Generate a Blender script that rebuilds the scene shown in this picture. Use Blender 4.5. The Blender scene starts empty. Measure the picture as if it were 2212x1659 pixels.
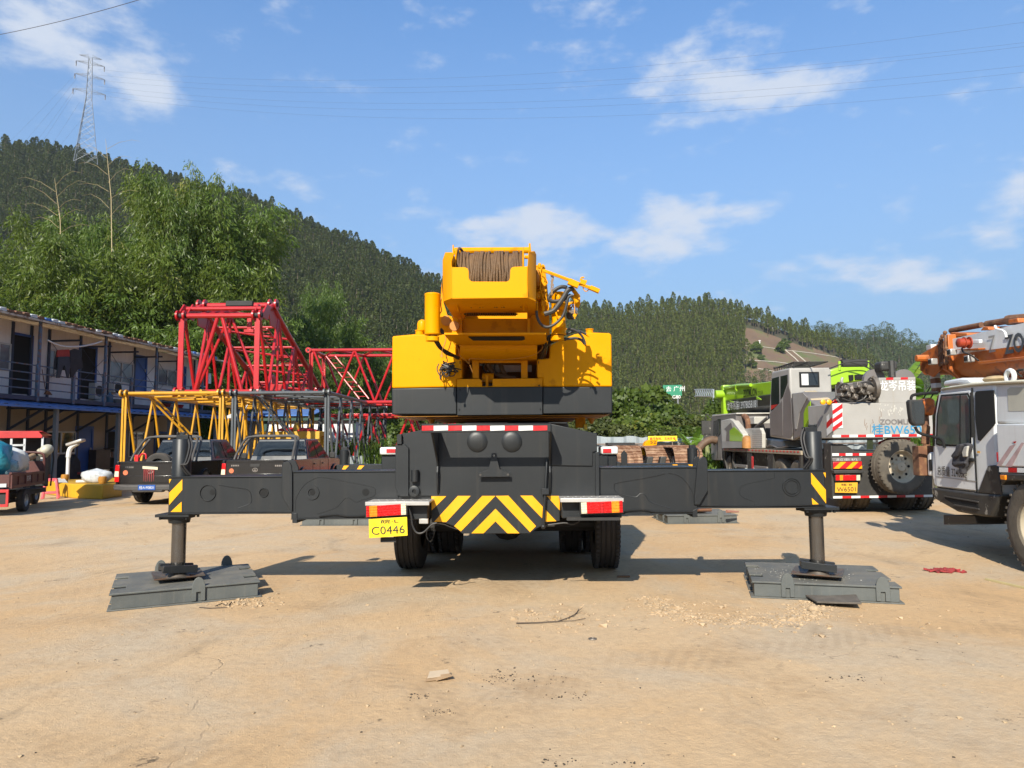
import bpy, bmesh, math, random
import numpy as np
from mathutils import Vector, Matrix
R=math.radians
C=bpy.context.scene.collection
SC=bpy.context.scene
# ---------------------------------------------------------------- camera
CAMH=1.6; FPX=1534.0; PITCH=math.atan(123.5/FPX); ROLL=0.0078
_r0=Vector((1,0,0)); _u0=Vector((0,-math.sin(PITCH),math.cos(PITCH))); CF=Vector((0,math.cos(PITCH),math.sin(PITCH)))
CR=(_r0*math.cos(ROLL)-_u0*math.sin(ROLL)); CU=(_u0*math.cos(ROLL)+_r0*math.sin(ROLL))
CO=Vector((0,0,CAMH))
cd=bpy.data.cameras.new("camera"); cam=bpy.data.objects.new("camera",cd); C.objects.link(cam)
cam.matrix_world=Matrix(((CR.x,CU.x,-CF.x,0),(CR.y,CU.y,-CF.y,0),(CR.z,CU.z,-CF.z,CAMH),(0,0,0,1)))
cd.sensor_width=36; cd.lens=36*FPX/2212; cd.clip_start=0.1; cd.clip_end=6000
SC.camera=cam
# ---------------------------------------------------------------- sun, sky, exposure
SUN_EL=R(33); SUN_AZ=R(15)      # light travels away from the camera, a little to the right
SD=Vector((math.sin(SUN_AZ)*math.cos(SUN_EL),math.cos(SUN_AZ)*math.cos(SUN_EL),-math.sin(SUN_EL)))
sl=bpy.data.lights.new("sun",'SUN'); sl.energy=4.8; sl.angle=R(0.5); sl.color=(1,0.93,0.80)
so=bpy.data.objects.new("sun",sl); C.objects.link(so); so.rotation_euler=SD.to_track_quat('-Z','Y').to_euler()
SC.view_settings.view_transform='Standard'; SC.view_settings.look='None'; SC.view_settings.gamma=1
SC.view_settings.use_curve_mapping=False; SC.view_settings.exposure=0.85
W=bpy.data.worlds.new("World"); SC.world=W; W.use_nodes=True
def world():
    nt=W.node_tree; N=nt.nodes; L=nt.links; N.clear()
    out=N.new('ShaderNodeOutputWorld'); bg=N.new('ShaderNodeBackground'); bg.inputs[1].default_value=0.094
    L.new(bg.outputs[0],out.inputs[0])
    sky=N.new('ShaderNodeTexSky'); sky.sky_type='NISHITA'; sky.sun_disc=False
    sky.sun_elevation=SUN_EL; sky.sun_rotation=R(195); sky.air_density=1.0; sky.dust_density=1.2; sky.ozone_density=2.2
    tc=N.new('ShaderNodeTexCoord'); sep=N.new('ShaderNodeSeparateXYZ'); L.new(tc.outputs['Generated'],sep.inputs[0])
    az=N.new('ShaderNodeMath'); az.operation='ARCTAN2'; L.new(sep.outputs[0],az.inputs[0]); L.new(sep.outputs[1],az.inputs[1])
    el=N.new('ShaderNodeMath'); el.operation='ARCSINE'; L.new(sep.outputs[2],el.inputs[0])
    cmb=N.new('ShaderNodeCombineXYZ'); L.new(az.outputs[0],cmb.inputs[0]); L.new(el.outputs[0],cmb.inputs[1])
    def m(op,a,b=None,c=None):
        n=N.new('ShaderNodeMath'); n.operation=op
        for i,v in enumerate((a,b,c)):
            if v is None: continue
            if isinstance(v,(int,float)): n.inputs[i].default_value=v
            else: L.new(v,n.inputs[i])
        return n.outputs[0]
    wn=N.new('ShaderNodeTexNoise'); wn.inputs['Scale'].default_value=9; wn.inputs['Detail'].default_value=3
    L.new(cmb.outputs[0],wn.inputs['Vector'])
    warp=N.new('ShaderNodeVectorMath'); warp.operation='MULTIPLY_ADD'; L.new(wn.outputs['Color'],warp.inputs[0])
    warp.inputs[1].default_value=(.09,.045,0); 
    sub=N.new('ShaderNodeVectorMath'); sub.operation='SUBTRACT'; L.new(cmb.outputs[0],sub.inputs[0]); sub.inputs[1].default_value=(.045,.0225,0)
    L.new(sub.outputs[0],warp.inputs[2])
    tot=None
    for (px,py,rx,ry,s) in [(120,60,340,160,1.0),(330,190,190,80,.75),(1600,185,330,120,.85),(1500,130,230,80,.45),(1740,190,160,60,.6),(1290,15,110,40,.8),(1245,105,110,45,.75),
        (1190,490,200,62,1.0),(1000,478,240,45,.7),(1420,515,230,75,1.0),(1450,445,120,45,.8),(1610,465,150,40,.6),(2210,390,170,80,.95),(2150,490,210,52,1.05),
        (1880,590,330,62,.8),(2050,600,200,50,.5),(650,400,150,38,.6),(1640,680,160,40,.3),(1100,560,300,60,.5),(1560,360,60,20,.4),(1210,450,90,30,.5)]:
        d=(CF+CR*((px-1106)/FPX)-CU*((py-829.5)/FPX)).normalized()
        mp=N.new('ShaderNodeMapping'); mp.vector_type='TEXTURE'; L.new(warp.outputs[0],mp.inputs[0])
        mp.inputs['Location'].default_value=(math.atan2(d.x,d.y),math.asin(d.z),0)
        k=1/FPX*math.cos(math.atan((px-1106)/FPX))**2
        mp.inputs['Scale'].default_value=(rx*k,ry*k,1)
        g=N.new('ShaderNodeTexGradient'); g.gradient_type='SPHERICAL'; L.new(mp.outputs[0],g.inputs[0])
        v=m('MULTIPLY',g.outputs['Fac'],s); tot=v if tot is None else m('ADD',tot,v)
    mpn=N.new('ShaderNodeMapping'); mpn.inputs['Scale'].default_value=(1,2.2,1); L.new(cmb.outputs[0],mpn.inputs[0])
    nz=N.new('ShaderNodeTexNoise'); nz.inputs['Scale'].default_value=11; nz.inputs['Detail'].default_value=9; nz.inputs['Roughness'].default_value=.58
    L.new(mpn.outputs[0],nz.inputs['Vector'])
    a=m('MULTIPLY_ADD',tot,1.0,m('MULTIPLY_ADD',nz.outputs['Fac'],2.7,-1.62))
    mr=N.new('ShaderNodeMapRange'); mr.interpolation_type='SMOOTHSTEP'; mr.inputs['From Min'].default_value=-.12; mr.inputs['From Max'].default_value=.8
    L.new(a,mr.inputs[0])
    cl=m('MULTIPLY',mr.outputs[0],.9)
    # horizon haze
    hz=N.new('ShaderNodeMapRange'); hz.inputs['From Min'].default_value=0; hz.inputs['From Max'].default_value=.6; hz.inputs['To Min'].default_value=1.0; hz.inputs['To Max'].default_value=0
    L.new(el.outputs[0],hz.inputs[0])
    tint=N.new('ShaderNodeMix'); tint.data_type='RGBA'; tint.blend_type='MULTIPLY'; tint.inputs[0].default_value=1
    L.new(sky.outputs[0],tint.inputs[6]); tint.inputs[7].default_value=SKYT
    mx=N.new('ShaderNodeMix'); mx.data_type='RGBA'; L.new(hz.outputs[0],mx.inputs[0]); L.new(tint.outputs[2],mx.inputs[6]); mx.inputs[7].default_value=SKYH
    m2=N.new('ShaderNodeMix'); m2.data_type='RGBA'; L.new(cl,m2.inputs[0]); L.new(mx.outputs[2],m2.inputs[6]); m2.inputs[7].default_value=SKYC
    L.new(m2.outputs[2],bg.inputs[0])
SKYT=(.86,1.2,1.45,1); SKYH=(1.75,2.35,3.2,1); SKYC=(4.1,4.5,5.2,1)
world()
# ---------------------------------------------------------------- pixel / frame helpers (real points at real depths)
def ray(px,py): return CF+CR*((px-1106)/FPX)-CU*((py-829.5)/FPX)
def gp(px,py,z=0.0):
    d=ray(px,py); t=(z-CAMH)/d.z; return CO+d*t
def dp(px,py,Y):
    d=ray(px,py); return CO+d*(Y/d.y)
class Frame:
    def __init__(s,x,y,yaw,z=0.0):
        s.M=Matrix.Translation((x,y,z))@Matrix.Rotation(yaw,4,'Z'); s.I=s.M.inverted(); s.o=s.I@CO; s.loc=(x,y,z); s.yaw=yaw
    def _d(s,px,py): return s.I.to_3x3()@ray(px,py)
    def y(s,px,py,yl=0.0): d=s._d(px,py); return s.o+d*((yl-s.o.y)/d.y)
    def x(s,px,py,xl=0.0): d=s._d(px,py); return s.o+d*((xl-s.o.x)/d.x)
    def z(s,px,py,zl=0.0): d=s._d(px,py); return s.o+d*((zl-s.o.z)/d.z)
# ---------------------------------------------------------------- mesh builder
class MB:
    def __init__(s): s.v=[]; s.f=[]; s.m=[]; s.cm=0
    def add(s,vs,fs,m=None):
        b=len(s.v); s.v+= [tuple(v) for v in vs]; s.f+=[tuple(b+i for i in f) for f in fs]; s.m+=[s.cm if m is None else m]*len(fs); return s
    def box(s,a,b,m=None,M=None):
        x0,x1=sorted((a[0],b[0])); y0,y1=sorted((a[1],b[1])); z0,z1=sorted((a[2],b[2]))
        vs=[Vector(p) for p in ((x0,y0,z0),(x1,y0,z0),(x1,y1,z0),(x0,y1,z0),(x0,y0,z1),(x1,y0,z1),(x1,y1,z1),(x0,y1,z1))]
        if M: vs=[M@v for v in vs]
        return s.add(vs,[(3,2,1,0),(4,5,6,7),(0,1,5,4),(1,2,6,5),(2,3,7,6),(3,0,4,7)],m)
    def cbox(s,c,sz,m=None,rot=None):
        M=Matrix.Translation(c)
        if rot: M=M@Matrix.Rotation(rot[2],4,'Z')@Matrix.Rotation(rot[1],4,'Y')@Matrix.Rotation(rot[0],4,'X')
        h=[q/2 for q in sz]; return s.box((-h[0],-h[1],-h[2]),h,m,M)
    def bar(s,p,q,w,h,m=None,up=(0,0,1)):
        p=Vector(p);q=Vector(q);d=(q-p); l=d.length; d.normalize(); u=Vector(up)
        if abs(d.dot(u))>.98: u=Vector((0,1,0))
        r=d.cross(u).normalized(); u=r.cross(d)
        M=Matrix(((r.x,d.x,u.x,p.x),(r.y,d.y,u.y,p.y),(r.z,d.z,u.z,p.z),(0,0,0,1)))
        return s.box((-w/2,0,-h/2),(w/2,l,h/2),m,M)
    def tube(s,pts,r,n=10,m=None,cap=True):
        P=[Vector(p) for p in pts]; rs=r if isinstance(r,(list,tuple)) else [r]*len(P)
        vs=[];fs=[]; pu=None
        for i,p in enumerate(P):
            t=(P[min(i+1,len(P)-1)]-P[max(i-1,0)]).normalized()
            if pu is None:
                a=Vector((0,0,1)) if abs(t.z)<.9 else Vector((0,1,0)); u=(a-t*a.dot(t)).normalized()
            else: u=(pu-t*pu.dot(t)).normalized()
            pu=u; w=t.cross(u)
            for k in range(n):
                an=2*math.pi*k/n; vs.append(p+(u*math.cos(an)+w*math.sin(an))*rs[i])
        for i in range(len(P)-1):
            for k in range(n): a=i*n+k;b=i*n+(k+1)%n; fs.append((a,b,b+n,a+n))
        if cap: fs.append(tuple(range(n-1,-1,-1))); fs.append(tuple((len(P)-1)*n+k for k in range(n)))
        return s.add(vs,fs,m)
    def lathe(s,prof,n=24,m=None,M=None,cap=True):     # profile of (r,z) about Z, then M
        vs=[];fs=[]
        for (r,z) in prof:
            for k in range(n):
                a=2*math.pi*k/n; v=Vector((r*math.cos(a),r*math.sin(a),z)); vs.append(M@v if M else v)
        for i in range(len(prof)-1):
            for k in range(n): a=i*n+k;b=i*n+(k+1)%n; fs.append((a,b,b+n,a+n))
        if cap: fs.append(tuple(range(n-1,-1,-1))); fs.append(tuple((len(prof)-1)*n+k for k in range(n)))
        return s.add(vs,fs,m)
    def prism(s,poly,d,m=None):       # polygon of 3d points extruded by vector d
        n=len(poly); d=Vector(d); P=[Vector(p) for p in poly]
        fs=[tuple(range(n-1,-1,-1)),tuple(range(n,2*n))]+[(i,(i+1)%n,(i+1)%n+n,i+n) for i in range(n)]
        return s.add(P+[p+d for p in P],fs,m)
    def quad(s,*p,m=None): return s.add(p,[tuple(range(len(p)))],m)
    def ball(s,c,r,n=12,m=None,sc=(1,1,1)):
        c=Vector(c); prof=[(r*math.sin(math.pi*i/(n//2)),-r*math.cos(math.pi*i/(n//2))) for i in range(n//2+1)]
        prof[0]=(1e-4,prof[0][1]);prof[-1]=(1e-4,prof[-1][1])
        return s.lathe(prof,n,m,Matrix.Translation(c)@Matrix.Diagonal((*sc,1)),cap=False)
    def build(s,name,mats,parent=None,bevel=0,smooth=False,label=None,recalc=True,seg=2,ang=35):
        me=bpy.data.meshes.new(name); me.from_pydata(s.v,[],s.f)
        if not isinstance(mats,(list,tuple)): mats=[mats]
        for q in mats: me.materials.append(q)
        if len(mats)>1: me.polygons.foreach_set('material_index',s.m)
        if recalc:
            bm=bmesh.new(); bm.from_mesh(me); bmesh.ops.recalc_face_normals(bm,faces=bm.faces); bm.to_mesh(me); bm.free()
        if smooth:
            me.polygons.foreach_set('use_smooth',[True]*len(me.polygons)); me.set_sharp_from_angle(angle=R(ang))
        me.update()
        o=bpy.data.objects.new(name,me); C.objects.link(o)
        if parent: o.parent=parent
        if label: o['label']=label
        if bevel:
            b=o.modifiers.new('bevel','BEVEL'); b.width=bevel; b.segments=seg; b.limit_method='ANGLE'; b.angle_limit=R(40); b.harden_normals=False
            me.polygons.foreach_set('use_smooth',[True]*len(me.polygons)); me.set_sharp_from_angle(angle=R(ang))
        return o
def empty(name,fr=None,loc=(0,0,0),yaw=0,label=None,cat=None,group=None,scale=None):
    o=bpy.data.objects.new(name,None); C.objects.link(o); o.empty_display_size=.3
    if fr: loc=fr.loc; yaw=fr.yaw
    o.location=loc; o.rotation_euler=(0,0,yaw)
    if scale: o.scale=(scale,)*3
    return tag(o,label,cat,group)
def tag(o,label=None,cat=None,group=None,kind=None):
    if label: o['label']=label
    if cat: o['category']=cat
    if group: o['group']=group
    if kind: o['kind']=kind
    return o
def dup(o,loc,yaw,label=None,scale=None):
    def cp(a,par):
        c=a.copy(); C.objects.link(c)
        if par: c.parent=par
        for ch in a.children: cp(ch,c)
        return c
    r=cp(o,None); r.location=loc; r.rotation_euler=(0,0,yaw)
    if label: r['label']=label
    if scale: r.scale=scale if isinstance(scale,tuple) else (scale,)*3
    return r
FONT=None
def fnt():
    global FONT
    if FONT is None:
        FONT=bpy.data.fonts.get("Bfont") 
    return FONT
def text(name,s,M,h,mat,parent=None,width=None,depth=.002,bold=0,shear=0,space=1):
    """lettering as real mesh: M places the text plane (x right, y up, z out); h=cap height, width=fit"""
    cu=bpy.data.curves.new(name,'FONT'); cu.body=s; cu.size=1; cu.extrude=0; cu.offset=bold; cu.shear=shear; cu.space_character=space
    cu.resolution_u=3; cu.align_x='CENTER'; cu.align_y='CENTER'
    ob=bpy.data.objects.new(name,cu); C.objects.link(ob); bpy.context.view_layer.update()
    dg=bpy.context.evaluated_depsgraph_get(); me=bpy.data.meshes.new_from_object(ob.evaluated_get(dg)); bpy.data.objects.remove(ob)
    co=np.empty(len(me.vertices)*3); me.vertices.foreach_get('co',co); co=co.reshape(-1,3)
    mn=co.min(0);mxx=co.max(0); co-= (mn+mxx)/2; sy=h/max(mxx[1]-mn[1],1e-6); sx=sy if width is None else width/max(mxx[0]-mn[0],1e-6)
    co[:,0]*=sx; co[:,1]*=sy; co[:,2]=depth
    me.vertices.foreach_set('co',co.ravel()); me.transform(M)
    me.materials.clear(); me.materials.append(mat); me.update()
    o=bpy.data.objects.new(name,me); C.objects.link(o)
    if parent: o.parent=parent
    return o
def face_y(c): # text plane facing -Y (towards the camera) at c
    return Matrix.Translation(c)@Matrix(((1,0,0,0),(0,0,-1,0),(0,1,0,0),(0,0,0,1)))
def face_mx(c): # plane facing -X: text x runs along -Y ... reads from far(+y) to near(-y)
    return Matrix.Translation(c)@Matrix(((0,0,-1,0),(-1,0,0,0),(0,1,0,0),(0,0,0,1)))
def smooth_path(pts,n=6):
    P=[Vector(p) for p in pts]; out=[]
    for i in range(len(P)-1):
        p0=P[max(i-1,0)];p1=P[i];p2=P[i+1];p3=P[min(i+2,len(P)-1)]
        for k in range(n):
            t=k/n; out.append(.5*((2*p1)+(p2-p0)*t+(2*p0-5*p1+4*p2-p3)*t*t+(-p0+3*p1-3*p2+p3)*t**3))
    return out+[P[-1]]
# ---------------------------------------------------------------- materials
def srgb(r,g,b): 
    f=lambda c:((c/255+.055)/1.055)**2.4 if c/255>.04045 else c/255/12.92
    return (f(r),f(g),f(b),1)
ALB=.74
def mat(name,col,rough=.5,metal=0,var=.12,vs=3,dust=0,dustcol=(.42,.33,.22,1),bump=0,bs=40,col2=None,c2amt=.5,c2s=4,spec=.5,coat=0,streak=0):
    m=bpy.data.materials.new(name); m.use_nodes=True; nt=m.node_tree; N=nt.nodes; L=nt.links; b=N['Principled BSDF']
    col=tuple(c*ALB for c in col[:3])+(1,); dustcol=tuple(c*ALB for c in dustcol[:3])+(1,)
    if col2: col2=tuple(c*ALB for c in col2[:3])
    b.inputs['Roughness'].default_value=rough; b.inputs['Metallic'].default_value=metal; b.inputs['Specular IOR Level'].default_value=spec
    if coat: b.inputs['Coat Weight'].default_value=coat; b.inputs['Coat Roughness'].default_value=.12
    tc=N.new('ShaderNodeTexCoord')
    def noise(s,det=4,ro=.6,vec=None):
        n=N.new('ShaderNodeTexNoise'); n.inputs['Scale'].default_value=s; n.inputs['Detail'].default_value=det; n.inputs['Roughness'].default_value=ro
        L.new(vec or tc.outputs['Object'],n.inputs['Vector']); return n.outputs['Fac']
    def ramp(f,a,bb):
        r=N.new('ShaderNodeMapRange'); r.inputs['From Min'].default_value=a; r.inputs['From Max'].default_value=bb; L.new(f,r.inputs[0]); return r.outputs[0]
    def mixc(f,a,c2,bl='MIX'):
        n=N.new('ShaderNodeMix'); n.data_type='RGBA'; n.blend_type=bl
        if isinstance(f,(int,float)): n.inputs[0].default_value=f
        else: L.new(f,n.inputs[0])
        for i,q in ((6,a),(7,c2)):
            if isinstance(q,tuple): n.inputs[i].default_value=q
            else: L.new(q,n.inputs[i])
        return n.outputs[2]
    cur=col
    if var: cur=mixc(ramp(noise(vs,6),.3,.7),tuple(c*(1-var) for c in col[:3])+(1,),tuple(min(1,c*(1+var)) for c in col[:3])+(1,))
    if col2: cur=mixc(ramp(noise(c2s,8,.65),.62-c2amt*.25,.66-c2amt*.1),cur,(*col2[:3],1))
    if streak:
        mp=N.new('ShaderNodeMapping'); mp.inputs['Scale'].default_value=(14,14,.7); L.new(tc.outputs['Object'],mp.inputs[0])
        st=ramp(noise(1.0,5,.6,mp.outputs[0]),.56,.8); k=N.new('ShaderNodeMath'); k.operation='MULTIPLY'; L.new(st,k.inputs[0]); k.inputs[1].default_value=streak
        cur=mixc(k.outputs[0],cur,dustcol)
    if dust:
        g=N.new('ShaderNodeNewGeometry'); sp=N.new('ShaderNodeSeparateXYZ'); L.new(g.outputs['Normal'],sp.inputs[0])
        up=ramp(sp.outputs[2],.2,.95); a=N.new('ShaderNodeMath'); a.operation='MULTIPLY_ADD'; L.new(up,a.inputs[0]); a.inputs[1].default_value=.75; a.inputs[2].default_value=.16
        d=N.new('ShaderNodeMath'); d.operation='MULTIPLY'; L.new(a.outputs[0],d.inputs[0]); L.new(ramp(noise(vs*1.7+1,8,.7),.25,.75),d.inputs[1])
        d2=N.new('ShaderNodeMath'); d2.operation='MULTIPLY'; d2.use_clamp=True; L.new(d.outputs[0],d2.inputs[0]); d2.inputs[1].default_value=dust
        cur=mixc(d2.outputs[0],cur,dustcol)
        rr=N.new('ShaderNodeMapRange'); L.new(d2.outputs[0],rr.inputs[0]); rr.inputs['To Min'].default_value=rough; rr.inputs['To Max'].default_value=.95; L.new(rr.outputs[0],b.inputs['Roughness'])
    elif var:
        rr=N.new('ShaderNodeMapRange'); L.new(noise(vs*2,5),rr.inputs[0]); rr.inputs['From Min'].default_value=.3; rr.inputs['From Max'].default_value=.7
        rr.inputs['To Min'].default_value=max(0,rough-.1); rr.inputs['To Max'].default_value=min(1,rough+.1); L.new(rr.outputs[0],b.inputs['Roughness'])
    if isinstance(cur,tuple): b.inputs['Base Color'].default_value=cur
    else: L.new(cur,b.inputs['Base Color'])
    if bump:
        bp=N.new('ShaderNodeBump'); bp.inputs['Strength'].default_value=bump; bp.inputs['Distance'].default_value=.01; L.new(noise(bs,5),bp.inputs['Height']); L.new(bp.outputs[0],b.inputs['Normal'])
    return m
def leafmat(name,c1,c2,c3=None,trans=.35,rough=.45,scale=.5):
    c1,c2=[tuple(q*ALB for q in c) for c in (c1,c2)]; c3=tuple(q*ALB for q in c3) if c3 else None
    m=bpy.data.materials.new(name); m.use_nodes=True; nt=m.node_tree; N=nt.nodes; L=nt.links; b=N['Principled BSDF']; out=N['Material Output']
    g=N.new('ShaderNodeNewGeometry'); oi=N.new('ShaderNodeObjectInfo'); tc=N.new('ShaderNodeTexCoord'); nz=N.new('ShaderNodeTexNoise'); nz.inputs['Scale'].default_value=scale; L.new(tc.outputs['Object'],nz.inputs['Vector'])
    a=N.new('ShaderNodeMath'); a.operation='MULTIPLY_ADD'; L.new(g.outputs['Random Per Island'],a.inputs[0]); a.inputs[1].default_value=.4
    mr=N.new('ShaderNodeMapRange'); L.new(nz.outputs['Fac'],mr.inputs[0]); mr.inputs['From Min'].default_value=.3; mr.inputs['From Max'].default_value=.7; mr.inputs['To Max'].default_value=.35; L.new(mr.outputs[0],a.inputs[2])
    a2=N.new('ShaderNodeMath'); a2.operation='MULTIPLY_ADD'; L.new(oi.outputs['Random'],a2.inputs[0]); a2.inputs[1].default_value=.3; L.new(a.outputs[0],a2.inputs[2])
    cr=N.new('ShaderNodeValToRGB'); e=cr.color_ramp.elements; e[0].color=(*c1,1); e[1].color=(*c2,1); e[1].position=.8
    if c3: q=e.new(.96); q.color=(*c3,1)
    L.new(a2.outputs[0],cr.inputs[0]); L.new(cr.outputs[0],b.inputs['Base Color']); b.inputs['Roughness'].default_value=rough; b.inputs['Specular IOR Level'].default_value=.3
    if trans:
        t=N.new('ShaderNodeBsdfTranslucent'); mc=N.new('ShaderNodeMix'); mc.data_type='RGBA'; mc.blend_type='MULTIPLY'; mc.inputs[0].default_value=1; L.new(cr.outputs[0],mc.inputs[6]); mc.inputs[7].default_value=(1.3,1.5,.6,1); L.new(mc.outputs[2],t.inputs[0])
        ms=N.new('ShaderNodeMixShader'); ms.inputs[0].default_value=trans; L.new(b.outputs[0],ms.inputs[1]); L.new(t.outputs[0],ms.inputs[2]); L.new(ms.outputs[0],out.inputs[0])
    return m
def emat(name,col,s=1): return mat(name,col)
def glass(name,col=(.02,.025,.03),rough=.05): return mat(name,col,rough,0,var=0,spec=.8)
rng=np.random.default_rng(7); random.seed(7)
def proj(P):
    d=Vector(P)-CO; z=d.dot(CF)
    return 1106+FPX*d.dot(CR)/z, 829.5-FPX*d.dot(CU)/z
# ---------------------------------------------------------------- ground
def ground_mat():
    m=bpy.data.materials.new('dusty_concrete'); m.use_nodes=True; nt=m.node_tree; N=nt.nodes; L=nt.links; b=N['Principled BSDF']
    tc=N.new('ShaderNodeTexCoord'); P=tc.outputs['Object']
    def noise(s,det=6,ro=.6,dist=0,sc=None):
        n=N.new('ShaderNodeTexNoise'); n.inputs['Scale'].default_value=s; n.inputs['Detail'].default_value=det; n.inputs['Roughness'].default_value=ro; n.inputs['Distortion'].default_value=dist
        if sc: mp=N.new('ShaderNodeMapping'); mp.inputs['Scale'].default_value=sc[:3]; mp.inputs['Rotation'].default_value=(0,0,sc[3]); L.new(P,mp.inputs[0]); L.new(mp.outputs[0],n.inputs['Vector'])
        else: L.new(P,n.inputs['Vector'])
        return n.outputs['Fac']
    def rg(f,a,c,lo=0,hi=1):
        r=N.new('ShaderNodeMapRange'); r.interpolation_type='SMOOTHSTEP'; r.inputs[1].default_value=a; r.inputs[2].default_value=c; r.inputs[3].default_value=lo; r.inputs[4].default_value=hi; L.new(f,r.inputs[0]); return r.outputs[0]
    def mix(f,a,c,bl='MIX'):
        n=N.new('ShaderNodeMix'); n.data_type='RGBA'; n.blend_type=bl
        if isinstance(f,float): n.inputs[0].default_value=f
        else: L.new(f,n.inputs[0])
        for i,q in ((6,a),(7,c)):
            if isinstance(q,tuple): n.inputs[i].default_value=q
            else: L.new(q,n.inputs[i])
        return n.outputs[2]
    def mul(a,c):
        n=N.new('ShaderNodeMath'); n.operation='MULTIPLY'; L.new(a,n.inputs[0])
        if isinstance(c,float): n.inputs[1].default_value=c
        else: L.new(c,n.inputs[1])
        return n.outputs[0]
    base=mix(rg(noise(.22,5),.35,.65),(.470,.300,.150,1),(.490,.350,.208,1))
    base=mix(rg(noise(.55,7,.65,.6),.42,.66,0,.75),base,(0.414,0.333,0.237,1))        # greyer bare concrete
    base=mix(rg(noise(1.7,8,.7,.8),.5,.72,0,.6),base,(0.370,0.237,0.122,1))          # orange clay dust
    base=mix(rg(noise(3.0,8,.72,0,(1,.25,1,.2)),.55,.75,0,.45),base,(0.488,0.385,0.259,1))
    base=mix(rg(noise(.9,6,.6,1.5,(1,.35,1,-.15)),.57,.75,0,.6),base,(0.178,0.126,0.074,1))  # tyre grime
    base=mix(rg(noise(14,6,.75),.35,.75,0,.42),base,(0.266,0.192,0.118,1))
    base=mix(rg(noise(60,4,.8),.55,.8,0,.55),base,(0.459,0.385,0.281,1))
    base=mix(rg(noise(45,4,.8),.60,.78,0,.5),base,(0.148,0.104,0.063,1))
    # oil spots and tar crumbs
    sp=mul(rg(noise(2.3,5,.7),.62,.68),rg(noise(22,5,.7),.45,.6)); base=mix(mul(sp,.8),base,(0.052,0.041,0.030,1))
    vo=N.new('ShaderNodeTexVoronoi'); vo.inputs['Scale'].default_value=9; L.new(P,vo.inputs['Vector']); vs=rg(vo.outputs['Distance'],.05,.10,1,0)
    base=mix(mul(mul(vs,rg(noise(1.1,3),.52,.6)),.65),base,(0.074,0.056,0.037,1))
    # faint tyre tracks crossing the yard
    for (rot,off,sc_,amt) in ((.35,1.2,.5,.22),(-.5,-2.4,.42,.2),(1.25,.6,.36,.22),(.05,3.1,.33,.16)):
        mp=N.new('ShaderNodeMapping'); mp.inputs['Rotation'].default_value=(0,0,rot); mp.inputs['Location'].default_value=(off,0,0); L.new(P,mp.inputs[0])
        wn0=N.new('ShaderNodeTexNoise'); wn0.inputs['Scale'].default_value=.12; L.new(P,wn0.inputs['Vector']); ad=N.new('ShaderNodeVectorMath'); ad.operation='MULTIPLY_ADD'; L.new(wn0.outputs['Color'],ad.inputs[0]); ad.inputs[1].default_value=(5,0,0); L.new(mp.outputs[0],ad.inputs[2])
        w1=N.new('ShaderNodeTexWave'); w1.inputs['Scale'].default_value=sc_*.28; L.new(ad.outputs[0],w1.inputs['Vector'])
        w2=N.new('ShaderNodeTexWave'); w2.wave_type='BANDS'; w2.bands_direction='DIAGONAL'; w2.inputs['Scale'].default_value=4.5; w2.inputs['Distortion'].default_value=2; L.new(ad.outputs[0],w2.inputs['Vector'])
        tr=mul(mul(rg(w1.outputs['Fac'],.93,.99),rg(noise(.8,5,.7),.42,.6)),rg(w2.outputs['Fac'],.3,.8,.35,1)); base=mix(mul(tr,amt),base,(.19,.125,.07,1))
    # cracks
    wn=N.new('ShaderNodeTexNoise'); wn.inputs['Scale'].default_value=1.3; wn.inputs['Detail'].default_value=6; L.new(P,wn.inputs['Vector'])
    wv=N.new('ShaderNodeVectorMath'); wv.operation='MULTIPLY_ADD'; L.new(wn.outputs['Color'],wv.inputs[0]); wv.inputs[1].default_value=(.9,.9,0); L.new(P,wv.inputs[2])
    vc=N.new('ShaderNodeTexVoronoi'); vc.feature='DISTANCE_TO_EDGE'; vc.inputs['Scale'].default_value=.42; L.new(wv.outputs[0],vc.inputs['Vector'])
    cr=mul(rg(vc.outputs['Distance'],.001,.004,1,0),rg(noise(.7,4),.52,.62)); base=mix(mul(cr,.28),base,(0.126,0.089,0.056,1))
    # straw-coloured paint line on the far right
    L.new(base,b.inputs['Base Color']); b.inputs['Roughness'].default_value=.93; b.inputs['Specular IOR Level'].default_value=.25
    s1=N.new('ShaderNodeMath'); s1.operation='MULTIPLY_ADD'; L.new(noise(3,8,.75),s1.inputs[0]); s1.inputs[1].default_value=2.2; L.new(mul(noise(28,6,.8),1.0),s1.inputs[2])
    s2=N.new('ShaderNodeMath'); s2.operation='SUBTRACT'; L.new(s1.outputs[0],s2.inputs[0]); L.new(mul(cr,.5),s2.inputs[1])
    s3=N.new('ShaderNodeMath'); s3.operation='MULTIPLY_ADD'; L.new(noise(95,3,.8),s3.inputs[0]); s3.inputs[1].default_value=.5; L.new(s2.outputs[0],s3.inputs[2])
    bp=N.new('ShaderNodeBump'); bp.inputs['Strength'].default_value=.6; bp.inputs['Distance'].default_value=.014; L.new(s3.outputs[0],bp.inputs['Height']); L.new(bp.outputs[0],b.inputs['Normal'])
    return m
GM=ground_mat()
g=MB(); g.quad((-1500,-60,0),(1500,-60,0),(1500,2500,0),(-1500,2500,0))
tag(g.build('ground',GM,recalc=False),kind='structure')
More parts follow.
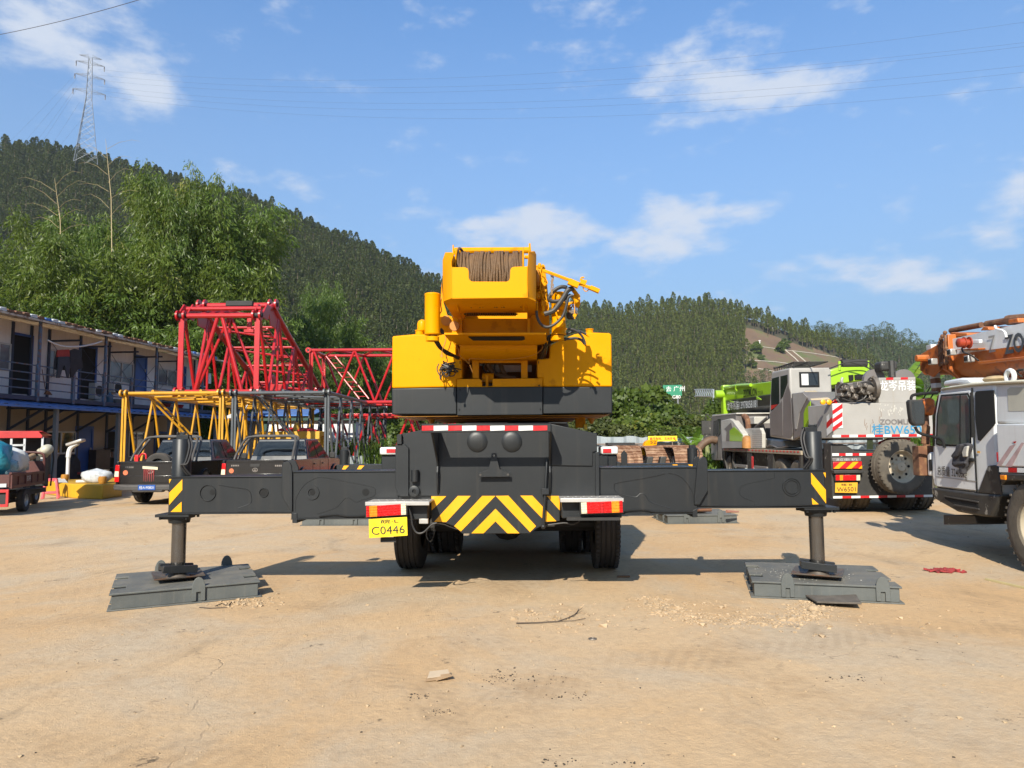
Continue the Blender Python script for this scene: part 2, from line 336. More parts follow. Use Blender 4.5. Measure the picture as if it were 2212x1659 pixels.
# ---------------------------------------------------------------- hills
def interp(tab,x): return float(np.interp(x,[a for a,_ in tab],[b for _,b in tab]))
SKL=[(-700,330),(-300,270),(0,290),(110,303),(200,328),(300,348),(400,375),(560,418),(640,452),(700,478),(770,504),(850,543),(950,588),(1060,650),(1150,712),(1250,790),(1350,870),(1430,930)]
SKR=[(900,800),(1100,705),(1180,660),(1240,640),(1290,647),(1340,652),(1400,643),(1470,637),(1510,634),(1560,636),(1600,648),(1640,655),(1700,678),(1760,700),(1850,738),(1950,805),(2050,880)]
SKF=[(1500,760),(1640,705),(1740,702),(1830,706),(1870,708),(1905,700),(1950,716),(2000,738),(2100,765),(2300,800),(2700,840)]
def hill_fn(sk,df,dr,th,k=1.0,amp=5):
    def f(px,t):
        h=proj_hz(px); d=df+(dr-df)*t; py=interp(sk,px)
        r=ray(px,py); zr=CAMH+r.z*(dr/r.y)-th
        zr=max(zr,1.0)
        x=(px-1106)/FPX*d
        b=math.sin(x*.021+d*.013)*amp+math.sin(x*.05-d*.03+1)*amp*.45+math.sin(x*.11+d*.07)*amp*.2
        tt=max(0,min(t,1.0))
        z=zr*(tt**k)+b*math.sin(math.pi*min(max(tt,0),1))*.9
        if t>1: z=zr-(t-1)*(dr-df)*.5
        return Vector((x,d,z if t>0 else z-3))
    return f
def proj_hz(px): return 953
hill_m=mat('forest_floor',(.055,.05,.025),.95,0,.4,.05,col2=(.035,.045,.015),c2s=.08)
bare_m=mat('cut_slope_soil',(.16,.10,.06),.95,0,.25,.06,col2=(.10,.12,.035),c2amt=.55,c2s=.06,bump=.8,bs=.6)
BARE=[(1606,704),(1640,712),(1700,735),(1770,758),(1850,790),(1870,800),(1900,860),(1600,860),(1598,830),(1612,790),(1606,760)]
def inpoly(x,y,poly):
    c=False;n=len(poly)
    for i in range(n):
        x1,y1=poly[i];x2,y2=poly[i-1]
        if (y1>y)!=(y2>y) and x<(x2-x1)*(y-y1)/(y2-y1)+x1: c=not c
    return c
def make_hill(f,x0,x1,nx=90,nt=26,name='hill'):
    g=MB(); xs=np.linspace(x0,x1,nx); ts=list(np.linspace(0,1,nt))+[1.15,1.5]
    vs=[f(x,t) for t in ts for x in xs]; fs=[];ms=[]
    for j in range(len(ts)-1):
        for i in range(nx-1):
            a=j*nx+i; fs.append((a,a+1,a+nx+1,a+nx))
            px,py=proj((vs[a]+vs[a+nx+1])/2); ms.append(1 if name=='hill' and inpoly(px,py,BARE) and f is HR else 0)
    g.v=[tuple(v) for v in vs]; g.f=fs; g.m=ms
    return tag(g.build(name,[hill_m,bare_m],smooth=True,ang=180),kind='structure')
HL=hill_fn(SKL,190,430,12,1.05,6); HR=hill_fn(SKR,350,480,12,1.0,2.0); HF=hill_fn(SKF,500,600,10,1.0,3)
make_hill(HL,-700,1430); make_hill(HR,900,2050,120,30); make_hill(HF,1500,2700,60,12,'far_hill')
# tree prototypes for the far forest (kept out of the scene, instanced by the forest objects)
euc_leaf=leafmat('forest_leaf',(.052,.075,.015),(.170,.195,.040),(.27,.27,.07),.25,.55,.15)
pin_leaf=leafmat('broadleaf_forest_leaf',(.045,.068,.022),(.11,.145,.045),(.16,.17,.05),.2,.55,.15)
bark_pale=mat('pale_bark',(.22,.17,.12),.9,0,.3,2)
def leafset(C_,D_,U_,Ln,Wd):
    """numpy leaf quads (base,left,tip,right)"""
    D_=D_/np.linalg.norm(D_,axis=1,keepdims=True); S=np.cross(D_,U_); S/=np.linalg.norm(S,axis=1,keepdims=True)+1e-9
    Ln=np.reshape(Ln,(-1,1)); Wd=np.reshape(Wd,(-1,1))
    a=C_; b=C_+D_*Ln*.42+S*Wd*.5; c=C_+D_*Ln; d=C_+D_*Ln*.42-S*Wd*.5
    return np.stack([a,b,c,d],1).reshape(-1,3)
def leafobj_mesh(name,V,mats,extra=None):
    n=len(V)//4; me=bpy.data.meshes.new(name)
    ev=len(extra.v) if extra else 0
    verts=np.concatenate([V,np.array(extra.v)]) if ev else V
    me.vertices.add(len(verts)); me.vertices.foreach_set('co',verts.ravel())
    F=np.arange(4*n).tolist(); starts=list(range(0,4*n,4)); tot=[4]*n; mi=[0]*n
    if ev:
        for f in extra.f: starts.append(len(F)); tot.append(len(f)); F+= [4*n+i for i in f]; mi.append(1)
    me.loops.add(len(F)); me.loops.foreach_set('vertex_index',F); me.polygons.add(len(tot)); me.polygons.foreach_set('loop_start',starts); me.polygons.foreach_set('loop_total',tot)
    for q in mats: me.materials.append(q)
    me.polygons.foreach_set('material_index',mi); me.update(calc_edges=True); me.validate(); return me
def rdir(n): v=rng.normal(size=(n,3)); return v/np.linalg.norm(v,axis=1,keepdims=True)
def far_tree(i,H=13,W=3.4,n=420,leaf=None,cone=True,lo=.36):
    t=rng.random(n); z=H*(lo+(1-lo)*t); 
    prof=(np.sin(np.pi*np.clip(t*.93+.07,0,1))**.7*(1-.45*t)) if cone else np.sqrt(np.clip(1-(2*t-1)**2,0,1))
    a=rng.random(n)*6.283; rr=W/2*prof*(.45+.6*rng.random(n)); 
    lob=1+.25*np.sin(a*3+z*1.1+i)
    Cn=np.stack([np.cos(a)*rr*lob,np.sin(a)*rr*lob,z],1)
    D=np.stack([np.cos(a),np.sin(a),rng.normal(.15,.5,n)],1)+rdir(n)*.5
    V=leafset(Cn,D,rdir(n),.45+.45*rng.random(n),.35+.3*rng.random(n))
    tr=MB(); tr.tube([(0,0,-1.5),(.05,0,H*.5),(.1,.05,H*.92)],[.16,.12,.03],5)
    me=leafobj_mesh('forest_tree',V,[leaf or euc_leaf,bark_pale],tr)
    o=bpy.data.objects.new('forest_tree',me); return o
def forest(name,pts,protos,label,smin=.68,smax=1.25):
    col=bpy.data.collections.new(name+'_kinds')
    for p in protos: col.objects.link(p)
    me=bpy.data.meshes.new(name); me.from_pydata([tuple(p) for p in pts],[],[]); o=bpy.data.objects.new(name,me); C.objects.link(o)
    ng=bpy.data.node_groups.new(name,'GeometryNodeTree'); ng.interface.new_socket('Geometry',in_out='INPUT',socket_type='NodeSocketGeometry'); ng.interface.new_socket('Geometry',in_out='OUTPUT',socket_type='NodeSocketGeometry')
    N=ng.nodes;L=ng.links; gi=N.new('NodeGroupInput'); go=N.new('NodeGroupOutput'); ip=N.new('GeometryNodeInstanceOnPoints'); ci=N.new('GeometryNodeCollectionInfo')
    ci.inputs['Collection'].default_value=col; ci.inputs['Separate Children'].default_value=True; ci.inputs['Reset Children'].default_value=True
    mp=N.new('GeometryNodeMeshToPoints'); L.new(gi.outputs[0],mp.inputs[0]); L.new(mp.outputs[0],ip.inputs['Points']); L.new(ci.outputs[0],ip.inputs['Instance']); ip.inputs['Pick Instance'].default_value=True
    r=N.new('FunctionNodeRandomValue'); r.data_type='FLOAT_VECTOR'; r.inputs[0].default_value=(-.05,-.05,0); r.inputs[1].default_value=(.05,.05,6.283); L.new(r.outputs[0],ip.inputs['Rotation'])
    s=N.new('FunctionNodeRandomValue'); s.data_type='FLOAT'; s.inputs[2].default_value=smin; s.inputs[3].default_value=smax; s.inputs['Seed'].default_value=3; L.new(s.outputs[1],ip.inputs['Scale'])
    L.new(ip.outputs[0],go.inputs[0]); md=o.modifiers.new('scatter','NODES'); md.node_group=ng
    return tag(o,label,'forest',kind='stuff')
def scatter(f,x0,x1,sp,df,dr,skip=None,t1=1.02,t0=.0,miss=.03):
    out=[]; d=df+(dr-df)*t0; row=0
    while d<df+(dr-df)*t1:
        t=(d-df)/(dr-df); dx=sp/d*FPX; px=x0+(row%2)*dx*.5
        while px<x1:
            p=f(px+random.uniform(-.3,.3)*dx,t+random.uniform(-.25,.25)*sp/(dr-df)); px+=dx
            if p.z<-.5 or random.random()<miss: continue
            if skip and skip(*proj(p)): continue
            out.append(p)
        d+=sp; row+=1
    return out
euc_dark=leafmat('dark_forest_leaf',(.030,.046,.012),(.105,.130,.030),(.19,.20,.05),.22,.55,.15)
euc=[far_tree(i,random.uniform(8.5,12.5),random.uniform(3.2,4.2),leaf=euc_dark) for i in range(6)]
forest('hillside_forest',scatter(HL,-250,1400,3.5,190,430,miss=.08),euc,'dense dark green tree plantation covering the steep hill on the left')
euc2=[far_tree(i+9,random.uniform(9,13),random.uniform(3.3,4.4)) for i in range(6)]
forest('hillside_forest',scatter(HR,1000,1960,3.6,350,480,lambda x,y:inpoly(x+9*math.sin(y*.21)+6*math.sin(y*.47),y-3+2*math.sin(x*.15),BARE)),euc2,'dense green tree plantation on the rounded hill behind the green crane')
rnd=[far_tree(i,random.uniform(9,13),random.uniform(5,8),520,pin_leaf,False,.2) for i in range(4)]
forest('hillside_forest',scatter(HF,1560,2400,5,500,600)+scatter(HR,1500,2000,7,350,480,lambda x,y:not(x>1600 and y>838)),rnd,'mixed dark woodland on the lower ridge above the orange boom')
def hill_at(f,px,py):
    lo,hi=0,1
    for _ in range(24):
        m=(lo+hi)/2
        if proj(f(px,m))[1]>py: lo=m
        else: hi=m
    return f(px,lo)
conc=mat('pale_concrete',(.42,.38,.31),.9,0,.2,1)
cuts=[[(1606,747),(1650,750),(1700,757),(1760,764),(1810,772),(1850,783)],[(1612,778),(1680,783),(1750,792)],[(1640,797),(1720,812)],[(1700,756),(1722,775),(1745,800)],[(1716,758),(1740,778),(1762,800)]]
for i,l in enumerate(cuts):
    g=MB(); P=[]
    for a,b in zip(l[:-1],l[1:]):
        for k in range(6): P.append(hill_at(HR,a[0]+(b[0]-a[0])*k/6,a[1]+(b[1]-a[1])*k/6))
    P.append(hill_at(HR,*l[-1])); g.tube([p+Vector((0,0,.2)) for p in P],.38,4)
    tag(g.build('drain_channel',conc),['long pale concrete drain line across the middle of the bare slope','pale concrete drain line second below the top of the bare slope','short pale drain line lowest on the bare slope','left concrete step drain running down the bare slope','right concrete step drain running down the bare slope'][i],'drain',group='drain lines on the bare slope')
wht=mat('white_marker',(.75,.75,.72),.7)
for i,(px,py,l) in enumerate([(1646,744,'white marker post standing left of the bushes on the bare slope'),(1676,716,'white marker post near the top edge of the bare slope')]):
    p=hill_at(HR,px,py); g=MB(); g.tube([p-Vector((0,0,.3)),p+Vector((0,0,2.6))],.25,6); g.cbox(p+Vector((0,0,2.5)),(1.5,.2,.35)); tag(g.build('marker_post',wht),l,'marker post','marker posts on the bare slope')
# ---------------------------------------------------------------- bamboo
bam_leaf=leafmat('bamboo_leaf',(.048,.080,.012),(.145,.195,.026),(.30,.27,.07),.36,.42,.35)
bam_leaf2=leafmat('young_bamboo_leaf',(.052,.098,.018),(.145,.215,.036),(.27,.27,.07),.36,.42,.35)
culm_m=mat('bamboo_culm',(.17,.20,.07),.5,0,.3,2); drycane=mat('dry_cane',(.42,.33,.17),.7)
def bamboo_mesh(seed,H=16,nc=26,spread=4.2,plumes=26,lf=None,nl=40,low=.2):
    r=np.random.default_rng(seed); Cn=[];D=[];g=MB()
    for c in range(nc):
        a=r.random()*6.283; out=spread*(.2+.85*r.random()**.7); h=H*(.50+.50*r.random()**.55); br=.8*r.random()
        pts=[]
        for k in range(9):
            t=k/8; rad=br+out*t**2.2; z=h*(t-.12*max(0,t-.7)**1*3.0*t); pts.append(np.array([math.cos(a)*rad,math.sin(a)*rad,z]))
        g.tube([Vector(p) for p in pts],[.055]*3+[.045,.04,.03,.02,.015,.008],4)
        for q in range(plumes):
            t=low+(1-low)*r.random()**.8; i=min(int(t*8),7); p=pts[i]+(pts[i+1]-pts[i])*(t*8-i)
            b=r.random()*6.283; bl=(.3+1.0*r.random())*(1.15-.75*t); q_=p+np.array([math.cos(b)*bl,math.sin(b)*bl,.1+.3*bl*r.random()])
            m=nl; off=r.normal(size=(m,3))*np.array([.30,.30,.20])*(.6+.6*r.random()); 
            cc=q_+off; cc[:,2]-= .75*np.linalg.norm(off[:,:2],axis=1)
            dd=off*np.array([1.2,1.2,.3])+np.array([0,0,-.55])+r.normal(size=(m,3))*.28+np.array([math.cos(b),math.sin(b),0])*.2
            Cn.append(cc);D.append(dd)
    Cn=np.concatenate(Cn);D=np.concatenate(D);n=len(Cn)
    V=leafset(Cn,D,r.normal(size=(n,3)),.20+.18*r.random(n),.05+.04*r.random(n))
    return V,g
def plant_obj(name,V,g,leafm,woodm,lab,cat,group,partnames=('foliage','culms')):
    root=empty(name,label=lab,cat=cat,group=group)
    me=leafobj_mesh(partnames[0],V,[leafm]); o=bpy.data.objects.new(partnames[0],me); C.objects.link(o); o.parent=root
    g.build(partnames[1],woodm,root,recalc=False); return root
BG='bamboo clumps behind the sheds'
bb=[]
for i,(H,sp,nc) in enumerate([(17,4.0,38),(16,3.4,34),(13,4.4,36),(10,4.0,32)]):
    V,g=bamboo_mesh(100+i,H,nc,sp,30); bb.append(plant_obj('bamboo_clump',V,g,bam_leaf if i%2==0 else bam_leaf2,culm_m,'x','bamboo',BG))
bspots=[(392,316,44,1,.5,'left shoulder of the tallest bamboo crown, just behind its tip'),(432,330,46,0,.6,'right shoulder of the tallest bamboo crown, just right of its tip'),(505,392,48,0,.75,'bamboo clump between the two tall clumps on the right of the grove'),(375,298,45,0,.6,'tallest bamboo clump, its feathery crown rising above the hill skyline'),(478,376,47,1,.95,'tall bamboo clump with arching tips right of the tallest clump'),(532,415,50,0,.62,'bamboo clump at the right edge of the tall grove, dark against the far hill'),
 (235,398,48,1,.7,'pale green bamboo clump left of the tallest clump'),(150,402,50,0,.8,'bamboo clump behind the left sheds with loose upper stems'),(22,458,40,2,.9,'yellow green bamboo clump at the left edge of the picture'),
 (310,470,44,2,.95,'bamboo clump in the middle of the grove above the shed roof'),(432,490,45,2,.9,'bushy bamboo clump directly above the tall red lattice section'),(185,500,43,2,.95,'broad low bamboo clump just above the shed roof on the left'),
 (88,500,45,0,.8,'bamboo clump between the left edge and the low broad clump'),(515,560,46,2,.8,'drooping bamboo clump right of and above the tall red lattice'),(350,610,44,3,1.1,'low bamboo clump tucked behind the middle of the shed roof'),
 (470,640,44,3,1.0,'low bamboo clump behind the sloping tubes of the tall red lattice'),(692,560,62,1,.5,'lone feathery bamboo clump growing at the foot of the hill'),(615,610,56,3,.85,'rounded bamboo clump between the grove and the lone clump'),
 (730,660,60,3,.85,'low bamboo clump above the second red lattice, left part'),(790,715,64,3,.85,'small bamboo clump above the second red lattice, beside the yellow counterweight'),(590,690,48,3,.9,'low bamboo clump in the gap between the two red lattices'),(250,640,43,3,1.0,'dark low bamboo clump behind the ridge of the shed roof'),(50,600,40,3,1.0,'dark low bamboo clump behind the far left shed roof'),(690,745,50,3,.8,'lowest bamboo clump behind the second red lattice'),(845,755,68,3,.85,'rearmost small bamboo clump beside the counterweight')]
usedb=set()
for k,(px,py,d,ty,ws,lab) in enumerate(bspots):
    top=dp(px,py,d); H0=(17,16,13,10)[ty]; s=top.z/H0/1.0
    sc=(s*ws,s*ws,s) if s<1.3 else (s*.9*ws,s*.9*ws,s)
    if ty not in usedb:
        usedb.add(ty); o=bb[ty]; o.location=(top.x,d,0); o.scale=sc; o['label']=lab; o.rotation_euler=(0,0,k)
    else: dup(bb[ty],(top.x,d,0),k*1.7+1.57,lab,sc)
# thin bare canes rising out of the grove
for (pts,l,gm) in [([(432/1,0,0)],'x',0)][:0]: pass
def cane(px,pys,d,lab):
    g=MB(); y0,y1=pys; a=dp(px+14,y0,d); b=dp(px,y1,d); g.tube([a,a.lerp(b,.5)+Vector((.15,0,0)),b],[.035,.028,.008],5)
    for k in range(9):
        t=.35+.07*k; p=a.lerp(b,t); s=(-1)**k; q=p+Vector((s*random.uniform(.8,1.6),random.uniform(-.4,.4),random.uniform(.5,1.1))); g.tube([p,p.lerp(q,.5)+Vector((0,0,.15)),q,q+Vector((s*.5,0,-.1))],[.012,.010,.007,.004],4)
    tag(g.build('bare_cane',drycane),lab,'bamboo cane',group='bare canes above the grove')
cane(228,(560,300),42,'tall bare bamboo cane with forked twigs standing against the sky below the pylon')
cane(118,(570,385),42,'shorter bare bamboo cane with pale joints on the left of the grove')
# ---------------------------------------------------------------- broadleaf bushes, bananas, reeds
bush_leaf=leafmat('bush_leaf',(.050,.085,.014),(.120,.165,.028),(.26,.25,.04),.35,.45,.5)
bush_leaf2=leafmat('dry_bush_leaf',(.040,.055,.014),(.105,.120,.030),(.20,.15,.05),.3,.5,.5)
wood_m=mat('dark_wood',(.09,.065,.045),.9,0,.3,3)
def bush_mesh(seed,W,H,n,ls=.17,blobs=22):
    r=np.random.default_rng(seed); Cn=[];N_=[];g=MB()
    for b in range(blobs):
        a=r.random()*6.283; rad=W/2*(.8*r.random()**.6); cz=H*(.12+.78*r.random()*(1-.45*(rad/(W/2))**2)); br=W*.10+W*.11*r.random()
        c=np.array([math.cos(a)*rad,math.sin(a)*rad,cz]); d=r.normal(size=(n//blobs,3)); d/=np.linalg.norm(d,axis=1,keepdims=True); d[:,2]=np.abs(d[:,2])*.9-.25
        rr=br*(.7+.4*r.random((len(d),1))); Cn.append(c+d*rr*np.array([1,1,.8])); N_.append(d)
        g.tube([Vector((0,0,0)),Vector(c*np.array([.4,.4,.5])),Vector(c)],[.07,.04,.015],4)
    Cn=np.concatenate(Cn);N_=np.concatenate(N_);n=len(Cn); D=N_*.35+r.normal(size=(n,3))*.7+np.array([0,0,-.35]); L=ls*(.6+.8*r.random(n))
    return leafset(Cn,D,N_+r.normal(size=(n,3))*.5,L,L*.8),g
busht=[]
for i,(W_,H_,n) in enumerate([(6,5,9000),(5,3.6,7500),(7,4.2,9000)]):
    V,g=bush_mesh(50+i,W_,H_,n,.26 if i!=1 else .2); busht.append(plant_obj('broadleaf_bush',V,g,bush_leaf if i!=1 else bush_leaf2,wood_m,'x','bush','bushes behind the metal fence',('foliage','stems')))
bushes=[(1345,838,38,0,1,'tallest leafy bush with yellow green leaves behind the metal fence'),(1425,822,41,2,1,'broad leafy bush below the green road sign'),(1300,880,35,1,1,'bush at the left end of the fence beside the yellow counterweight'),(1395,890,35,0,.9,'dense bush directly behind the left end of the yellow warning sign'),
 (1480,880,39,1,1.1,'dull brownish bush under the road sign gantry'),(1530,885,43,2,1,'dark bush behind the front of the green boom'),(1450,905,34,1,.9,'low bush above the yellow warning sign'),(1560,860,50,0,.9,'bush rising behind the tip of the green boom'),(1620,845,60,2,1,'tree like bush between the green boom and the bare slope'),
 (1265,900,40,2,.9,'low bush glimpsed beside the rear of the yellow counterweight'),(1500,920,33,0,.8,'low green bush left of the green crane driver cab'),(1345,915,33,1,.8,'low bush hugging the fence left of the warning sign'),
 (900,905,42,2,1,'bush behind the slewing ring on the left of the yellow crane'),(840,880,44,2,1.1,'bush seen through the second red lattice'),(770,900,48,0,1,'shaded bush behind the dark grey lattice'),(1000,890,60,2,1,'bush hidden mostly behind the yellow crane'),(1900,850,40,2,1.1,'bush behind the banana plants'),(2010,870,36,1,1.2,'bush beside the orange boom'),(1760,880,44,2,1.2,'bush behind the green crane cab')]
ub=set()
for k,(px,py,d,ty,ws,lab) in enumerate(bushes):
    top=dp(px,py,d); s=top.z/(5,3.6,4.2)[ty]; sc=(max(s,.8)*ws,max(s,.8)*ws,s)
    if ty not in ub: ub.add(ty); o=busht[ty]; o.location=(top.x,d,0); o.scale=sc; o['label']=lab
    else: dup(busht[ty],(top.x,d,0),k*2.1,lab,sc)
ban_m=leafmat('banana_leaf',(.10,.20,.02),(.20,.33,.04),(.36,.38,.08),.4,.4,.6)
def banana(px,py,d,lab,n=8,seed=0,grp='banana plants'):
    random.seed(seed); top=dp(px,py,d); H=top.z; root=empty('banana_plant',loc=(top.x,d,0),label=lab,cat='banana plant',group=grp)
    g=MB(); g.tube([(0,0,0),(.05,0,H*.3),(0,0,H*.6)],[.16,.12,.07],8); g.build('trunk',mat('banana_stem',(.20,.22,.08),.7),root)
    for i in range(n):
        a=i*2.4+random.random(); L=H*random.uniform(.42,.58); w=L*.15; P=[];up=random.uniform(.7,1.25)
        for k in range(11):
            t=k/10; P.append(Vector((math.cos(a)*L*t*.75,math.sin(a)*L*t*.75,H*.55+L*(up*t-.95*t*t*(1.5-up)*1.2))))
        g=MB()
        for k in range(1,10):
            for s in(1,-1):
                d0=(P[k+1]-P[k]); sd=d0.cross(Vector((0,0,1))).normalized()*s; w0=w*math.sin(math.pi*(k/10.5)**.8)**.6; w1=w*math.sin(math.pi*min(.999,((k+.9)/10.5))**.8)**.6
                dr=Vector((0,0,-.25))
                g.quad(P[k],P[k+1]*.96+P[k]*.04,P[k]*.1+P[k+1]*.9+(sd+dr)*w1,P[k]+(sd+dr)*w0)
        g.tube(P,[.03]*5+[.02]*4+[.01]*2,4); g.build('leaf',ban_m,root,recalc=False)
    return root
banana(1905,760,27,'banana plant with a broad upright leaf above the grey counterweight',8,1)
banana(1868,770,30,'banana plant with a single pointed leaf standing beside the green winch',6,2)
banana(1962,775,28,'banana plant left of the orange boom head',8,3)
banana(1990,800,33,'banana plant just behind the sheaves of the orange boom',7,7)
banana(1525,905,29,'banana plant with torn leaves in front of the green crane cab',9,4)
banana(1495,925,30,'small banana plant to the right of the yellow warning sign',7,5)
reed_m=leafmat('reed_leaf',(.06,.12,.02),(.16,.24,.05),(.32,.30,.10),.35,.45,.6)
def reed(px,py,d,lab,seed,n=260):
    top=dp(px,py,d); H=top.z; r=np.random.default_rng(seed); g=MB()
    for i in range(n):
        a=r.random()*6.283; o=Vector((r.normal()*.35,r.normal()*.35,0)); h=H*(.5+.5*r.random()); sp=h*(.15+.4*r.random()); w=.025+.02*r.random(); s=Vector((-math.sin(a),math.cos(a),0))*w
        P=[o+Vector((math.cos(a)*sp*t*t,math.sin(a)*sp*t*t,h*(t-.35*t**3))) for t in (0,.35,.7,1)]
        g.quad(P[0]-s,P[0]+s,P[1]+s,P[1]-s); g.quad(P[1]-s,P[1]+s,P[2]+s*.7,P[2]-s*.7); g.quad(P[2]-s*.7,P[2]+s*.7,P[3])
    o=g.build('reed_tuft',reed_m,recalc=False); o.location=(top.x,d,0); tag(o,lab,'reeds',group='tall reed tufts'); return o
for i,(px,py,d,l) in enumerate([(1520,900,31,'tall reed tuft left of the green crane cab'),(1545,935,26,'low reed tuft touching the green crane mirror'),(1985,845,26,'tall reed tuft right of the grey counterweight corner'),(2025,860,24,'tall reed tuft behind the white cab door'),(1975,880,24,'reed tuft below the orange boom sheaves'),
 (640,900,36,'reed tuft behind the yellow lattice section'),(700,900,34,'reed tuft behind the dark grey lattice, nearer the sheds'),(905,900,34,'reed tuft behind the left counterweight corner'),(760,890,36,'reed tuft in the middle of the dark grey lattice'),(820,895,33,'reed tuft between dark grey lattice and crane')]): reed(px,py,d,l,i)
# small scrub on the bare slope
V,g=bush_mesh(77,7,6,1500,.9,14); sb=plant_obj('slope_shrub',V,g,bush_leaf,wood_m,'x','shrub','shrubs on the bare slope',('foliage','stems'))
for k,(px,py,s,l) in enumerate([(1690,762,1.0,'round green shrub on the bare slope right of the white post'),(1701,752,1.0,'round green shrub uphill of its neighbour on the bare slope'),(1637,762,1.1,'pale shrub on the bare slope left of the round shrubs'),(1628,795,.8,'small shrub low on the left of the bare slope'),(1648,778,.6,'smallest shrub on the left of the bare slope'),(1740,720,.8,'shrub on the top edge of the bare slope')]):
    p=hill_at(HR,px,py)
    if k==0: sb.location=p; sb['label']=l; sb.scale=(s,)*3
    else: dup(sb,p,k*2.,l,s)
# ---------------------------------------------------------------- pylon and wires
steel=mat('galvanised_steel',(.32,.33,.34),.5,.6,.15,1)
def pylon():
    d=405; base=hill_at(HL,187,352); base=Vector(dp(187,338,d)); top=dp(191,125,d); H=top.z-base.z; root=empty('transmission_tower',loc=base-Vector((0,0,6)),yaw=.5,label='steel lattice transmission tower on the left hill ridge',cat='pylon')
    g=MB(); H+=6
    def w(z): t=z/H; return (6.0*(1-t/.62)+1.5*(t/.62)) if t<.62 else 1.5-.6*(t-.62)/.38
    lv=[0,.14,.27,.38,.47,.55,.62,.68,.74,.80,.86,.92,1.0]
    for a,b in zip(lv[:-1],lv[1:]):
        z0,z1=a*H,b*H; w0,w1=w(z0),w(z1); c0=[(-w0,-w0),(w0,-w0),(w0,w0),(-w0,w0)]; c1=[(-w1,-w1),(w1,-w1),(w1,w1),(-w1,w1)]
        for i in range(4):
            j=(i+1)%4; P=Vector((*c0[i],z0));Q=Vector((*c1[i],z1));P2=Vector((*c0[j],z0));Q2=Vector((*c1[j],z1)); r=.16
            g.tube([P,Q],r,4,cap=False); g.tube([P,Q2],.09,3,cap=False); g.tube([P2,Q],.09,3,cap=False); g.tube([Q,Q2],.09,3,cap=False)
            if z0<H*.5: g.tube([P.lerp(P2,.5),P.lerp(Q,.5)],.07,3,cap=False); g.tube([P.lerp(P2,.5),P2.lerp(Q2,.5)],.07,3,cap=False)
    g.build('tower_body',steel,root)
    pts=[]
    for zf,l in((.68,8.2),(.82,7.6),(.94,7.2),(1.0,5.8)):
        g=MB(); z=zf*H; 
        for s in(-1,1):
            e=Vector((s*l,0,z+.4)); ww=w(z)
            for yy in(-ww,ww):
                g.tube([Vector((s*ww,yy,z+1.4)),e],.1,3,cap=False); g.tube([Vector((s*ww,yy,z)),e],.12,3,cap=False)
                for k in(.35,.65): g.tube([Vector((s*ww,yy,z+1.4)).lerp(e,k),Vector((s*ww,yy,z)).lerp(e,k+.15)],.07,3,cap=False)
            pts.append((e,zf))
        g.build('cross_arm',steel,root)
    pm=mat('insulator',(.10,.09,.09),.4)
    for e,zf in pts:
        if zf<1:
          for yy in(0,1.2):
            g=MB(); g.lathe([(.22,0),(.3,-.3),(.2,-.6),(.3,-.9),(.2,-1.2),(.3,-1.5),(.2,-1.8),(.25,-2.6)],8,M=Matrix.Translation(e+Vector((0,yy,0)))); g.build('insulator',pm,root)
    return root
pylon()
wire_m=mat('wire',(.10,.10,.11),.6)
def wire(a,b,sag,r,lab,n=40,g_='overhead power lines'):
    P=[]
    for k in range(n+1):
        t=k/n; p=Vector(a).lerp(Vector(b),t); p.z-=4*sag*t*(1-t); P.append(p)
    g=MB(); g.tube(P,r,4); return tag(g.build('power_line',wire_m,recalc=False),lab,'power line',group=g_)
names=['topmost','second','third','fourth','fifth','lowest']
rt=[(212,150,165,45),(212,162,180,92),(210,173,192,100),(213,186,220,143),(210,195,235,157),(208,205,255,190)]
for i,(x,y0,ym,y1) in enumerate(rt):
    a=dp(x,y0,405); b=dp(2330,y1-14,230); sg=0
    # sag chosen so the lowest visible point matches the photo
    P0=a.lerp(b,.42); ty=dp(1106,ym+[6,9,10,3,5,2][i],(a.lerp(b,.5)).y)
    tm=.5; mid=a.lerp(b,tm); sg=max(0,(mid.z-dp(proj(mid)[0],[168,187,198,223,237,256][i],mid.y).z))
    wire(a,b,sg,.03,names[i]+' of six thin power lines crossing the sky from the tower to the right')
for i,(x0,y0,x1,y1) in enumerate([(168,155,35,283),(167,168,60,290),(166,185,80,296),(166,192,92,297),(172,220,115,300),(190,240,130,306)]):
    a=dp(x0,y0,405); b=dp(x1-(x0-x1)*1.2,y1+(y1-y0)*1.25,470); wire(a,b,2,.03,names[i]+' of six power lines dropping left from the tower to the ridge',g_='power lines left of the tower')
a=dp(-60,78,24); b=dp(300,-2,18); wire(dp(-60,85,24),dp(420,-38,18),.15,.011,'dark cable crossing the top left corner of the sky',g_=None or 'near cable')
# ---------------------------------------------------------------- road sign and gantry, fence, warning sign
gs=mat('sign_green',(.0,.20,.10),.5,0,.05); ws=mat('white_paint',(.8,.8,.78),.6,0,.05)
fr=Frame(dp(1452,850,110).x,110,R(-8)); root=empty('road_sign',fr,label='green highway direction sign with white characters above the bushes',cat='road sign')
a=fr.y(1432,832,0);b=fr.y(1473,852,0); g=MB(); g.box((a.x,0,b.z-.2),(b.x,.15,a.z)); g.build('panel',gs,root)
text('lettering','去 广州',face_y(((a.x+b.x)/2+.45,-.01,(a.z*.6+b.z*.4))),.85,ws,root,depth=.02); text('arrow','↑ G80',face_y(((a.x+b.x)/2+.2,-.01,b.z-.35)),.55,ws,root,depth=.02)
g=MB(); g.tube([(a.x+.6,.3,b.z-6),(a.x+.6,.3,a.z)],.13,6); g.tube([(b.x-.6,.3,b.z-6),(b.x-.6,.3,a.z)],.13,6); g.build('posts',steel,root)
ga=mat('gantry_paint',(.26,.30,.33),.5)
a=dp(1503,841,118); b=dp(1541,841,112); g=MB()
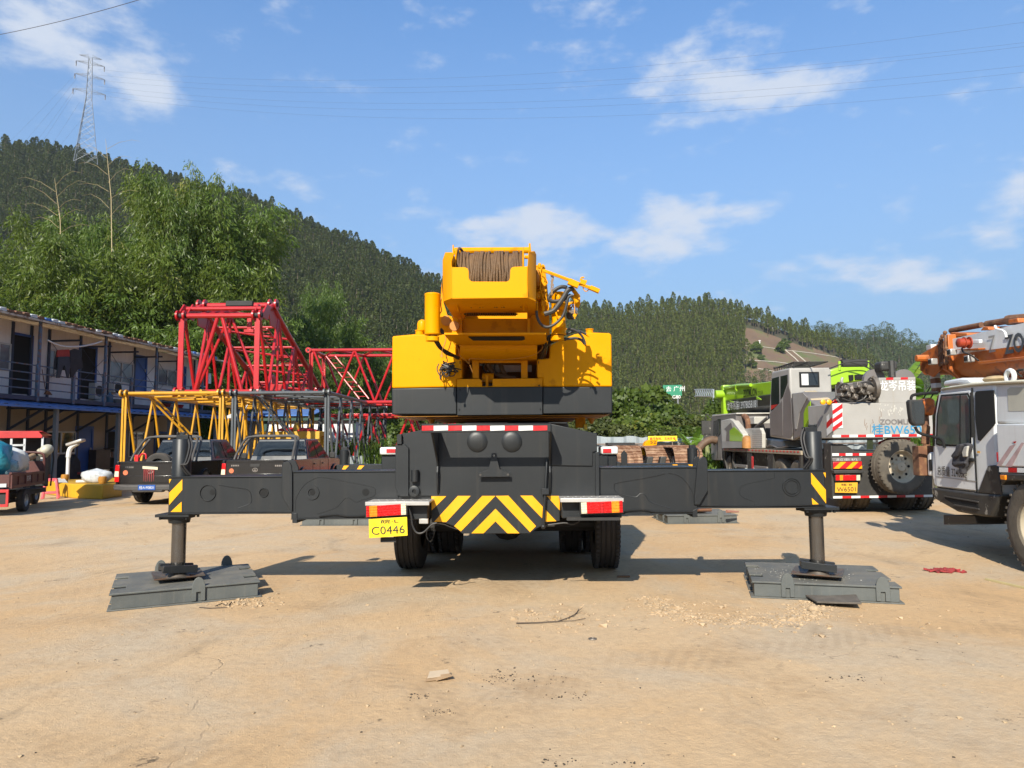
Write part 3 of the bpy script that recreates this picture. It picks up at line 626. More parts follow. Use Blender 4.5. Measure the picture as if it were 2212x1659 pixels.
for dz in(0,1.1):
    for dy in(0,1.0): g.tube([a+Vector((0,dy,-dz)),b+Vector((0,dy,-dz))],.07,4)
for k in range(8): p=a.lerp(b,k/8);q=a.lerp(b,(k+1)/8); g.tube([p,q-Vector((0,0,1.1))],.05,4); g.tube([p,p-Vector((0,0,1.1))],.05,4); g.tube([p,q+Vector((0,1,0))],.05,4)
g.tube([b,b-Vector((0,0,9))],.16,8); tag(g.build('sign_gantry',ga),'pale steel gantry truss standing above the bushes right of the road sign','gantry')
fence_m=mat('corrugated_sheet',(.30,.34,.36),.55,.1,.12,1.5,streak=.5,dustcol=(.30,.24,.17,1)); rail_m=mat('rusty_rail',(.25,.20,.17),.7,.3,.3,3)
def fence(px0,px1,topy,d0,d1,lab,rail=True):
    A=dp(px0,topy[0],d0);B=dp(px1,topy[1],d1); root=empty('metal_fence',loc=(A.x,A.y,0),label=lab,cat='fence'); Lh=Vector((B.x-A.x,B.y-A.y,0)); n=int(Lh.length/.14); g=MB(); w=Lh.normalized(); nn=Vector((w.y,-w.x,0))
    vs=[];fs=[]
    for k in range(n+1):
        p=w*(k*.14)+nn*(.03 if (k//2)%2 else -.03); zt=A.z+(B.z-A.z)*k/n+(.05*math.sin(k*.6) if k%12<6 else 0); vs+= [p,p+Vector((0,0,zt))]
    for k in range(n): fs.append((2*k,2*k+2,2*k+3,2*k+1))
    g.add(vs,fs); g.build('sheet',fence_m,root,recalc=False)
    if rail:
        g=MB(); z=A.z*.82; g.tube([nn*.12+Vector((0,0,z)),Lh+nn*.12+Vector((0,0,z))],.035,6); g.build('rail',rail_m,root)
        for k in range(int(Lh.length/2.6)+1): g=MB(); p=w*(k*2.6)+nn*.12; g.tube([p,p+Vector((0,0,A.z*.98))],.04,6); g.build('post',rail_m,root)
fence(1270,1600,(944,944),31,31,'pale corrugated metal fence below the bushes on the right')
fence(560,905,(984,982),35,32,'pale corrugated metal fence seen through the dark grey lattice',False)
fence(1560,2300,(946,936),34,36,'pale corrugated metal fence behind the two right hand cranes')
ym=mat('sign_yellow',(.85,.62,.02),.5,0,.05); rd=mat('sign_red_ink',(.55,.03,.01),.5)
A=dp(1400,942,30.6);B=dp(1463,954,30.6); fr=Frame((A.x+B.x)/2,30.6,0,0); root=empty('warning_sign',fr,label='yellow warning board with red characters fixed to the fence top',cat='sign')
z1=A.z;z0=dp(1400,953.5,30.6).z; h=(B.x-A.x)/2; g=MB(); g.box((-h,0,z0),(h,.03,z1)); g.build('board',ym,root); text('lettering','高压危险、五米放电',face_y((0,-.004,(z0+z1)/2)),(z1-z0)*.55,rd,root,width=h*1.78,bold=.02)
g=MB(); g.box((-h*.7,.03,z0-.5),(-h*.66,.07,z1)); g.box((h*.7,.03,z0-.5),(h*.66,.07,z1)); g.build('bracket',rail_m,root)
# ---------------------------------------------------------------- the big yellow crane
def crop(s,ox,oy): return lambda x,y:(ox+s*x,oy+s*y)
c1=crop(.26043,810,496.8);c2=crop(.29296,756,891);c3=crop(.31737,216,918);c4=crop(.32958,1269.1,918);c5=crop(.30918,0,621);c6=crop(.24413,324,621)
c7=crop(.24413,1485.1,756);c8=crop(.3581,1809.1,648);c9=crop(.13019,0,918);c10=crop(.14648,540,864);c11=crop(.16275,1263.7,891);c12=crop(.28075,1269.1,594);c13=crop(.14647,1134.1,540);c14=crop(.18226,885.6,540)
Y_=mat('crane_yellow',(.80,.325,.0),.45,0,.05,1.2,spec=.07,coat=.03,bump=.12,bs=5,col2=(.62,.23,.0),c2amt=.12,c2s=3,streak=.10,dustcol=(.35,.14,.01,1))
G_=mat('crane_charcoal',(.0125,.0148,.0170),.42,0,.22,1.3,dust=.14,dustcol=(.15,.12,.085,1),bump=.12,bs=5,streak=.13,spec=.35)
Gd=mat('chassis_black',(.020,.020,.020),.75,0,.3,3,dust=.4,dustcol=(.12,.09,.06,1))
STY=mat('hazard_yellow',(.85,.38,.002),.35,0,.06,2); RED=mat('reflective_red',(.55,.012,.015),.35,0,.1,8); WHT=mat('reflective_white',(.72,.72,.70),.35,0,.06,8)
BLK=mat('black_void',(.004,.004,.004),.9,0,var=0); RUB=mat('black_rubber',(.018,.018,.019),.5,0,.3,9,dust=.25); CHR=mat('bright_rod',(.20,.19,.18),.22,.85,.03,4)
TYR=mat('tyre_rubber',(.030,.027,.025),.85,0,.25,4,dust=.9,dustcol=(.16,.12,.08,1),bump=.5,bs=50); ALU=mat('worn_aluminium',(.55,.53,.50),.4,.6,.15,5,dust=.4)
ROPE=mat('greased_rope',(.16,.085,.032),.6,0,.35,5,bump=.9,bs=90); DYEL=mat('weathered_yellow_steel',(.50,.19,.003),.5,0,.15,4,dust=.3,dustcol=(.40,.20,.04,1))
PLY=mat('plate_yellow',(.85,.60,.01),.4,0,.05,6); INK=mat('black_ink',(.012,.012,.012),.5); ORG=mat('amber_lens',(.85,.25,.01),.25,0,.15,30); RLN=mat('red_lens',(.60,.008,.008),.2,0,.25,30,bump=.4,bs=60); WLN=mat('clear_lens',(.68,.62,.45),.25,0,.12,30,bump=.4,bs=60)
PAD=mat('grey_steel_pad',(.080,.090,.088),.6,0,.25,2,dust=.75,dustcol=(.27,.23,.17,1),streak=.35,bump=.3,bs=14); RUST=mat('rust',(.16,.07,.035),.9,0,.35,5,col2=(.25,.13,.06),c2s=9); SILV=mat('lamp_chrome',(.8,.8,.82),.12,1,0)
K=Frame(-.17,7.35,R(-1.2)); KR=empty('mobile_crane',K,label='big yellow and charcoal truck crane seen from behind with outriggers spread',cat='crane')
def kp(cr,pts,yl): return [K.y(*cr(p[0],p[1]),(p[2] if len(p)>2 else yl)) for p in pts]
def kprism(name,cr,pts,yl,th,m,bevel=.004,parent=None): 
    g=MB(); g.prism(kp(cr,pts,yl),(0,th,0)); return g.build(name,m,parent or KR,bevel=bevel)
def krect(cr,x0,y0,x1,y1): return [(x0,y0),(x1,y0),(x1,y1),(x0,y1)]
# carrier body ----------------------------------------------------
body=[(345,165),(530,128),(530,84),(1485,84),(1822,155),(1822,615),(1547,615),(1547,800),(1460,810),(1370,860),(1325,893),(828,893),(760,835),(700,815),(602,808),(602,615),(345,615)]
kprism('rear_panel',c2,body,0,.03,G_)
g=MB(); a=K.y(*c2(350,168),0); b=K.y(*c2(1818,700),0); g.box((a.x,.03,b.z),(b.x,1.15,a.z)); a2=K.y(*c2(535,90),0); b2=K.y(*c2(1480,160),0); g.box((a2.x,.03,b2.z),(b2.x,1.15,a2.z))
g.build('body_box',G_,KR,bevel=.01)
kprism('side_plate',c2,[(335,240),(400,232),(432,262),(432,620),(368,620),(332,550)],-.03,.03,G_); kprism('side_plate',c2,[(1810,292),(1838,292),(1840,620),(1810,620)],-.03,.04,G_)
kprism('side_flap',c2,[(1484,84),(1822,157),(1822,285),(1790,292),(1788,395),(1484,390)],-.02,.02,G_); kprism('hinge_lug',c2,[(345,165),(380,160),(382,235),(345,235)],-.05,.05,G_)
# rear ribs carrying the marker bar
for xx in(650,1472):
    zt=K.y(*c2(xx,92),-.5).z; zb=K.y(*c2(xx,150),-.5).z; zm=K.y(*c2(xx,352),0).z; zl=K.y(*c2(xx,608),0).z; X=K.y(*c2(xx,400),0).x; g=MB()
    g.prism([(X-.009,0,zt),(X-.009,-.5,zt),(X-.009,-.5,zb),(X-.009,-.09,zm),(X-.009,-.05,zm-.06),(X-.009,-.08,zm-.12),(X-.009,-.045,zl+.05),(X-.009,0,zl)],(.018,0,0)); g.build('bracket_rib',G_,KR,bevel=.003)
kprism('marker_bar',c2,[(528,84),(1482,80),(1482,143),(528,150)],-.52,.02,G_)
xs=[530,617,723,827,932,1034,1140,1243,1349,1455]
for i in range(9): kprism('reflective_tape',c2,[(xs[i],98),(xs[i+1],96),(xs[i+1],131),(xs[i],135)],-.524,.003,RED if i%2==0 else WHT,0)
for cx in(938,1193):
    p=K.y(*c2(cx,215),0); g=MB(); r=75*.293*7.35/FPX; g.lathe([(r,0),(r,.010),(r*.95,.014),(r*.6,.022),(.01,.025)],32,M=Matrix.Translation(p)@Matrix.Rotation(R(90),4,'X')); g.build('round_cover',G_,KR,smooth=True)
kprism('tow_bracket',c2,[(1045,300),(1080,300),(1086,350),(1104,418),(1180,445),(1180,474),(948,476),(945,447),(1020,422),(1038,350)],-.085,.012,G_,.002)
for (x,y) in((1062,318),(1165,458),(962,460)): p=K.y(*c2(x,y),-.086); g=MB(); g.lathe([(.012,0),(.012,.004)],14,M=Matrix.Translation(p)@Matrix.Rotation(R(90),4,'X')); g.build('bolt_hole',SILV if False else CHR,KR)
for P_ in([(600,617),(710,617),(602,722)],[(795,615),(890,615),(710,808),(620,806)],[(975,615),(1072,615),(818,877),(768,838)],[(1074,615),(1168,613),(1372,838),(1328,882)],[(1255,613),(1345,613),(1522,802),(1440,805)],[(1450,615),(1546,615),(1546,722)],[(1073,710),(1250,891),(1160,891),(1073,803),(985,891),(895,891)]):
    kprism('hazard_stripe',c2,P_,-.004,.003,STY,0)
g=MB(); g.tube(kp(c2,[(1452,345),(1440,580),(1425,835)],-.06),[.012,.015,.017],8); g.cbox(K.y(*c2(1440,582),-.07),(.075,.05,.06)); g.ball(K.y(*c2(1425,842),-.06),.026); g.build('lift_rod',G_,KR,bevel=.003)
g=MB(); p=K.y(*c2(478,578),0); M=Matrix.Translation(p)@Matrix.Rotation(R(90),4,'X'); g.lathe([(.055,0),(.055,.05),(.035,.055),(.02,.055),(.02,.03)],20,M=M); g.build('lock_socket',G_,KR,smooth=True)
kprism('key_hole',c2,[(470,570),(486,570),(486,582),(482,600),(474,600),(470,582)],-.057,.002,BLK,0)
g=MB(); p=K.y(*c2(483,465),0); g.lathe([(.04,-.06),(.04,.06)],16,M=Matrix.Translation(p+Vector((0,-.04,0)))); g.build('pin_tube',G_,KR,smooth=True)
# steps, bumper, lights
def step(x0,x1,y0,y1,yt0,yt1,b):
    A=K.y(*c2(x0,yt0),-.36); B=K.y(*c2(x1,yt1),-.36); z=(A.z+B.z)/2; g=MB(); g.box((A.x,-.36,z),(B.x,.0,z-.018)); g.box((A.x,-.365,z+.004),(B.x,-.35,z-.035)); o=g.build('step_plate',ALU,KR,bevel=.004)
    for k in range(14):
        g=MB(); g.ball((A.x+.05+(B.x-A.x-.1)*k/13,-.28+.14*(k%2),z+.002),.012,8,sc=(1,1,.5)); g.build('stud',ALU,o)
    g=MB(); P=K.y(*c2(b[0],b[1]),-.22);Q=K.y(*c2(b[2],b[3]),-.22); g.box((P.x,-.22,P.z),(Q.x,.03,Q.z)); g.build('bumper_box',G_,KR,bevel=.008)
step(112,585,0,0,662,658,(150,678,572,790)); step(1550,2018,0,0,637,632,(1560,645,2005,778))
def lamp(name,pts,segs,yl=-.36):
    A,B,C_,D=kp(c2,pts,yl); g=MB(); e=Vector((.006,0,.012)); g.prism([A+Vector((-.01,0,.012)),B+Vector((.01,0,.012)),C_+Vector((.01,0,-.012)),D+Vector((-.01,0,-.012))],(0,.1,0)); r=g.build('tail_light',Gd,KR,bevel=.006)
    for (t0,t1,m) in segs:
        g=MB(); nx=max(2,int((t1-t0)*26)); 
        q=[A.lerp(B,t0+.004),A.lerp(B,t1-.004),D.lerp(C_,t1-.004),D.lerp(C_,t0+.004)]; g.prism([v+Vector((0,-.012,0)) for v in q],(0,.02,0))
        for i in range(nx):
            for j in range(4):
                u=(i+.5)/nx; v=(j+.5)/4; p=q[0].lerp(q[1],u).lerp(q[3].lerp(q[2],u),v); g.ball(p+Vector((0,-.012,0)),.007,6)
        g.build('lens',m,r)
lamp('l',[(120,692),(414,672),(416,752),(122,770)],[(0,.08,RLN),(.08,.28,ORG),(.28,.87,RLN),(.87,1,WLN)])
lamp('r',[(1702,664),(2009,650),(2012,735),(1706,745)],[(0,.14,WLN),(.14,.46,RLN),(.46,.53,RED),(.53,.73,RLN),(.73,.92,ORG),(.92,1,RLN)])
A,B,C_,D=kp(c2,[(138,787),(420,770),(425,908),(141,927)],-.38); g=MB(); g.prism([A,B,C_,D],(0,.006,0)); pl=g.build('licence_plate',PLY,KR,bevel=.002)
def on_quad(A,B,C_,D,u,v,off=.004):
    c=A.lerp(B,u).lerp(D.lerp(C_,u),v); x=(B-A).normalized(); z=Vector((0,-1,0)); n=z; y=n.cross(x).normalized(); return Matrix.Translation(c+n*off)@Matrix(((x.x,y.x,n.x,0),(x.y,y.y,n.y,0),(x.z,y.z,n.z,0),(0,0,0,1)))
text('lettering','C0446',on_quad(A,B,C_,D,.5,.63),(A-D).length*.42,INK,pl,width=(B-A).length*.86,bold=-.005); text('lettering','皖·L',on_quad(A,B,C_,D,.55,.17),(A-D).length*.21,INK,pl,width=(B-A).length*.46)
g=MB(); g.box(K.y(*c2(225,925),-.3),K.y(*c2(345,952),-.25)); g.box(K.y(*c2(1600,775),-.3),K.y(*c2(1975,783),-.15)); g.build('mounting_strip',Gd,KR)
g=MB(); g.tube(smooth_path(kp(c2,[(430,700),(450,760),(460,830),(490,885),(540,885),(600,830),(640,815)],-.3)),.009,6); g.tube(smooth_path(kp(c2,[(640,820),(690,825),(740,845),(790,862)],-.1)),.004,5); g.tube(smooth_path(kp(c2,[(590,830),(565,880),(570,930),(595,950),(620,900),(615,840)],-.15)),.003,4)
g.tube(smooth_path(kp(c2,[(1692,700),(1700,760),(1690,800),(1640,825),(1580,815),(1460,830)],-.2)),.008,6); g.build('lamp_cable',RUB,KR,smooth=True)
g=MB(); g.cbox(K.y(*c2(545,800),-.2),(.09,.05,.05)); g.build('cable_socket',ALU,KR,bevel=.004)
# wheels ----------------------------------------------------------
def tyre(name,par,loc,r,w,rim_r,side=1,grooves=4,rimm=None,yaw=0,lugs=0,tm=None,axis='X',holes=True):
    """wheel with axis along local X"""
    MX=Matrix.Translation(loc)@Matrix.Rotation(yaw,4,'Z')@Matrix.Rotation(R(90),4,'Y')
    h=w/2; prof=[(rim_r,-h*.82),(rim_r*1.05,-h*.95),(r*.80,-h),(r*.93,-h*.97),(r*.985,-h*.84)]
    for k in range(grooves):
        c=-h*.62+h*1.24*k/(max(grooves-1,1)); prof+= [(r,c-.013),(r-.014,c-.006),(r-.014,c+.006),(r,c+.013)]
    prof+=[(r*.985,h*.84),(r*.93,h*.97),(r*.80,h),(rim_r*1.05,h*.95),(rim_r,h*.82)]
    e=bpy.data.objects.new(name,None); C.objects.link(e); e.parent=par
    g=MB(); g.lathe(prof,48,M=MX,cap=False)
    for k in range(lugs):
        a=2*math.pi*k/lugs
        for s in(-1,1): g.cbox(MX@Vector((math.cos(a)*r*.985,math.sin(a)*r*.985,s*h*.80)),(w*.16,.028,.028),rot=(math.pi/2-a if False else 0,0,yaw))
    g.build('tyre',tm or TYR,e,smooth=True,ang=40)
    g=MB(); 
    for s in(side,): g.lathe([(rim_r,s*h*.82),(rim_r*.97,s*h*.80),(rim_r*.93,s*h*.55),(rim_r*.88,s*h*.15),(rim_r*.80,s*h*.02),(rim_r*.55,s*h*.05),(rim_r*.42,s*h*.2),(rim_r*.30,s*h*.45),(rim_r*.28,s*h*.6),(.01,s*h*.62)],32,M=MX,cap=False)
    ro=g.build('rim',rimm or ALU,e,smooth=True)
    if holes:
        for k in range(8):
            a=2*math.pi*k/8; g=MB(); g.lathe([(rim_r*.085,0),(rim_r*.085,.01*side)],10,M=MX@Matrix.Translation((math.cos(a)*rim_r*.68,math.sin(a)*rim_r*.68,side*h*.06))); g.build('hand_hole',BLK,e)
            g=MB(); a+=.39; g.lathe([(.016,0),(.016,.035*side)],6,M=MX@Matrix.Translation((math.cos(a)*rim_r*.48,math.sin(a)*rim_r*.48,side*h*.12))); g.build('wheel_nut',rimm or ALU,e)
    return e
XL=-1.16;XR=1.29
tyre('wheel',KR,(XL,1.85,.54),.54,.31,.28,-1,4); tyre('wheel',KR,(XR,1.85,.54),.54,.30,.28,1,4,lugs=54)
tyre('wheel',KR,(XL,3.15,.54),.54,.33,.28,-1,3,lugs=54); tyre('wheel',KR,(XR,3.15,.54),.54,.33,.28,1,3,lugs=54)
tyre('wheel',KR,(XL+.36,3.15,.54),.54,.30,.28,1,3,lugs=54,holes=False); tyre('wheel',KR,(XR-.36,3.15,.54),.54,.30,.28,-1,3,lugs=54,holes=False)
for yy in(8.2,9.7):
    for xx,s in((XL,-1),(XR,1)): tyre('wheel',KR,(xx,yy,.54),.54,.33,.28,s,4)
g=MB(); g.box((-.48,.05,.72),(.6,11,1.15)); g.box((-.1,1.2,.52),(.25,2.4,.72)); g.box((-.95,.5,.80),(1.08,11,1.20)); g.build('chassis_frame',Gd,KR,bevel=.01)
for yy in(1.85,3.15,8.2,9.7):
    g=MB(); g.tube([(XL+.1,yy,.54),(XR-.1,yy,.54)],.085,10); g.ball((.06,yy,.55),.22,12,sc=(1,.9,.95)); g.build('axle',Gd,KR,smooth=True)
g=MB(); g.box((-1.15,1.15,1.22),(1.28,11.2,1.42)); g.build('deck',G_,KR,bevel=.01)
# rear fenders with white lamp boxes
for (pts,pw,red) in (([(1940,820),(2145,820),(2145,1040),(1940,1040)],[(1912,700),(2145,690),(2145,805),(1915,805)],[(2012,722),(2142,720),(2142,778),(2012,778)]),):
    for s in(0,):
        A=K.y(*c10(1940,820),1.2);B=K.y(*c10(2145,1040),1.2); g=MB(); g.box((A.x,1.2,A.z),(-1.1,2.6,B.z-.25)); g.build('fender',G_,KR,bevel=.01)
        A=K.y(*c10(1912,697),1.15);B=K.y(*c10(2145,808),1.15); g=MB(); g.box((A.x,1.15,A.z),(-1.05,1.5,B.z)); o=g.build('lamp_box',WHT,KR,bevel=.02)
        A=K.y(*c10(2012,722),1.145);B=K.y(*c10(2142,778),1.145); g=MB(); g.box((A.x,1.143,A.z),(B.x,1.16,B.z)); g.build('reflector',RED,o)
A=K.y(*c11(165,560),1.2);B=K.y(*c11(425,720),1.2); g=MB(); g.box((1.2,1.2,A.z),(B.x,2.6,B.z-.25)); g.build('fender',G_,KR,bevel=.01)
A=K.y(*c11(160,452),1.15);B=K.y(*c11(442,556),1.15); g=MB(); g.box((1.2,1.15,A.z),(B.x,1.5,B.z)); o=g.build('lamp_box',WHT,KR,bevel=.02)
A=K.y(*c11(238,482),1.145);B=K.y(*c11(350,535),1.145); g=MB(); g.box((A.x,1.143,A.z),(B.x,1.16,B.z)); g.build('reflector',RED,o)
# outriggers ------------------------------------------------------
def ring(cr,x,y,ro,ri,yl,par,solid=None):
    p=K.y(*cr(x,y),yl); s=(p-K.y(*cr(x+10,y),yl)).length/10; g=MB(); M=Matrix.Translation(p)@Matrix.Rotation(R(90),4,'X'); g.lathe([(ro*s,0),(ro*s,.012),(ri*s,.012),(ri*s,0)],28,M=M,cap=False); g.build('boss_ring',G_,par,smooth=True)
def hole(cr,x,y,r,yl,par):  # black disc on the surface, the hole's inner dark put into its colour
    p=K.y(*cr(x,y),yl); s=(p-K.y(*cr(x+10,y),yl)).length/10; g=MB(); M=Matrix.Translation(p)@Matrix.Rotation(R(90),4,'X'); g.lathe([(r*s,0),(r*s,.003)],24,M=M); g.build('painted_pin_hole',BLK,par)
def weld(cr,pts,yl,par,r=.0035):
    g=MB(); g.tube(smooth_path(kp(cr,pts,yl),5),r,5); g.build('weld_seam',G_,par,smooth=True)
def jack(par,px,ytop,ybeam,yunder,cr,yl,hs,rt=.097,rl=.073,hose=True,foot_rot=.5,zpad=.17):
    p0=K.y(*cr(px[0],ybeam),yl); pt=K.y(*cr(px[0],ytop),yl); X=K.y(*cr(px[1],yunder),yl).x; X0=(p0.x+pt.x)/2; zb=K.y(*cr(px[1],yunder),yl).z
    g=MB(); g.lathe([(rt,p0.z-.1),(rt,p0.z+.05),(rt*.985,p0.z+.055),(rt*.985,pt.z-.006),(rt*.93,pt.z)],32,M=Matrix.Translation((X0,yl,0))); o=g.build('jack_cylinder',G_,par,smooth=True,ang=50)
    g=MB(); g.cbox((X0+.02*hs,yl,pt.z+.02),(.13,.09,.05)); g.cbox((X0,yl,pt.z+.05),(.05,.05,.04)); 
    for k in(-1,1): g.lathe([(.014,0),(.014,.03)],6,M=Matrix.Translation((X0+.035*k,yl-.03,pt.z+.045)))
    g.build('hose_block',G_,par,bevel=.004)
    if hose:
        g=MB()
        for q,dx in((0,.0),(1,.03)):
            g.tube(smooth_path([(X0+hs*(.06+dx),yl-.02,pt.z+.03),(X0+hs*(rt+.01+dx),yl-.06,pt.z-.08),(X0+hs*(rt-.01+dx),yl-.10,pt.z-.25),(X0+hs*(rt-.05+dx),yl-.11,p0.z+.12),(X0+hs*(rt+dx),yl-.06,p0.z+.02)]),.010,8)
        g.build('jack_hose',RUB,par,smooth=True)
    g=MB(); g.cbox((X,yl,zb-.012),(.36,.34,.03)); g.cbox((X-.01,yl,zb-.04),(.25,.25,.03)); g.lathe([(.105,zb-.10),(.115,zb-.05),(.115,zb-.03)],24,M=Matrix.Translation((X,yl,0)))
    for a in(-.14,.14):
        for b in(-.13,.13): g.lathe([(.017,zb-.055),(.017,zb-.02)],6,M=Matrix.Translation((X+a,yl+b,0)))
    g.build('jack_flange',G_,par,bevel=.004)
    zf=zpad+.12; g=MB(); g.lathe([(rl,zf+.06),(rl,zb-.05)],32,M=Matrix.Translation((X,yl,0))); g.lathe([(rl*.6,zf-.04),(rl*.9,zf+.0),(rl*1.0,zf+.06)],24,M=Matrix.Translation((X,yl,0)),cap=False); g.build('jack_rod',CHR,par,smooth=True,ang=50)
    # float: turned-up dish plate with a cone and two clamp channels
    Mf=Matrix.Translation((X,yl,zpad))@Matrix.Rotation(foot_rot,4,'Z'); g=MB(); s=.24
    P=[Mf@Vector(v) for v in((-s,-s,.045),(s,-s,.045),(s,s,.045),(-s,s,.045))]; I=[Mf@Vector(v) for v in((-s*.62,-s*.62,.012),(s*.62,-s*.62,.012),(s*.62,s*.62,.012),(-s*.62,s*.62,.012))]; T=Vector((0,0,.012))
    vs=P+I+[v+T for v in P]+[v+T for v in I]; fs=[(4,5,6,7),(12,13,14,15)]
    for i in range(4): j=(i+1)%4; fs+=[(i,j,4+j,4+i),(8+i,8+j,12+j,12+i),(i,j,8+j,8+i)]
    g.add(vs,fs); g.lathe([(.13,.012),(.10,.045),(.065,.10),(.05,.16)],20,M=Mf); g.build('float_dish',FLT,par,smooth=True,ang=30)
    Mc=Matrix.Translation((X,yl,zf-.01))@Matrix.Rotation(foot_rot+.15,4,'Z')@Matrix.Rotation(R(5),4,'Y'); g=MB()
    for q in(-.085,.085): g.box((-.17,q-.03,-.035),(.17,q+.03,.04),M=Mc)
    g.box((-.17,-.06,-.02),(-.14,.06,.025),M=Mc); g.build('float_clamp',G_,par,bevel=.004)
FLT=mat('worn_float_steel',(.085,.07,.06),.45,.3,.3,6,dust=.3,col2=(.16,.07,.03),c2amt=.4,c2s=5)
def sect(name,cr,x0,y0,x1,y1,yl,th,par=None,lip=True):
    A=K.y(*cr(x0,y0),yl);B=K.y(*cr(x1,y1),yl); g=MB(); g.box((A.x,yl,A.z),(B.x,yl+th,B.z))
    o=g.build(name,G_,par or KR,bevel=.006)
    if lip: g=MB(); g.box((A.x,yl-.012,A.z+.001),(B.x,yl+th+.012,A.z+.012)); g.box((A.x,yl-.010,B.z),(B.x,yl+th+.01,B.z-.010)); g.build('flange_strip',G_,o,bevel=.002)
    return o
# rear left
o=sect('outrigger_beam',c3,470,360,1320,597,.10,.36); LB=o
o2=sect('beam_sleeve',c3,1306,324,2100,632,.06,.44)
kprism('end_ear',c3,[(1238,275),(1250,255),(1268,248),(1288,252),(1302,275),(1308,330),(1308,588),(1292,578),(1236,482)],.035,.022,G_); kprism('end_ear',c3,[(1262,280),(1275,250),(1300,235),(1330,245),(1350,290),(1350,325),(1262,325)],.50,.022,G_)
for P_ in([(560,370),(560,442),(470,545),(470,462)],[(555,522),(555,592),(480,592)],[(470,368),(486,368),(471,398)]): kprism('hazard_stripe',c3,P_,.097,.002,STY,0,o)
ring(c3,735,462,55,51,.10,o);hole(c3,765,458,18,.10,o);hole(c3,1115,460,28,.10,o);ring(c3,1115,460,31,28,.10,o);ring(c3,1445,460,48,26,.06,o2);hole(c3,1446,460,18,.06,o2);hole(c3,1808,457,24,.06,o2)
weld(c3,[(810,410),(900,425),(1000,440),(1028,475),(1030,525),(1000,545),(940,565)],.099,o); weld(c3,[(1330,585),(1335,500),(1380,420),(1440,375),(1510,357),(1700,390),(1850,422),(1874,450),(1860,485),(1800,505),(1740,525),(1705,502),(1670,498),(1640,530),(1600,565),(1480,605)],.059,o2)
weld(c3,[(940,593),(1300,597)],.088,o,.006); weld(c3,[(1490,622),(1600,612),(1700,622),(1800,618)],.045,o2,.008)
kprism('sleeve_foot',c3,[(1308,600),(1340,600),(1342,668),(1308,668)],.05,.4,G_); jack(o,(557,542),95,352,600,c3,.27,1,foot_rot=.55)
# rear right
o=sect('outrigger_beam',c4,705,306,1562,536,.10,.36); o2=sect('beam_sleeve',c4,60,286,722,577,.06,.44)
kprism('end_ear',c4,[(720,260),(735,222),(755,207),(775,214),(786,240),(790,428),(735,522),(702,524),(700,480),(712,360)],.035,.022,G_); kprism('end_ear',c4,[(690,300),(692,235),(708,205),(728,210),(738,240),(738,300)],.50,.022,G_)
for P_ in([(1465,312),(1562,425),(1564,515),(1467,385)],[(1470,478),(1522,525),(1475,527)],[(1545,312),(1561,312),(1561,348)]): kprism('hazard_stripe',c4,P_,.097,.002,STY,0,o)
ring(c4,1338,405,60,55,.10,o); ring(c4,1338,405,46,42,.10,o)
weld(c4,[(510,320),(400,345),(200,380),(177,400),(178,425),(205,447),(310,472),(345,450),(375,455),(400,490),(430,512),(550,548)],.059,o2);weld(c4,[(530,316),(600,335),(650,380),(688,450),(697,525)],.059,o2);weld(c4,[(1228,312),(1222,345),(1180,358),(1040,388),(1002,412),(998,450),(1030,480),(1090,503),(1092,530)],.099,o)
weld(c4,[(740,530),(1100,534),(1550,522)],.088,o,.005); weld(c4,[(240,565),(330,556),(400,560),(450,570),(690,570)],.045,o2,.009)
kprism('sleeve_foot',c4,[(688,562),(720,545),(722,605),(690,605)],.05,.4,G_); jack(o,(1474,1493),42,298,532,c4,.27,-1,foot_rot=-.45)
# front pair, seen between and behind the rear ones
zt=1.6-(1003-953)/FPX*14.2
for s,(pxj,crj,yt,yb) in ((-1,(1395,c10,745,950)),(1,(1425,c11,480,672))):
    X=K.y(*crj(pxj,yt),7.0).x; Zt=K.y(*crj(pxj,yb),7.0).z; Zc=K.y(*crj(pxj,yt),7.0).z
    g=MB(); g.box((X-s*-.12,6.85,Zt),(s*.9,7.2,Zt-.40)); o=g.build('outrigger_beam',G_,KR,bevel=.008); g=MB(); xs_=X*.60; g.box((xs_,6.82,Zt+.03),(s*.9,7.23,Zt-.44)); g.build('beam_sleeve',G_,KR,bevel=.008)
    g=MB(); g.prism([(xs_+s*.0,6.80,Zt-.3),(xs_+s*.12,6.80,Zt-.3),(xs_+s*.12,6.80,Zt+.20),(xs_+s*.06,6.80,Zt+.27),(xs_,6.80,Zt+.20)],(0,.03,0)); g.build('end_ear',G_,KR)
    for dx in(.14,.45):
        g=MB(); e=X+s*.11-s*dx; g.prism([(e-s*0,6.845,Zt-.02),(e-s*.1,6.845,Zt-.02),(e+s*.08,6.845,Zt-.22),(e+s*.1,6.845,Zt-.22) if dx<.2 else (e+s*.12,6.845,Zt-.2)],(0,.004,0)); g.build('hazard_stripe',STY,o)
    g=MB(); g.lathe([(.10,Zt-.1),(.10,Zc),(.09,Zc+.01)],24,M=Matrix.Translation((X,7.02,0))); g.build('jack_cylinder',G_,o,smooth=True); g=MB(); g.cbox((X,7.02,Zc+.04),(.12,.1,.07)); g.build('hose_block',G_,o,bevel=.005)
    g=MB(); g.tube(smooth_path([(X+.05,7,Zc+.04),(X+.12,6.95,Zc-.05),(X+.1,6.92,Zc-.2),(X+.11,6.92,Zt)]),.012,6); g.build('jack_hose',RUB,o)
    g=MB(); g.lathe([(.075,.25),(.075,Zt-.4)],20,M=Matrix.Translation((X,7.02,0))); g.lathe([(.25,.2),(.25,.22),(.08,.28)],16,M=Matrix.Translation((X,7.02,0))); g.build('jack_rod',CHR,o,smooth=True)
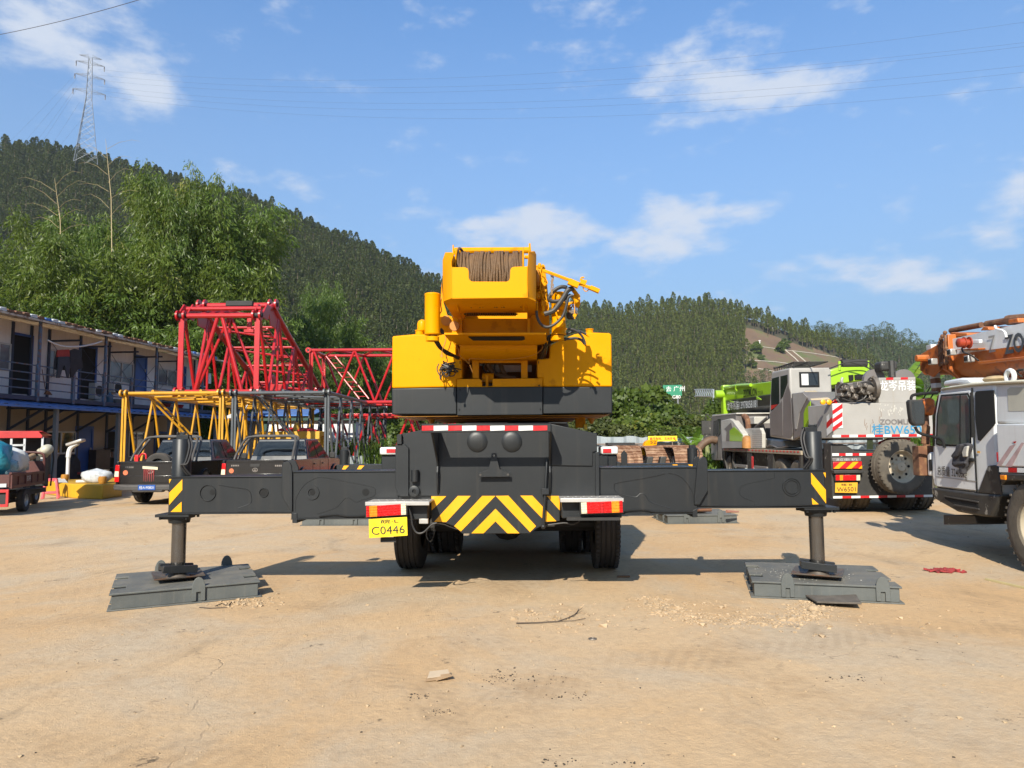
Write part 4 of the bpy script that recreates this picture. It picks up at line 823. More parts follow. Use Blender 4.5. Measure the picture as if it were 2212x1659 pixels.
# superstructure ---------------------------------------------------
def blk(name,pts,yl,th,m,bevel=.03,cr=c1,seg=3):
    g=MB(); g.prism(kp(cr,pts,yl),(0,th,0)); return g.build(name,m,KR,bevel=bevel,seg=seg)
CW=.65
blk('counterweight',[(143,880),(340,862),(640,866),(675,950),(675,1072),(722,1075),(722,1232),(680,1236),(680,1303),(140,1313)],CW,1.5,Y_,.018)
blk('counterweight',[(1390,1300),(1390,1230),(1345,1230),(1345,1070),(1446,1065),(1450,975),(1470,945),(1510,926),(1560,912),(1605,885),(1655,864),(1742,847),(1942,853),(1962,866),(1968,1300)],CW,1.5,Y_,.018)
blk('counterweight_bridge',[(680,1236),(868,1235),(886,1250),(888,1296),(975,1296),(975,1235),(1390,1230),(1390,1300),(680,1303)],CW-.02,.12,Y_,.004)
blk('counterweight_band',[(139,1313.5),(679,1303.5),(679,1531),(139,1530)],CW-.003,1.5,G_,.012); blk('counterweight_band',[(1391,1300.5),(1968,1300.5),(1970,1522),(1391,1526)],CW-.003,1.5,G_,.012)
blk('band_plate',[(680,1303.5),(1390,1300.5),(1390,1532),(680,1538)],CW-.035,.2,G_,.006)
for (x,y) in((700,1490),(1372,1487),(705,1325),(1362,1290)): hole(c1,x,y,7,CW-.037,KR)
A=K.y(*c1(155,1535),CW);B=K.y(*c1(1950,1530),CW); zb=min(A.z,B.z)
g=MB(); g.box((A.x,CW+.03,zb-.001),(B.x,CW+1.5,zb-.006)); g.box((A.x+.3,CW+.5,zb-.006),(B.x-.3,CW+2.4,zb-.02)); g.build('turntable_floor',DYEL,KR,bevel=.004)
g=MB(); 
g=MB(); g.lathe([(.84,1.45),(.84,1.62),(.80,1.62),(.80,1.66),(.90,1.66),(.90,zb-.05)],64,M=Matrix.Translation((.02,2.95,0))); g.build('slewing_ring',Gd,KR,smooth=True,ang=20)
for k in range(90):
    pass
g=MB(); a0=0
for k in range(96): a=2*math.pi*k/96; g.cbox((.02+math.cos(a)*.86,2.95+math.sin(a)*.86,1.56),(.025,.025,.09),rot=(0,0,a))
o=g.build('ring_gear',Gd,KR); 
for sgn in(-1,1): g=MB(); p=K.y(*c1(460 if sgn<0 else 1800,1540),1.2); g.lathe([(.05,0),(.02,-.06),(.012,-.07)],12,M=Matrix.Translation((p.x,1.3,zb-.02))); g.build('drain_cone',DYEL,KR)
p=K.y(*c1(1705,1600),1.4); g=MB(); g.box((p.x-.06,1.4,p.z-.06),(p.x+.06,1.5,p.z+.22)); g.build('corner_lamp_post',Y_,KR,bevel=.01); g=MB(); g.box(K.y(*c1(1732,1608),1.35),K.y(*c1(1757,1655),1.42)); g.build('corner_lamp',PLY,KR,bevel=.006)
for (x,y,r,h) in((370,852,38,14),(1780,842,34,14)):
    p=K.y(*c1(x,y),CW+.15); s=.00125; g=MB(); g.lathe([(r*s,-.05),(r*s,h*s),(r*s*1.15,h*s),(r*s*1.15,h*s*1.6),(.01,h*s*1.9)],16,M=Matrix.Translation(p)); g.build('filler_cap',Y_,KR,smooth=True)
g=MB(); p=K.y(*c1(392,800),.9); g.lathe([(.05,-.08),(.06,-.05),(.06,.03),(.05,.06),(.02,.08)],16,M=Matrix.Translation(p)); g.build('work_lamp',Y_,KR,smooth=True)
# boom tail
T=-.75
Z0=K.y(*c1(950,564),T).z
blk('winch_guard',[(635,308),(745,308),(768,318),(777,340),(778,395),(785,415),(805,427),(1092,428),(1112,418),(1119,398),(1122,335),(1130,314),(1150,305),(1266,300),(1263,563),(637,565)],T,.02,Y_,.004)
g=MB(); g.prism(kp(c1,[(583,183,-.62),(640,183,T),(656,205,T),(637,255,T),(635,308,T),(637,566,T),(567,592,-.60),(561,430,-.6),(561,250,-.6)],T),(0,1.5,0)); g.build('boom_cheek',Y_,KR,bevel=.008)
g=MB(); g.prism(kp(c1,[(1272,175,T),(1330,175,-.66),(1338,200,-.6),(1337,592,-.6),(1262,564,T),(1265,300,T),(1268,250,T)],T),(0,1.5,0)); g.build('boom_cheek',Y_,KR,bevel=.008)
A=K.y(*c1(637,565),T);B=K.y(*c1(1263,563),T); bk=K.z(*c1(900,690),Z0).y
g=MB(); g.box((A.x,T+.001,Z0-.001),(B.x,bk,Z0+.02)); g.build('underside_plate',Y_,KR)
L0=K.y(*c1(567,592),-.6); L1=K.z(*c1(598,705),L0.z-.02)
g=MB(); g.prism([A,L0,Vector((L0.x+.02,bk,L0.z)),Vector((A.x,bk,Z0))],(0,0,.02)); g.build('underside_wing',Y_,KR); g=MB(); Rr=K.y(*c1(1337,592),-.6); g.prism([B,Rr,Vector((Rr.x-.02,bk,Rr.z)),Vector((B.x,bk,Z0))],(0,0,.02)); g.build('underside_wing',Y_,KR)
sl=[(735,698),(762,711),(1160,711),(1190,699),(1160,688),(765,688)]
g=MB(); g.prism([K.z(*c1(x,y),Z0-.003) for x,y in sl],(0,0,.004)); o=g.build('rope_slot',BLK,KR)
g=MB()
for k in range(22): a=K.z(*c1(760+k*19,690),Z0-.006); b=K.z(*c1(764+k*19,709),Z0-.006); g.tube([a,(a+b)/2-Vector((0,0,.012)),b],.009,6)
g.build('wire_rope',ROPE,KR,smooth=True)
blk('boom_foot',[(690,735),(1300,735),(1290,855),(690,855)],.12,.02,Y_,.003); 
g=MB(); 
for x0,x1 in((700,722),(1262,1285)): g.prism(kp(c1,[(x0,733),(x1,733),(x1,858),(x0,858)],.02),(0,.12,0))
g.build('foot_rib',Y_,KR,bevel=.003)
g=MB(); g.prism(kp(c1,[(590,868,-.22),(1415,866,-.22),(1428,942,.22),(1340,957,.30),(700,957,.30),(640,925,.2)],0),(0,.02,.01)); g.prism(kp(c1,[(575,852),(1416,850),(1416,867),(575,869)],-.22),(0,.5,0)); g.build('pivot_shelf',Y_,KR,bevel=.003)
g=MB(); g.prism(kp(c1,[(775,884,-.14),(1238,882,-.14),(1244,905,-.02),(1220,914,.03),(815,914,.03)],0),(0,-.006,-.006)); g.build('shelf_slot',BLK,KR)
# hull under the boom with a curved lower edge
g=MB(); P=[]; 
for k in range(9):
    t=k/8; yy=935+135*t; yl=.32+.10*t**3*2; P.append((K.y(*c1(705,yy),yl),K.y(*c1(1345,yy),yl)))
for (a,b),(c,d) in zip(P[:-1],P[1:]): g.quad(a,b,d,c)
g.quad(P[-1][0],P[-1][1],P[-1][1]+Vector((0,.8,.02)),P[-1][0]+Vector((0,.8,.02))); g.quad(P[0][0],P[-1][0],P[-1][0]+Vector((0,.8,0)),P[0][0]+Vector((0,1,0))); g.quad(P[0][1],P[-1][1],P[-1][1]+Vector((0,.8,0)),P[0][1]+Vector((0,1,0)))
g.build('boom_hull',Y_,KR,smooth=True,ang=60)
blk('turntable_side',[(552,430),(568,600),(600,705),(640,738),(690,738),(690,860),(575,860),(540,872),(533,700),(545,550)],.14,.03,Y_,.004)
blk('turntable_side',[(1337,290),(1408,290),(1425,420),(1446,640),(1450,860),(1430,950),(1415,866),(1290,860),(1290,735),(1337,600)],.14,.03,Y_,.004)
g=MB(); A=K.y(*c1(675,930),.9); B=K.y(*c1(1448,1235),.9); g.box((A.x-.02,.75,A.z),(A.x,3.2,B.z)); g.box((B.x,.75,A.z),(B.x+.02,3.2,B.z)); g.box((A.x,2.2,A.z+.1),(B.x,2.23,B.z)); g.box((A.x,.8,B.z-.01),(B.x,3,B.z-.03)); g.box((A.x,.9,A.z+.02),(B.x,3.0,A.z+.04)); g.build('turntable_box_shade_lid',DYEL,KR)  # last plate is an added lid keeping sky light out of the cavity
blk('frame_post',[(805,1078),(862,1085),(862,1233),(810,1233)],.72,.08,Y_,.004); blk('frame_post',[(1212,1088),(1266,1078),(1266,1232),(1212,1232)],.72,.08,Y_,.004); blk('frame_beam',[(805,1066),(1266,1066),(1266,1102),(805,1102)],.74,.05,Y_,.004)
g=MB(); g.tube(smooth_path(kp(c1,[(930,1110),(960,1160),(1010,1200),(1090,1222),(1170,1228)],.95)),.032,10); g.tube(smooth_path(kp(c1,[(1040,1110),(1060,1170),(1090,1205)],1.0)),.028,10); g.build('cable_loom',ROPE,KR,smooth=True)
g=MB(); g.tube(kp(c1,[(890,1230),(985,1230)],.85),.06,14); g.cbox(K.y(*c1(930,1250),.75),(.03,.03,.13)); g.build('hydraulic_tank',Y_,KR,smooth=True)
g=MB(); g.tube(smooth_path(kp(c1,[(905,1105),(900,1150),(930,1190)],.9)),.014,6); g.tube(smooth_path(kp(c1,[(1000,1110),(990,1150),(1010,1190)],.9)),.012,6); g.build('inner_hose',RUB,KR); g=MB(); g.cbox(K.y(*c1(905,1110),1.2),(.1,.02,.05)); g.cbox(K.y(*c1(990,1150),1.3),(.14,.02,.14),rot=(0,.5,0)); g.cbox(K.y(*c1(1120,1140),1.6),(.55,.02,.12)); g.build('inner_bracket',ALU,KR)
# winch drum and rope
ctr=K.y(*c1(960,185),-.28); RD=.27; cz=ctr.z-RD-.012
g=MB(); xa=K.y(*c1(700,300),-.28).x; xb=K.y(*c1(1222,300),-.28).x
nW=25; g.tube([(xa-.02,-.28,cz),(xb+.02,-.28,cz)],RD-.012,32); g.build('winch_drum',ROPE,KR,smooth=True,ang=40)
g=MB(); rr=random.Random(3)
for k in range(nW):
    x=xa+(xb-xa)*(k+.5)/nW; tl=rr.uniform(-.035,.035); rad=RD+rr.uniform(-.004,.006); P=[]
    for q in range(41): a=2*math.pi*q/40; P.append((x+tl*math.sin(a)+.004*math.sin(3*a+k),-.28+rad*math.cos(a),cz+rad*math.sin(a)))
    g.tube(P,.0128,8,cap=False)
a=K.y(*c1(735,165),-.3); g.tube(smooth_path([(xa-.0,-.5,cz+.05),(xa-.01,-.42,cz+RD*.8),(xa+.0,-.3,cz+RD+.05),(xa+.03,-.2,cz+RD+.03),(xa+.04,-.1,cz+RD*.7)]),.014,8)
g.build('wire_rope',ROPE,KR,smooth=True)
for xx,w in((K.y(*c1(690,300),-.28).x,.016),(K.y(*c1(1231,300),-.28).x,.014)): g=MB(); g.lathe([(RD+.045,-w/2),(RD+.05,0),(RD+.045,w/2)],48,M=Matrix.Translation((xx,-.28,cz))@Matrix.Rotation(R(90),4,'Y')); g.build('drum_flange',Y_,KR,smooth=True,ang=40)
g=MB(); g.tube(kp(c1,[(660,172),(1285,168)],.15),.035,10); g.tube(kp(c1,[(1240,225),(1275,225)],-.1),.02,8); g.build('tie_bar',Y_,KR,smooth=True)
g=MB(); g.tube(kp(c1,[(655,205),(650,160),(648,124)],-.45),[.012,.010,.006],6); g.build('guide_pin',Y_,KR); g=MB(); g.tube(kp(c1,[(1287,175),(1284,140),(1283,112)],-.45),[.012,.012,.010],6); g.build('guide_pin',Y_,KR)
g=MB(); g.tube(smooth_path(kp(c1,[(636,300),(634,420),(636,566)],T-.003)),.004,5); g.build('weld_seam',Y_,KR); g=MB(); g.tube(smooth_path(kp(c1,[(1264,300),(1262,440),(1266,560)],T-.003)),.004,5); g.build('weld_seam',Y_,KR)
# left hanging cylinder
def cyl(name,cr,x0,x1,y0,y1,yl,m,n=28,prof=None,par=None):
    A=K.y(*cr((x0+x1)/2,y0),yl);B=K.y(*cr((x0+x1)/2,y1),yl); r=abs(K.y(*cr(x1,y0),yl).x-K.y(*cr(x0,y0),yl).x)/2; g=MB(); h=A.z-B.z
    P=prof or [(.96,0),(1,.02),(1,.98),(.96,1)]; g.lathe([(r*a,A.z-h*t) for a,t in P],n,M=Matrix.Translation((A.x,yl,0))); return g.build(name,m,par or KR,smooth=True,ang=50)
cyl('hoist_cylinder',c1,412,541,528,872,-.2,Y_,prof=[(.9,0),(1.0,.01),(1.03,.03),(1.0,.05),(.985,.06),(.985,.955),(1.04,.96),(1.04,.985),(.95,1)])
cyl('cylinder_neck',c1,448,516,868,892,-.2,Gd); cyl('cylinder_cap',c1,422,532,886,922,-.2,Y_)
g=MB(); g.tube(smooth_path(kp(c1,[(505,924,-.18),(540,975,-.05),(590,1010,.2),(690,1062,.55)],0)),.020,8); g.tube(smooth_path(kp(c1,[(520,924,-.16),(555,985,0),(600,1030,.3),(700,1058,.6)],0)),.014,8); g.build('hydraulic_hose',RUB,KR,smooth=True)
kprism('shackle_plate',c1,[(540,820),(552,810),(572,835),(574,866),(550,862),(540,845)],-.1,.01,Gd,.002)
g=MB(); g.lathe([(.055,0),(.055,.012)],24,M=Matrix.Translation(K.y(*c1(592,752),.14))@Matrix.Rotation(R(90),4,'X')); g.lathe([(.05,0),(.05,.05)],24,M=Matrix.Translation(K.y(*c1(662,802),.0))@Matrix.Rotation(R(90),4,'X')); g.build('pivot_pin',DYEL,KR,smooth=True,ang=40)
blk('corner_gusset',[(598,705),(690,735),(690,765),(640,752)],-.02,.03,Y_,.004)
# right hand valve gear
cyl('hoist_cylinder',c1,1460,1580,518,872,.0,Y_,prof=[(.7,0),(1.0,.01),(1.0,.05),(.97,.06),(.97,.72),(1.03,.73),(1.03,.80),(.97,.81),(.97,.95),(1.04,.96),(1.04,1)]); cyl('cylinder_neck',c1,1478,1560,868,884,.0,Gd); cyl('cylinder_cap',c1,1458,1570,880,918,.0,Y_)
blk('valve_block',[(1380,315),(1412,300),(1425,430),(1428,590),(1378,590)],-.12,.2,Y_,.01); blk('valve_block',[(1338,515),(1375,515),(1375,570),(1338,570)],-.14,.2,Y_,.008); blk('valve_block',[(1378,580),(1430,580),(1430,632),(1378,632)],-.16,.2,Y_,.008); blk('valve_block',[(1510,760),(1560,750),(1570,800),(1500,812)],-.2,.15,Y_,.008)
for (x,y,r) in((1392,300,12),(1405,455,18),(1404,545,16),(1393,507,8),(1363,520,8),(1363,560,8),(1365,292,14)):
    g=MB(); g.lathe([(r*.0012,0),(r*.0012,.03),(r*.0007,.032)],6,M=Matrix.Translation(K.y(*c1(x,y),-.13))@Matrix.Rotation(R(90),4,'X')); g.build('valve_bolt',Y_,KR)
for x0,x1,y0,y1 in((1352,1378,280,318),(1384,1412,630,690),(1338,1352,590,690),(1500,1540,540,600)): cyl('valve_fitting',c1,x0,x1,y0,y1,-.16,Y_,12)
g=MB(); g.ball(K.y(*c1(1400,690),-.16),.03,12); g.ball(K.y(*c1(1550,625),-.12),.045,12); g.build('elbow_fitting',Y_,KR,smooth=True)
g=MB(); g.ball(K.y(*c1(1350,410),-.05),.075,14,sc=(.5,1,1.4)); g.build('winch_motor',DYEL,KR,smooth=True)
g=MB(); g.tube(smooth_path(kp(c1,[(1412,395),(1430,440),(1400,470),(1420,560),(1440,640),(1420,700)],-.2)),.006,5); g.tube(smooth_path(kp(c1,[(1340,300),(1390,330),(1380,400),(1370,470),(1395,560),(1430,600)],-.22)),.005,5); g.tube(smooth_path(kp(c1,[(1500,530),(1495,600),(1505,700),(1540,760)],-.12)),.009,6); g.build('thin_pipe',Y_,KR,smooth=True)
# lamp arm
a=K.y(*c1(1395,335),-.25);b=K.y(*c1(1840,500),-.38); g=MB(); g.bar(a,b,.03,.030); g.bar(a.lerp(b,.1)+Vector((0,-.017,0)),a.lerp(b,.95)+Vector((0,-.017,0)),.008,.012); arm=g.build('lamp_arm',Y_,KR,bevel=.003)
d=(b-a).normalized(); ang=math.atan2(d.z,d.x)
g=MB(); g.cbox(a.lerp(b,.55)+Vector((.01,-.03,-.03)),(.11,.05,.062),rot=(0,-ang,0)); g.cbox(a.lerp(b,.75)+Vector((0,-.01,.025)),(.06,.04,.05),rot=(0,-ang,0)); g.cbox(a.lerp(b,.96),(.10,.05,.042),rot=(0,-ang,0)); g.build('terminal_box',Y_,arm,bevel=.004)
g=MB(); g.tube(smooth_path(kp(c1,[(1712,432),(1706,410),(1715,395),(1735,395)],-.33)),.008,6); g.tube(kp(c1,[(1715,425),(1757,425)],-.33),.012,8); g.tube(smooth_path(kp(c1,[(1725,470),(1735,500),(1755,508),(1775,490)],-.33)),.005,5); g.build('cable_hook',Y_,arm,smooth=True)
HS=[([(1595,478),(1545,472),(1490,500),(1452,545),(1442,572),(1470,592),(1530,588),(1590,560),(1625,540)],.020,-.22),([(1648,482),(1600,500),(1570,550),(1530,610),(1480,670),(1405,698)],.025,-.3),([(1642,542),(1605,560),(1590,620),(1560,710),(1500,775),(1430,806),(1375,780),(1345,720),(1340,670)],.014,-.28),
 ([(1590,820),(1650,828),(1700,860),(1730,905),(1742,950)],.012,-.05),([(1585,862),(1660,840),(1720,850),(1775,880)],.012,.05),([(1570,870),(1640,838),(1700,838),(1760,868)],.010,.12),([(1580,905),(1660,898),(1710,912),(1740,945)],.014,.0),
 ([(1580,905,.0),(1500,915,.15),(1430,950,.3),(1400,1000,.45),(1385,1062,.6)],.018,0),([(1440,880,.1),(1420,940,.2),(1395,1000,.4),(1368,1062,.6)],.014,0),([(1455,870,.1),(1440,930,.25),(1400,985,.4)],.012,0)]
for P_,r,yl in HS: g=MB(); g.tube(smooth_path(kp(c1,P_,yl)),r,8); g.build('hydraulic_hose',RUB,KR,smooth=True)
g=MB()
for (p,q,r) in(((1640,490),(1690,560),.022),((1640,545),(1680,600),.022),((1735,915),(1750,960),.014),((1755,862),(1780,885),.012),((1520,820),(1590,820),.010)): g.tube(kp(c1,[p,q],-.2 if r>.02 else -.02),r,10)
g.build('hose_fitting',Y_,KR,smooth=True)
blk('valve_bracket',[(1660,530),(1700,530),(1705,610),(1690,640),(1600,625),(1590,600),(1660,590)],-.1,.1,Y_,.006)
cyl('work_lamp',c1,1592,1682,622,700,-.05,SILV,20); cyl('lamp_hood',c1,1586,1668,690,742,-.05,Gd,20,prof=[(1,0),(1,.5),(.8,.9),(.4,1)])
g=MB(); g.tube(kp(c1,[(1657,580),(1655,690)],-.3),.004,5); g.lathe([(.018,-.006),(.018,.006)],16,M=Matrix.Translation(K.y(*c1(1656,708),-.3))@Matrix.Rotation(R(90),4,'X')); g.cbox(K.y(*c1(1656,728),-.3),(.012,.008,.02)); g.build('dipstick',Y_,KR)
g=MB(); rr=random.Random(5)
for k in range(7): P_=[(1470+rr.uniform(-12,12),360+22*j+rr.uniform(-8,8)) for j in range(9)]; g.tube(smooth_path(kp(c1,P_,-.25)),.0025,4)
g.build('loose_wire',mat('dusty_wire',(.35,.22,.10),.7),KR)
# tangled cord and loose leads
g=MB(); rr=random.Random(11)
for k in range(5): P_=[(590+rr.gauss(0,34)+j*1.2,1145+rr.gauss(0,26)+j*1.2,CW-.12+rr.uniform(-.05,.05)) for j in range(16)]; g.tube(smooth_path(kp(c1,P_,0),4),.0065,5)
g.tube(smooth_path(kp(c1,[(530,1110),(515,1150),(530,1195),(550,1208),(575,1170),(590,1120)],CW-.1)),.0065,5); g.tube(smooth_path(kp(c1,[(610,1210),(650,1210),(665,1180),(640,1140),(600,1110)],CW-.1)),.0065,5); g.tube(smooth_path(kp(c1,[(630,930,.1),(615,980,.3),(590,1040,.5),(600,1085,.55),(580,1120,.55)],0)),.005,5); g.build('cord_tangle',RUB,KR)
g=MB(); g.tube(smooth_path(kp(c1,[(588,868),(583,930),(560,990),(553,1035)],-.1)),.006,5); g.cbox(K.y(*c1(553,1045),-.1),(.022,.015,.025)); g.tube(smooth_path(kp(c1,[(552,560),(545,620),(552,670),(535,690)],-.1)),.006,5); g.cbox(K.y(*c1(535,692),-.1),(.02,.015,.018)); g.tube(smooth_path(kp(c1,[(650,930),(690,990),(705,1040),(760,1090),(780,1110),(785,1070),(850,1068),(1000,1078),(1200,1062),(1330,1030),(1385,985),(1385,955)],.25)),.004,5); g.build('loose_lead',DYEL,KR)
for (x,y) in((706,1098),(1358,1098)): kprism('slot_mark',c1,[(x-3,y-12),(x+3,y-12),(x+3,y+12),(x-3,y+12)],CW-.003,.002,BLK,0)
# boom and cabs further forward (hidden behind the counterweight from here, visible from the side)
g=MB(); g.box((-.42,.7,2.75),(.38,11.5,3.35)); g.build('main_boom',Y_,KR,bevel=.03)
g=MB(); g.prism([(-1.25,1.9,2.0),(-1.25,3.9,2.0),(-1.25,4.1,2.5),(-1.25,3.6,2.9),(-1.25,1.9,2.9)],(.7,0,0)); cb=g.build('operator_cab',Y_,KR,bevel=.02); 
g=MB(); g.box((-1.256,2.1,2.3),(-1.25,3.6,2.8)); g.build('side_window',mat('dark_glass',(.015,.018,.02),.06,0,0,spec=.8),cb)
g=MB(); g.prism([(-1.2,9.9,.7),(-1.2,11.9,.7),(-1.2,12.0,1.5),(-1.2,11.7,2.3),(-1.2,9.9,2.3)],(2.5,0,0)); g.build('carrier_cab',G_,KR,bevel=.03)
# ---------------------------------------------------------------- steel pads under the four jacks
def hook_pts(w,h): 
    P=[(-w/2,0)]; P+=[(-w/2,h*.55)]+[(-w/2*math.cos(math.pi*t/8)**1,h*.55+h*.45*math.sin(math.pi*t/8)) for t in range(1,8)]+[(w/2,h*.55),(w/2,0),(w*.16,0),(w*.16,h*.38),(-w*.16,h*.38),(-w*.16,0)]
    return P
def pad(lab,x,y,yaw,hooks,back,S=.69,D=.60,H=.165):
    r=empty('steel_pad',loc=(x,y,0),yaw=yaw,label=lab,cat='steel pad',group='steel pads under the outrigger jacks')
    def outline(a,d,n,dep):
        P=[(-a,-d)]; P+=[(a,-d)]
        for c in(-.28,.28): P+=[(a,c*d*1.6-n),(a-dep,c*d*1.6-n),(a-dep,c*d*1.6+n),(a,c*d*1.6+n)]
        P+=[(a,d),(-a,d)]
        for c in(.28,-.28): P+=[(-a,c*d*1.6+n),(-a+dep,c*d*1.6+n),(-a+dep,c*d*1.6-n),(-a,c*d*1.6-n)]
        return P
    g=MB(); g.prism([(a,b,H-.018) for a,b in outline(S,D,.065,.13)],(0,0,.018)); g.build('top_plate',PAD,r,bevel=.004)
    g=MB(); g.prism([(a,b,.014) for a,b in outline(S-.02,D-.02,.075,.15)],(0,0,H-.034)); g.build('box_frame',PAD,r,bevel=.003)
    g=MB(); g.prism([(a,b,.001) for a,b in outline(S+.015,D+.015,.05,.12)],(0,0,.012)); g.build('base_plate',PAD,r,bevel=.003)
    for hx in hooks: g=MB(); g.prism([(hx+a,-D-.004,.02+b) for a,b in hook_pts(.125,.235)],(0,.022,0)); g.build('hook_lug',PAD,r,bevel=.003)
    for hx in back: g=MB(); g.prism([(hx+a,D-.004,.02+b) for a,b in hook_pts(.125,.26)],(0,.022,0)); g.build('hook_lug',PAD,r,bevel=.003)
    return r
pad('grey steel pad under the left rear jack, nearest on the left',-3.53,7.80,R(26),[.10],[-.25,.45])
pad('grey steel pad under the right rear jack, strewn with pale crumbs',3.24,7.76,R(-14.5),[-.35,.52],[])
pl=K.M@Vector((-3.3,7.05,0)); 
for s,l in((-1,'far grey steel pad under the left front jack'),(1,'far grey steel pad under the right front jack')):
    x=K.y(*(c10(1395,745) if s<0 else c11(1425,480)),7.0).x; w=K.M@Vector((x,7.05,0)); pad(l,w.x,w.y,R(2*s),[-.3,.35],[-.3])
# ---------------------------------------------------------------- two storey shed dwelling on the left
B=Frame(-17.45,24,R(-5)); 
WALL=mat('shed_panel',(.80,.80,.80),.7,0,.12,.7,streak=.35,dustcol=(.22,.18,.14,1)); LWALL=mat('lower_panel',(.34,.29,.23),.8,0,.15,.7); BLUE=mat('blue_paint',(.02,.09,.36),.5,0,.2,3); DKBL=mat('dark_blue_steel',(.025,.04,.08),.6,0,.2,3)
RAIL=mat('rail_paint',(.07,.13,.22),.55,0,.35,6,col2=(.16,.08,.05),c2amt=.5,c2s=7); AWN=mat('awning_blue',(.03,.16,.50),.45,0,.2,2,dust=.4); ROOF=mat('roof_edge',(.52,.46,.38),.8,0,.2,3,col2=(.22,.12,.07),c2s=5); DGL=mat('tinted_glass',(.02,.024,.028),.06,0,0,spec=.8); WFR=mat('window_frame',(.55,.56,.56),.5,0,.1,4); PGL=mat('pale_window_glass',(.20,.21,.23),.12,0,.3,1.5,spec=.7)
def bx(cr,x0,y0,x1,y1,xl,F=None):
    F=F or B; a=F.x(*cr(x0,y0),xl);b=F.x(*cr(x1,y1),xl);c=F.x(*cr(x0,y1),xl);d=F.x(*cr(x1,y0),xl); return a.y,b.y,(a.z+d.z)/2,(b.z+c.z)/2
WP=-1.3
BR=empty('shed_dwelling',B,label='two storey prefabricated shed dwelling with blue doors and a railed walkway',cat='building')
ya=-9.0; yb=B.x(*c5(1560,500),0).y; zf=B.x(*c5(0,738),0).z; ze=B.x(*c5(0,172),0).z; zr=zf
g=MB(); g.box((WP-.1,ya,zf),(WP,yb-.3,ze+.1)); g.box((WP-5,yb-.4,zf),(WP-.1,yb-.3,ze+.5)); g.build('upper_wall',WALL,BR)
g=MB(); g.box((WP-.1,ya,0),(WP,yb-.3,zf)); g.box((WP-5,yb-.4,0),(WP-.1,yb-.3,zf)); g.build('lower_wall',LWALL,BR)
g=MB(); g.box((WP,ya,zf-.16),(.02,yb,zf-.02)); g.box((WP-.0,ya,zf-.02),(.0,yb,zf)); g.build('walkway_slab',DKBL,BR)
g=MB(); n=int((yb-ya)/.2)
vs=[];fs=[]
for k in range(n+1):
    y=ya+(yb-ya)*k/n; dz=.025*math.sin(k*1.571*2/2)+.03*math.sin(k*.21); vs+=[(.28,y,ze+dz),(-5.2,y,ze+.95+dz)]
for k in range(n): fs.append((2*k,2*k+1,2*k+3,2*k+2))
g.add(vs,fs); g.add([(a,b,c-.03) for a,b,c in vs],fs); g.quad(*[(.28,ya,ze-.07),(.28,yb,ze-.07),(.28,yb,ze+.0),(.28,ya,ze+.0)]); g.build('roof',ROOF,BR,recalc=False)
rr=random.Random(2)
for k in range(44):
    y=ya+8+(yb-ya-9)*k/44; g=MB(); g.prism([(.18,y,ze+.04),(.18,y+.34,ze+.04),(.18,y+.3,ze+.12+.05*rr.random()),(.18,y+.06,ze+.13)],(-.5,0,.09)); g.build('ridge_tile',[AWN,RUST,WFR,RUST][rr.randrange(4)],BR)
# wall posts
for cx,xl in((80,WP),(212,WP),(338,WP),(560,WP),(762,WP),(940,WP),(1100,WP),(1240,WP),(1360,WP)):
    y=B.x(*c5(cx,500),WP+.02).y; g=MB(); g.box((WP+.001,y-.05,0),(WP+.06,y+.05,ze+.05)); g.build('wall_post',DKBL,BR)
for cx in(275,738,1095,1420):
    y=B.x(*c5(cx,500),.0).y; g=MB(); g.box((-.05,y-.045,zf),(.03,y+.045,ze)); g.build('walkway_post',RAIL,BR)
for cx in(340,560,762,940,1100):
    y=B.x(*c5(cx,500),WP+.02).y; g=MB(); g.box((WP,y-.03,ze-.45),(.1,y+.03,ze-.38)); g.tube([(WP+.07,y+.1,ze-.5),(WP+.07,y+1.7,zf+.9)],.012,4); g.tube([(WP+.07,y+1.8,ze-.5),(WP+.07,y+.1,zf+.9)],.012,4); g.build('brace',DKBL,BR)
# railing
zs=[B.x(*c5(0,y),0).z for y in(510,570,627,686)]
for z in zs: g=MB(); g.tube([(0,ya+6,z),(0,yb-.5,z)],.022,6); g.build('hand_rail',RAIL,BR)
for cx in(-120,265,515,730,920,1090,1230,1340):
    y=B.x(*c5(cx,600),.0).y; g=MB(); g.box((-.05,y-.06,zf-.2),(.05,y+.06,zs[0]+.05)); g.build('rail_post',RAIL,BR)
def opening(cr,x0,y0,x1,y1,kind,xl=WP):
    a,b,zt,zb=bx(cr,x0,y0,x1,y1,xl)
    if kind in('open','door'):
        zb=max(zb,zf+.0) if zt>zf else max(zb,.02); g=MB(); g.box((xl-.02,a,zb),(xl+.012,b,zt)); r=g.build('door',BLK if kind=='open' else BLUE,BR); g=MB(); w=.09  # open doorway is a black sheet, the unlit room put into its colour
        g.box((xl,a-w/2,zb),(xl+.05,a+w/2,zt+w)); g.box((xl,b-w/2,zb),(xl+.05,b+w/2,zt+w)); g.box((xl,a+w/2,zt),(xl+.05,b-w/2,zt+w)); g.build('frame',BLUE,r)
        if kind=='door': g=MB(); g.cbox((xl+.05,b-.12,zb+1.0),(.05,.03,.14)); g.build('handle',ALU,r)
    else:
        g=MB(); g.box((xl-.02,a,zb),(xl+.012,b,zt)); r=g.build('window',PGL if kind=='win' else DGL,BR); g=MB(); w=.06; m=(a+b)/2
        for q in(a,m,b): g.box((xl+.012,q-w/2,zb),(xl+.045,q+w/2,zt))
        for q in(zb,zt): g.box((xl+.012,a-w/2,q-w/2),(xl+.043,b+w/2,q+w/2))
        g.build('frame',WFR,r)
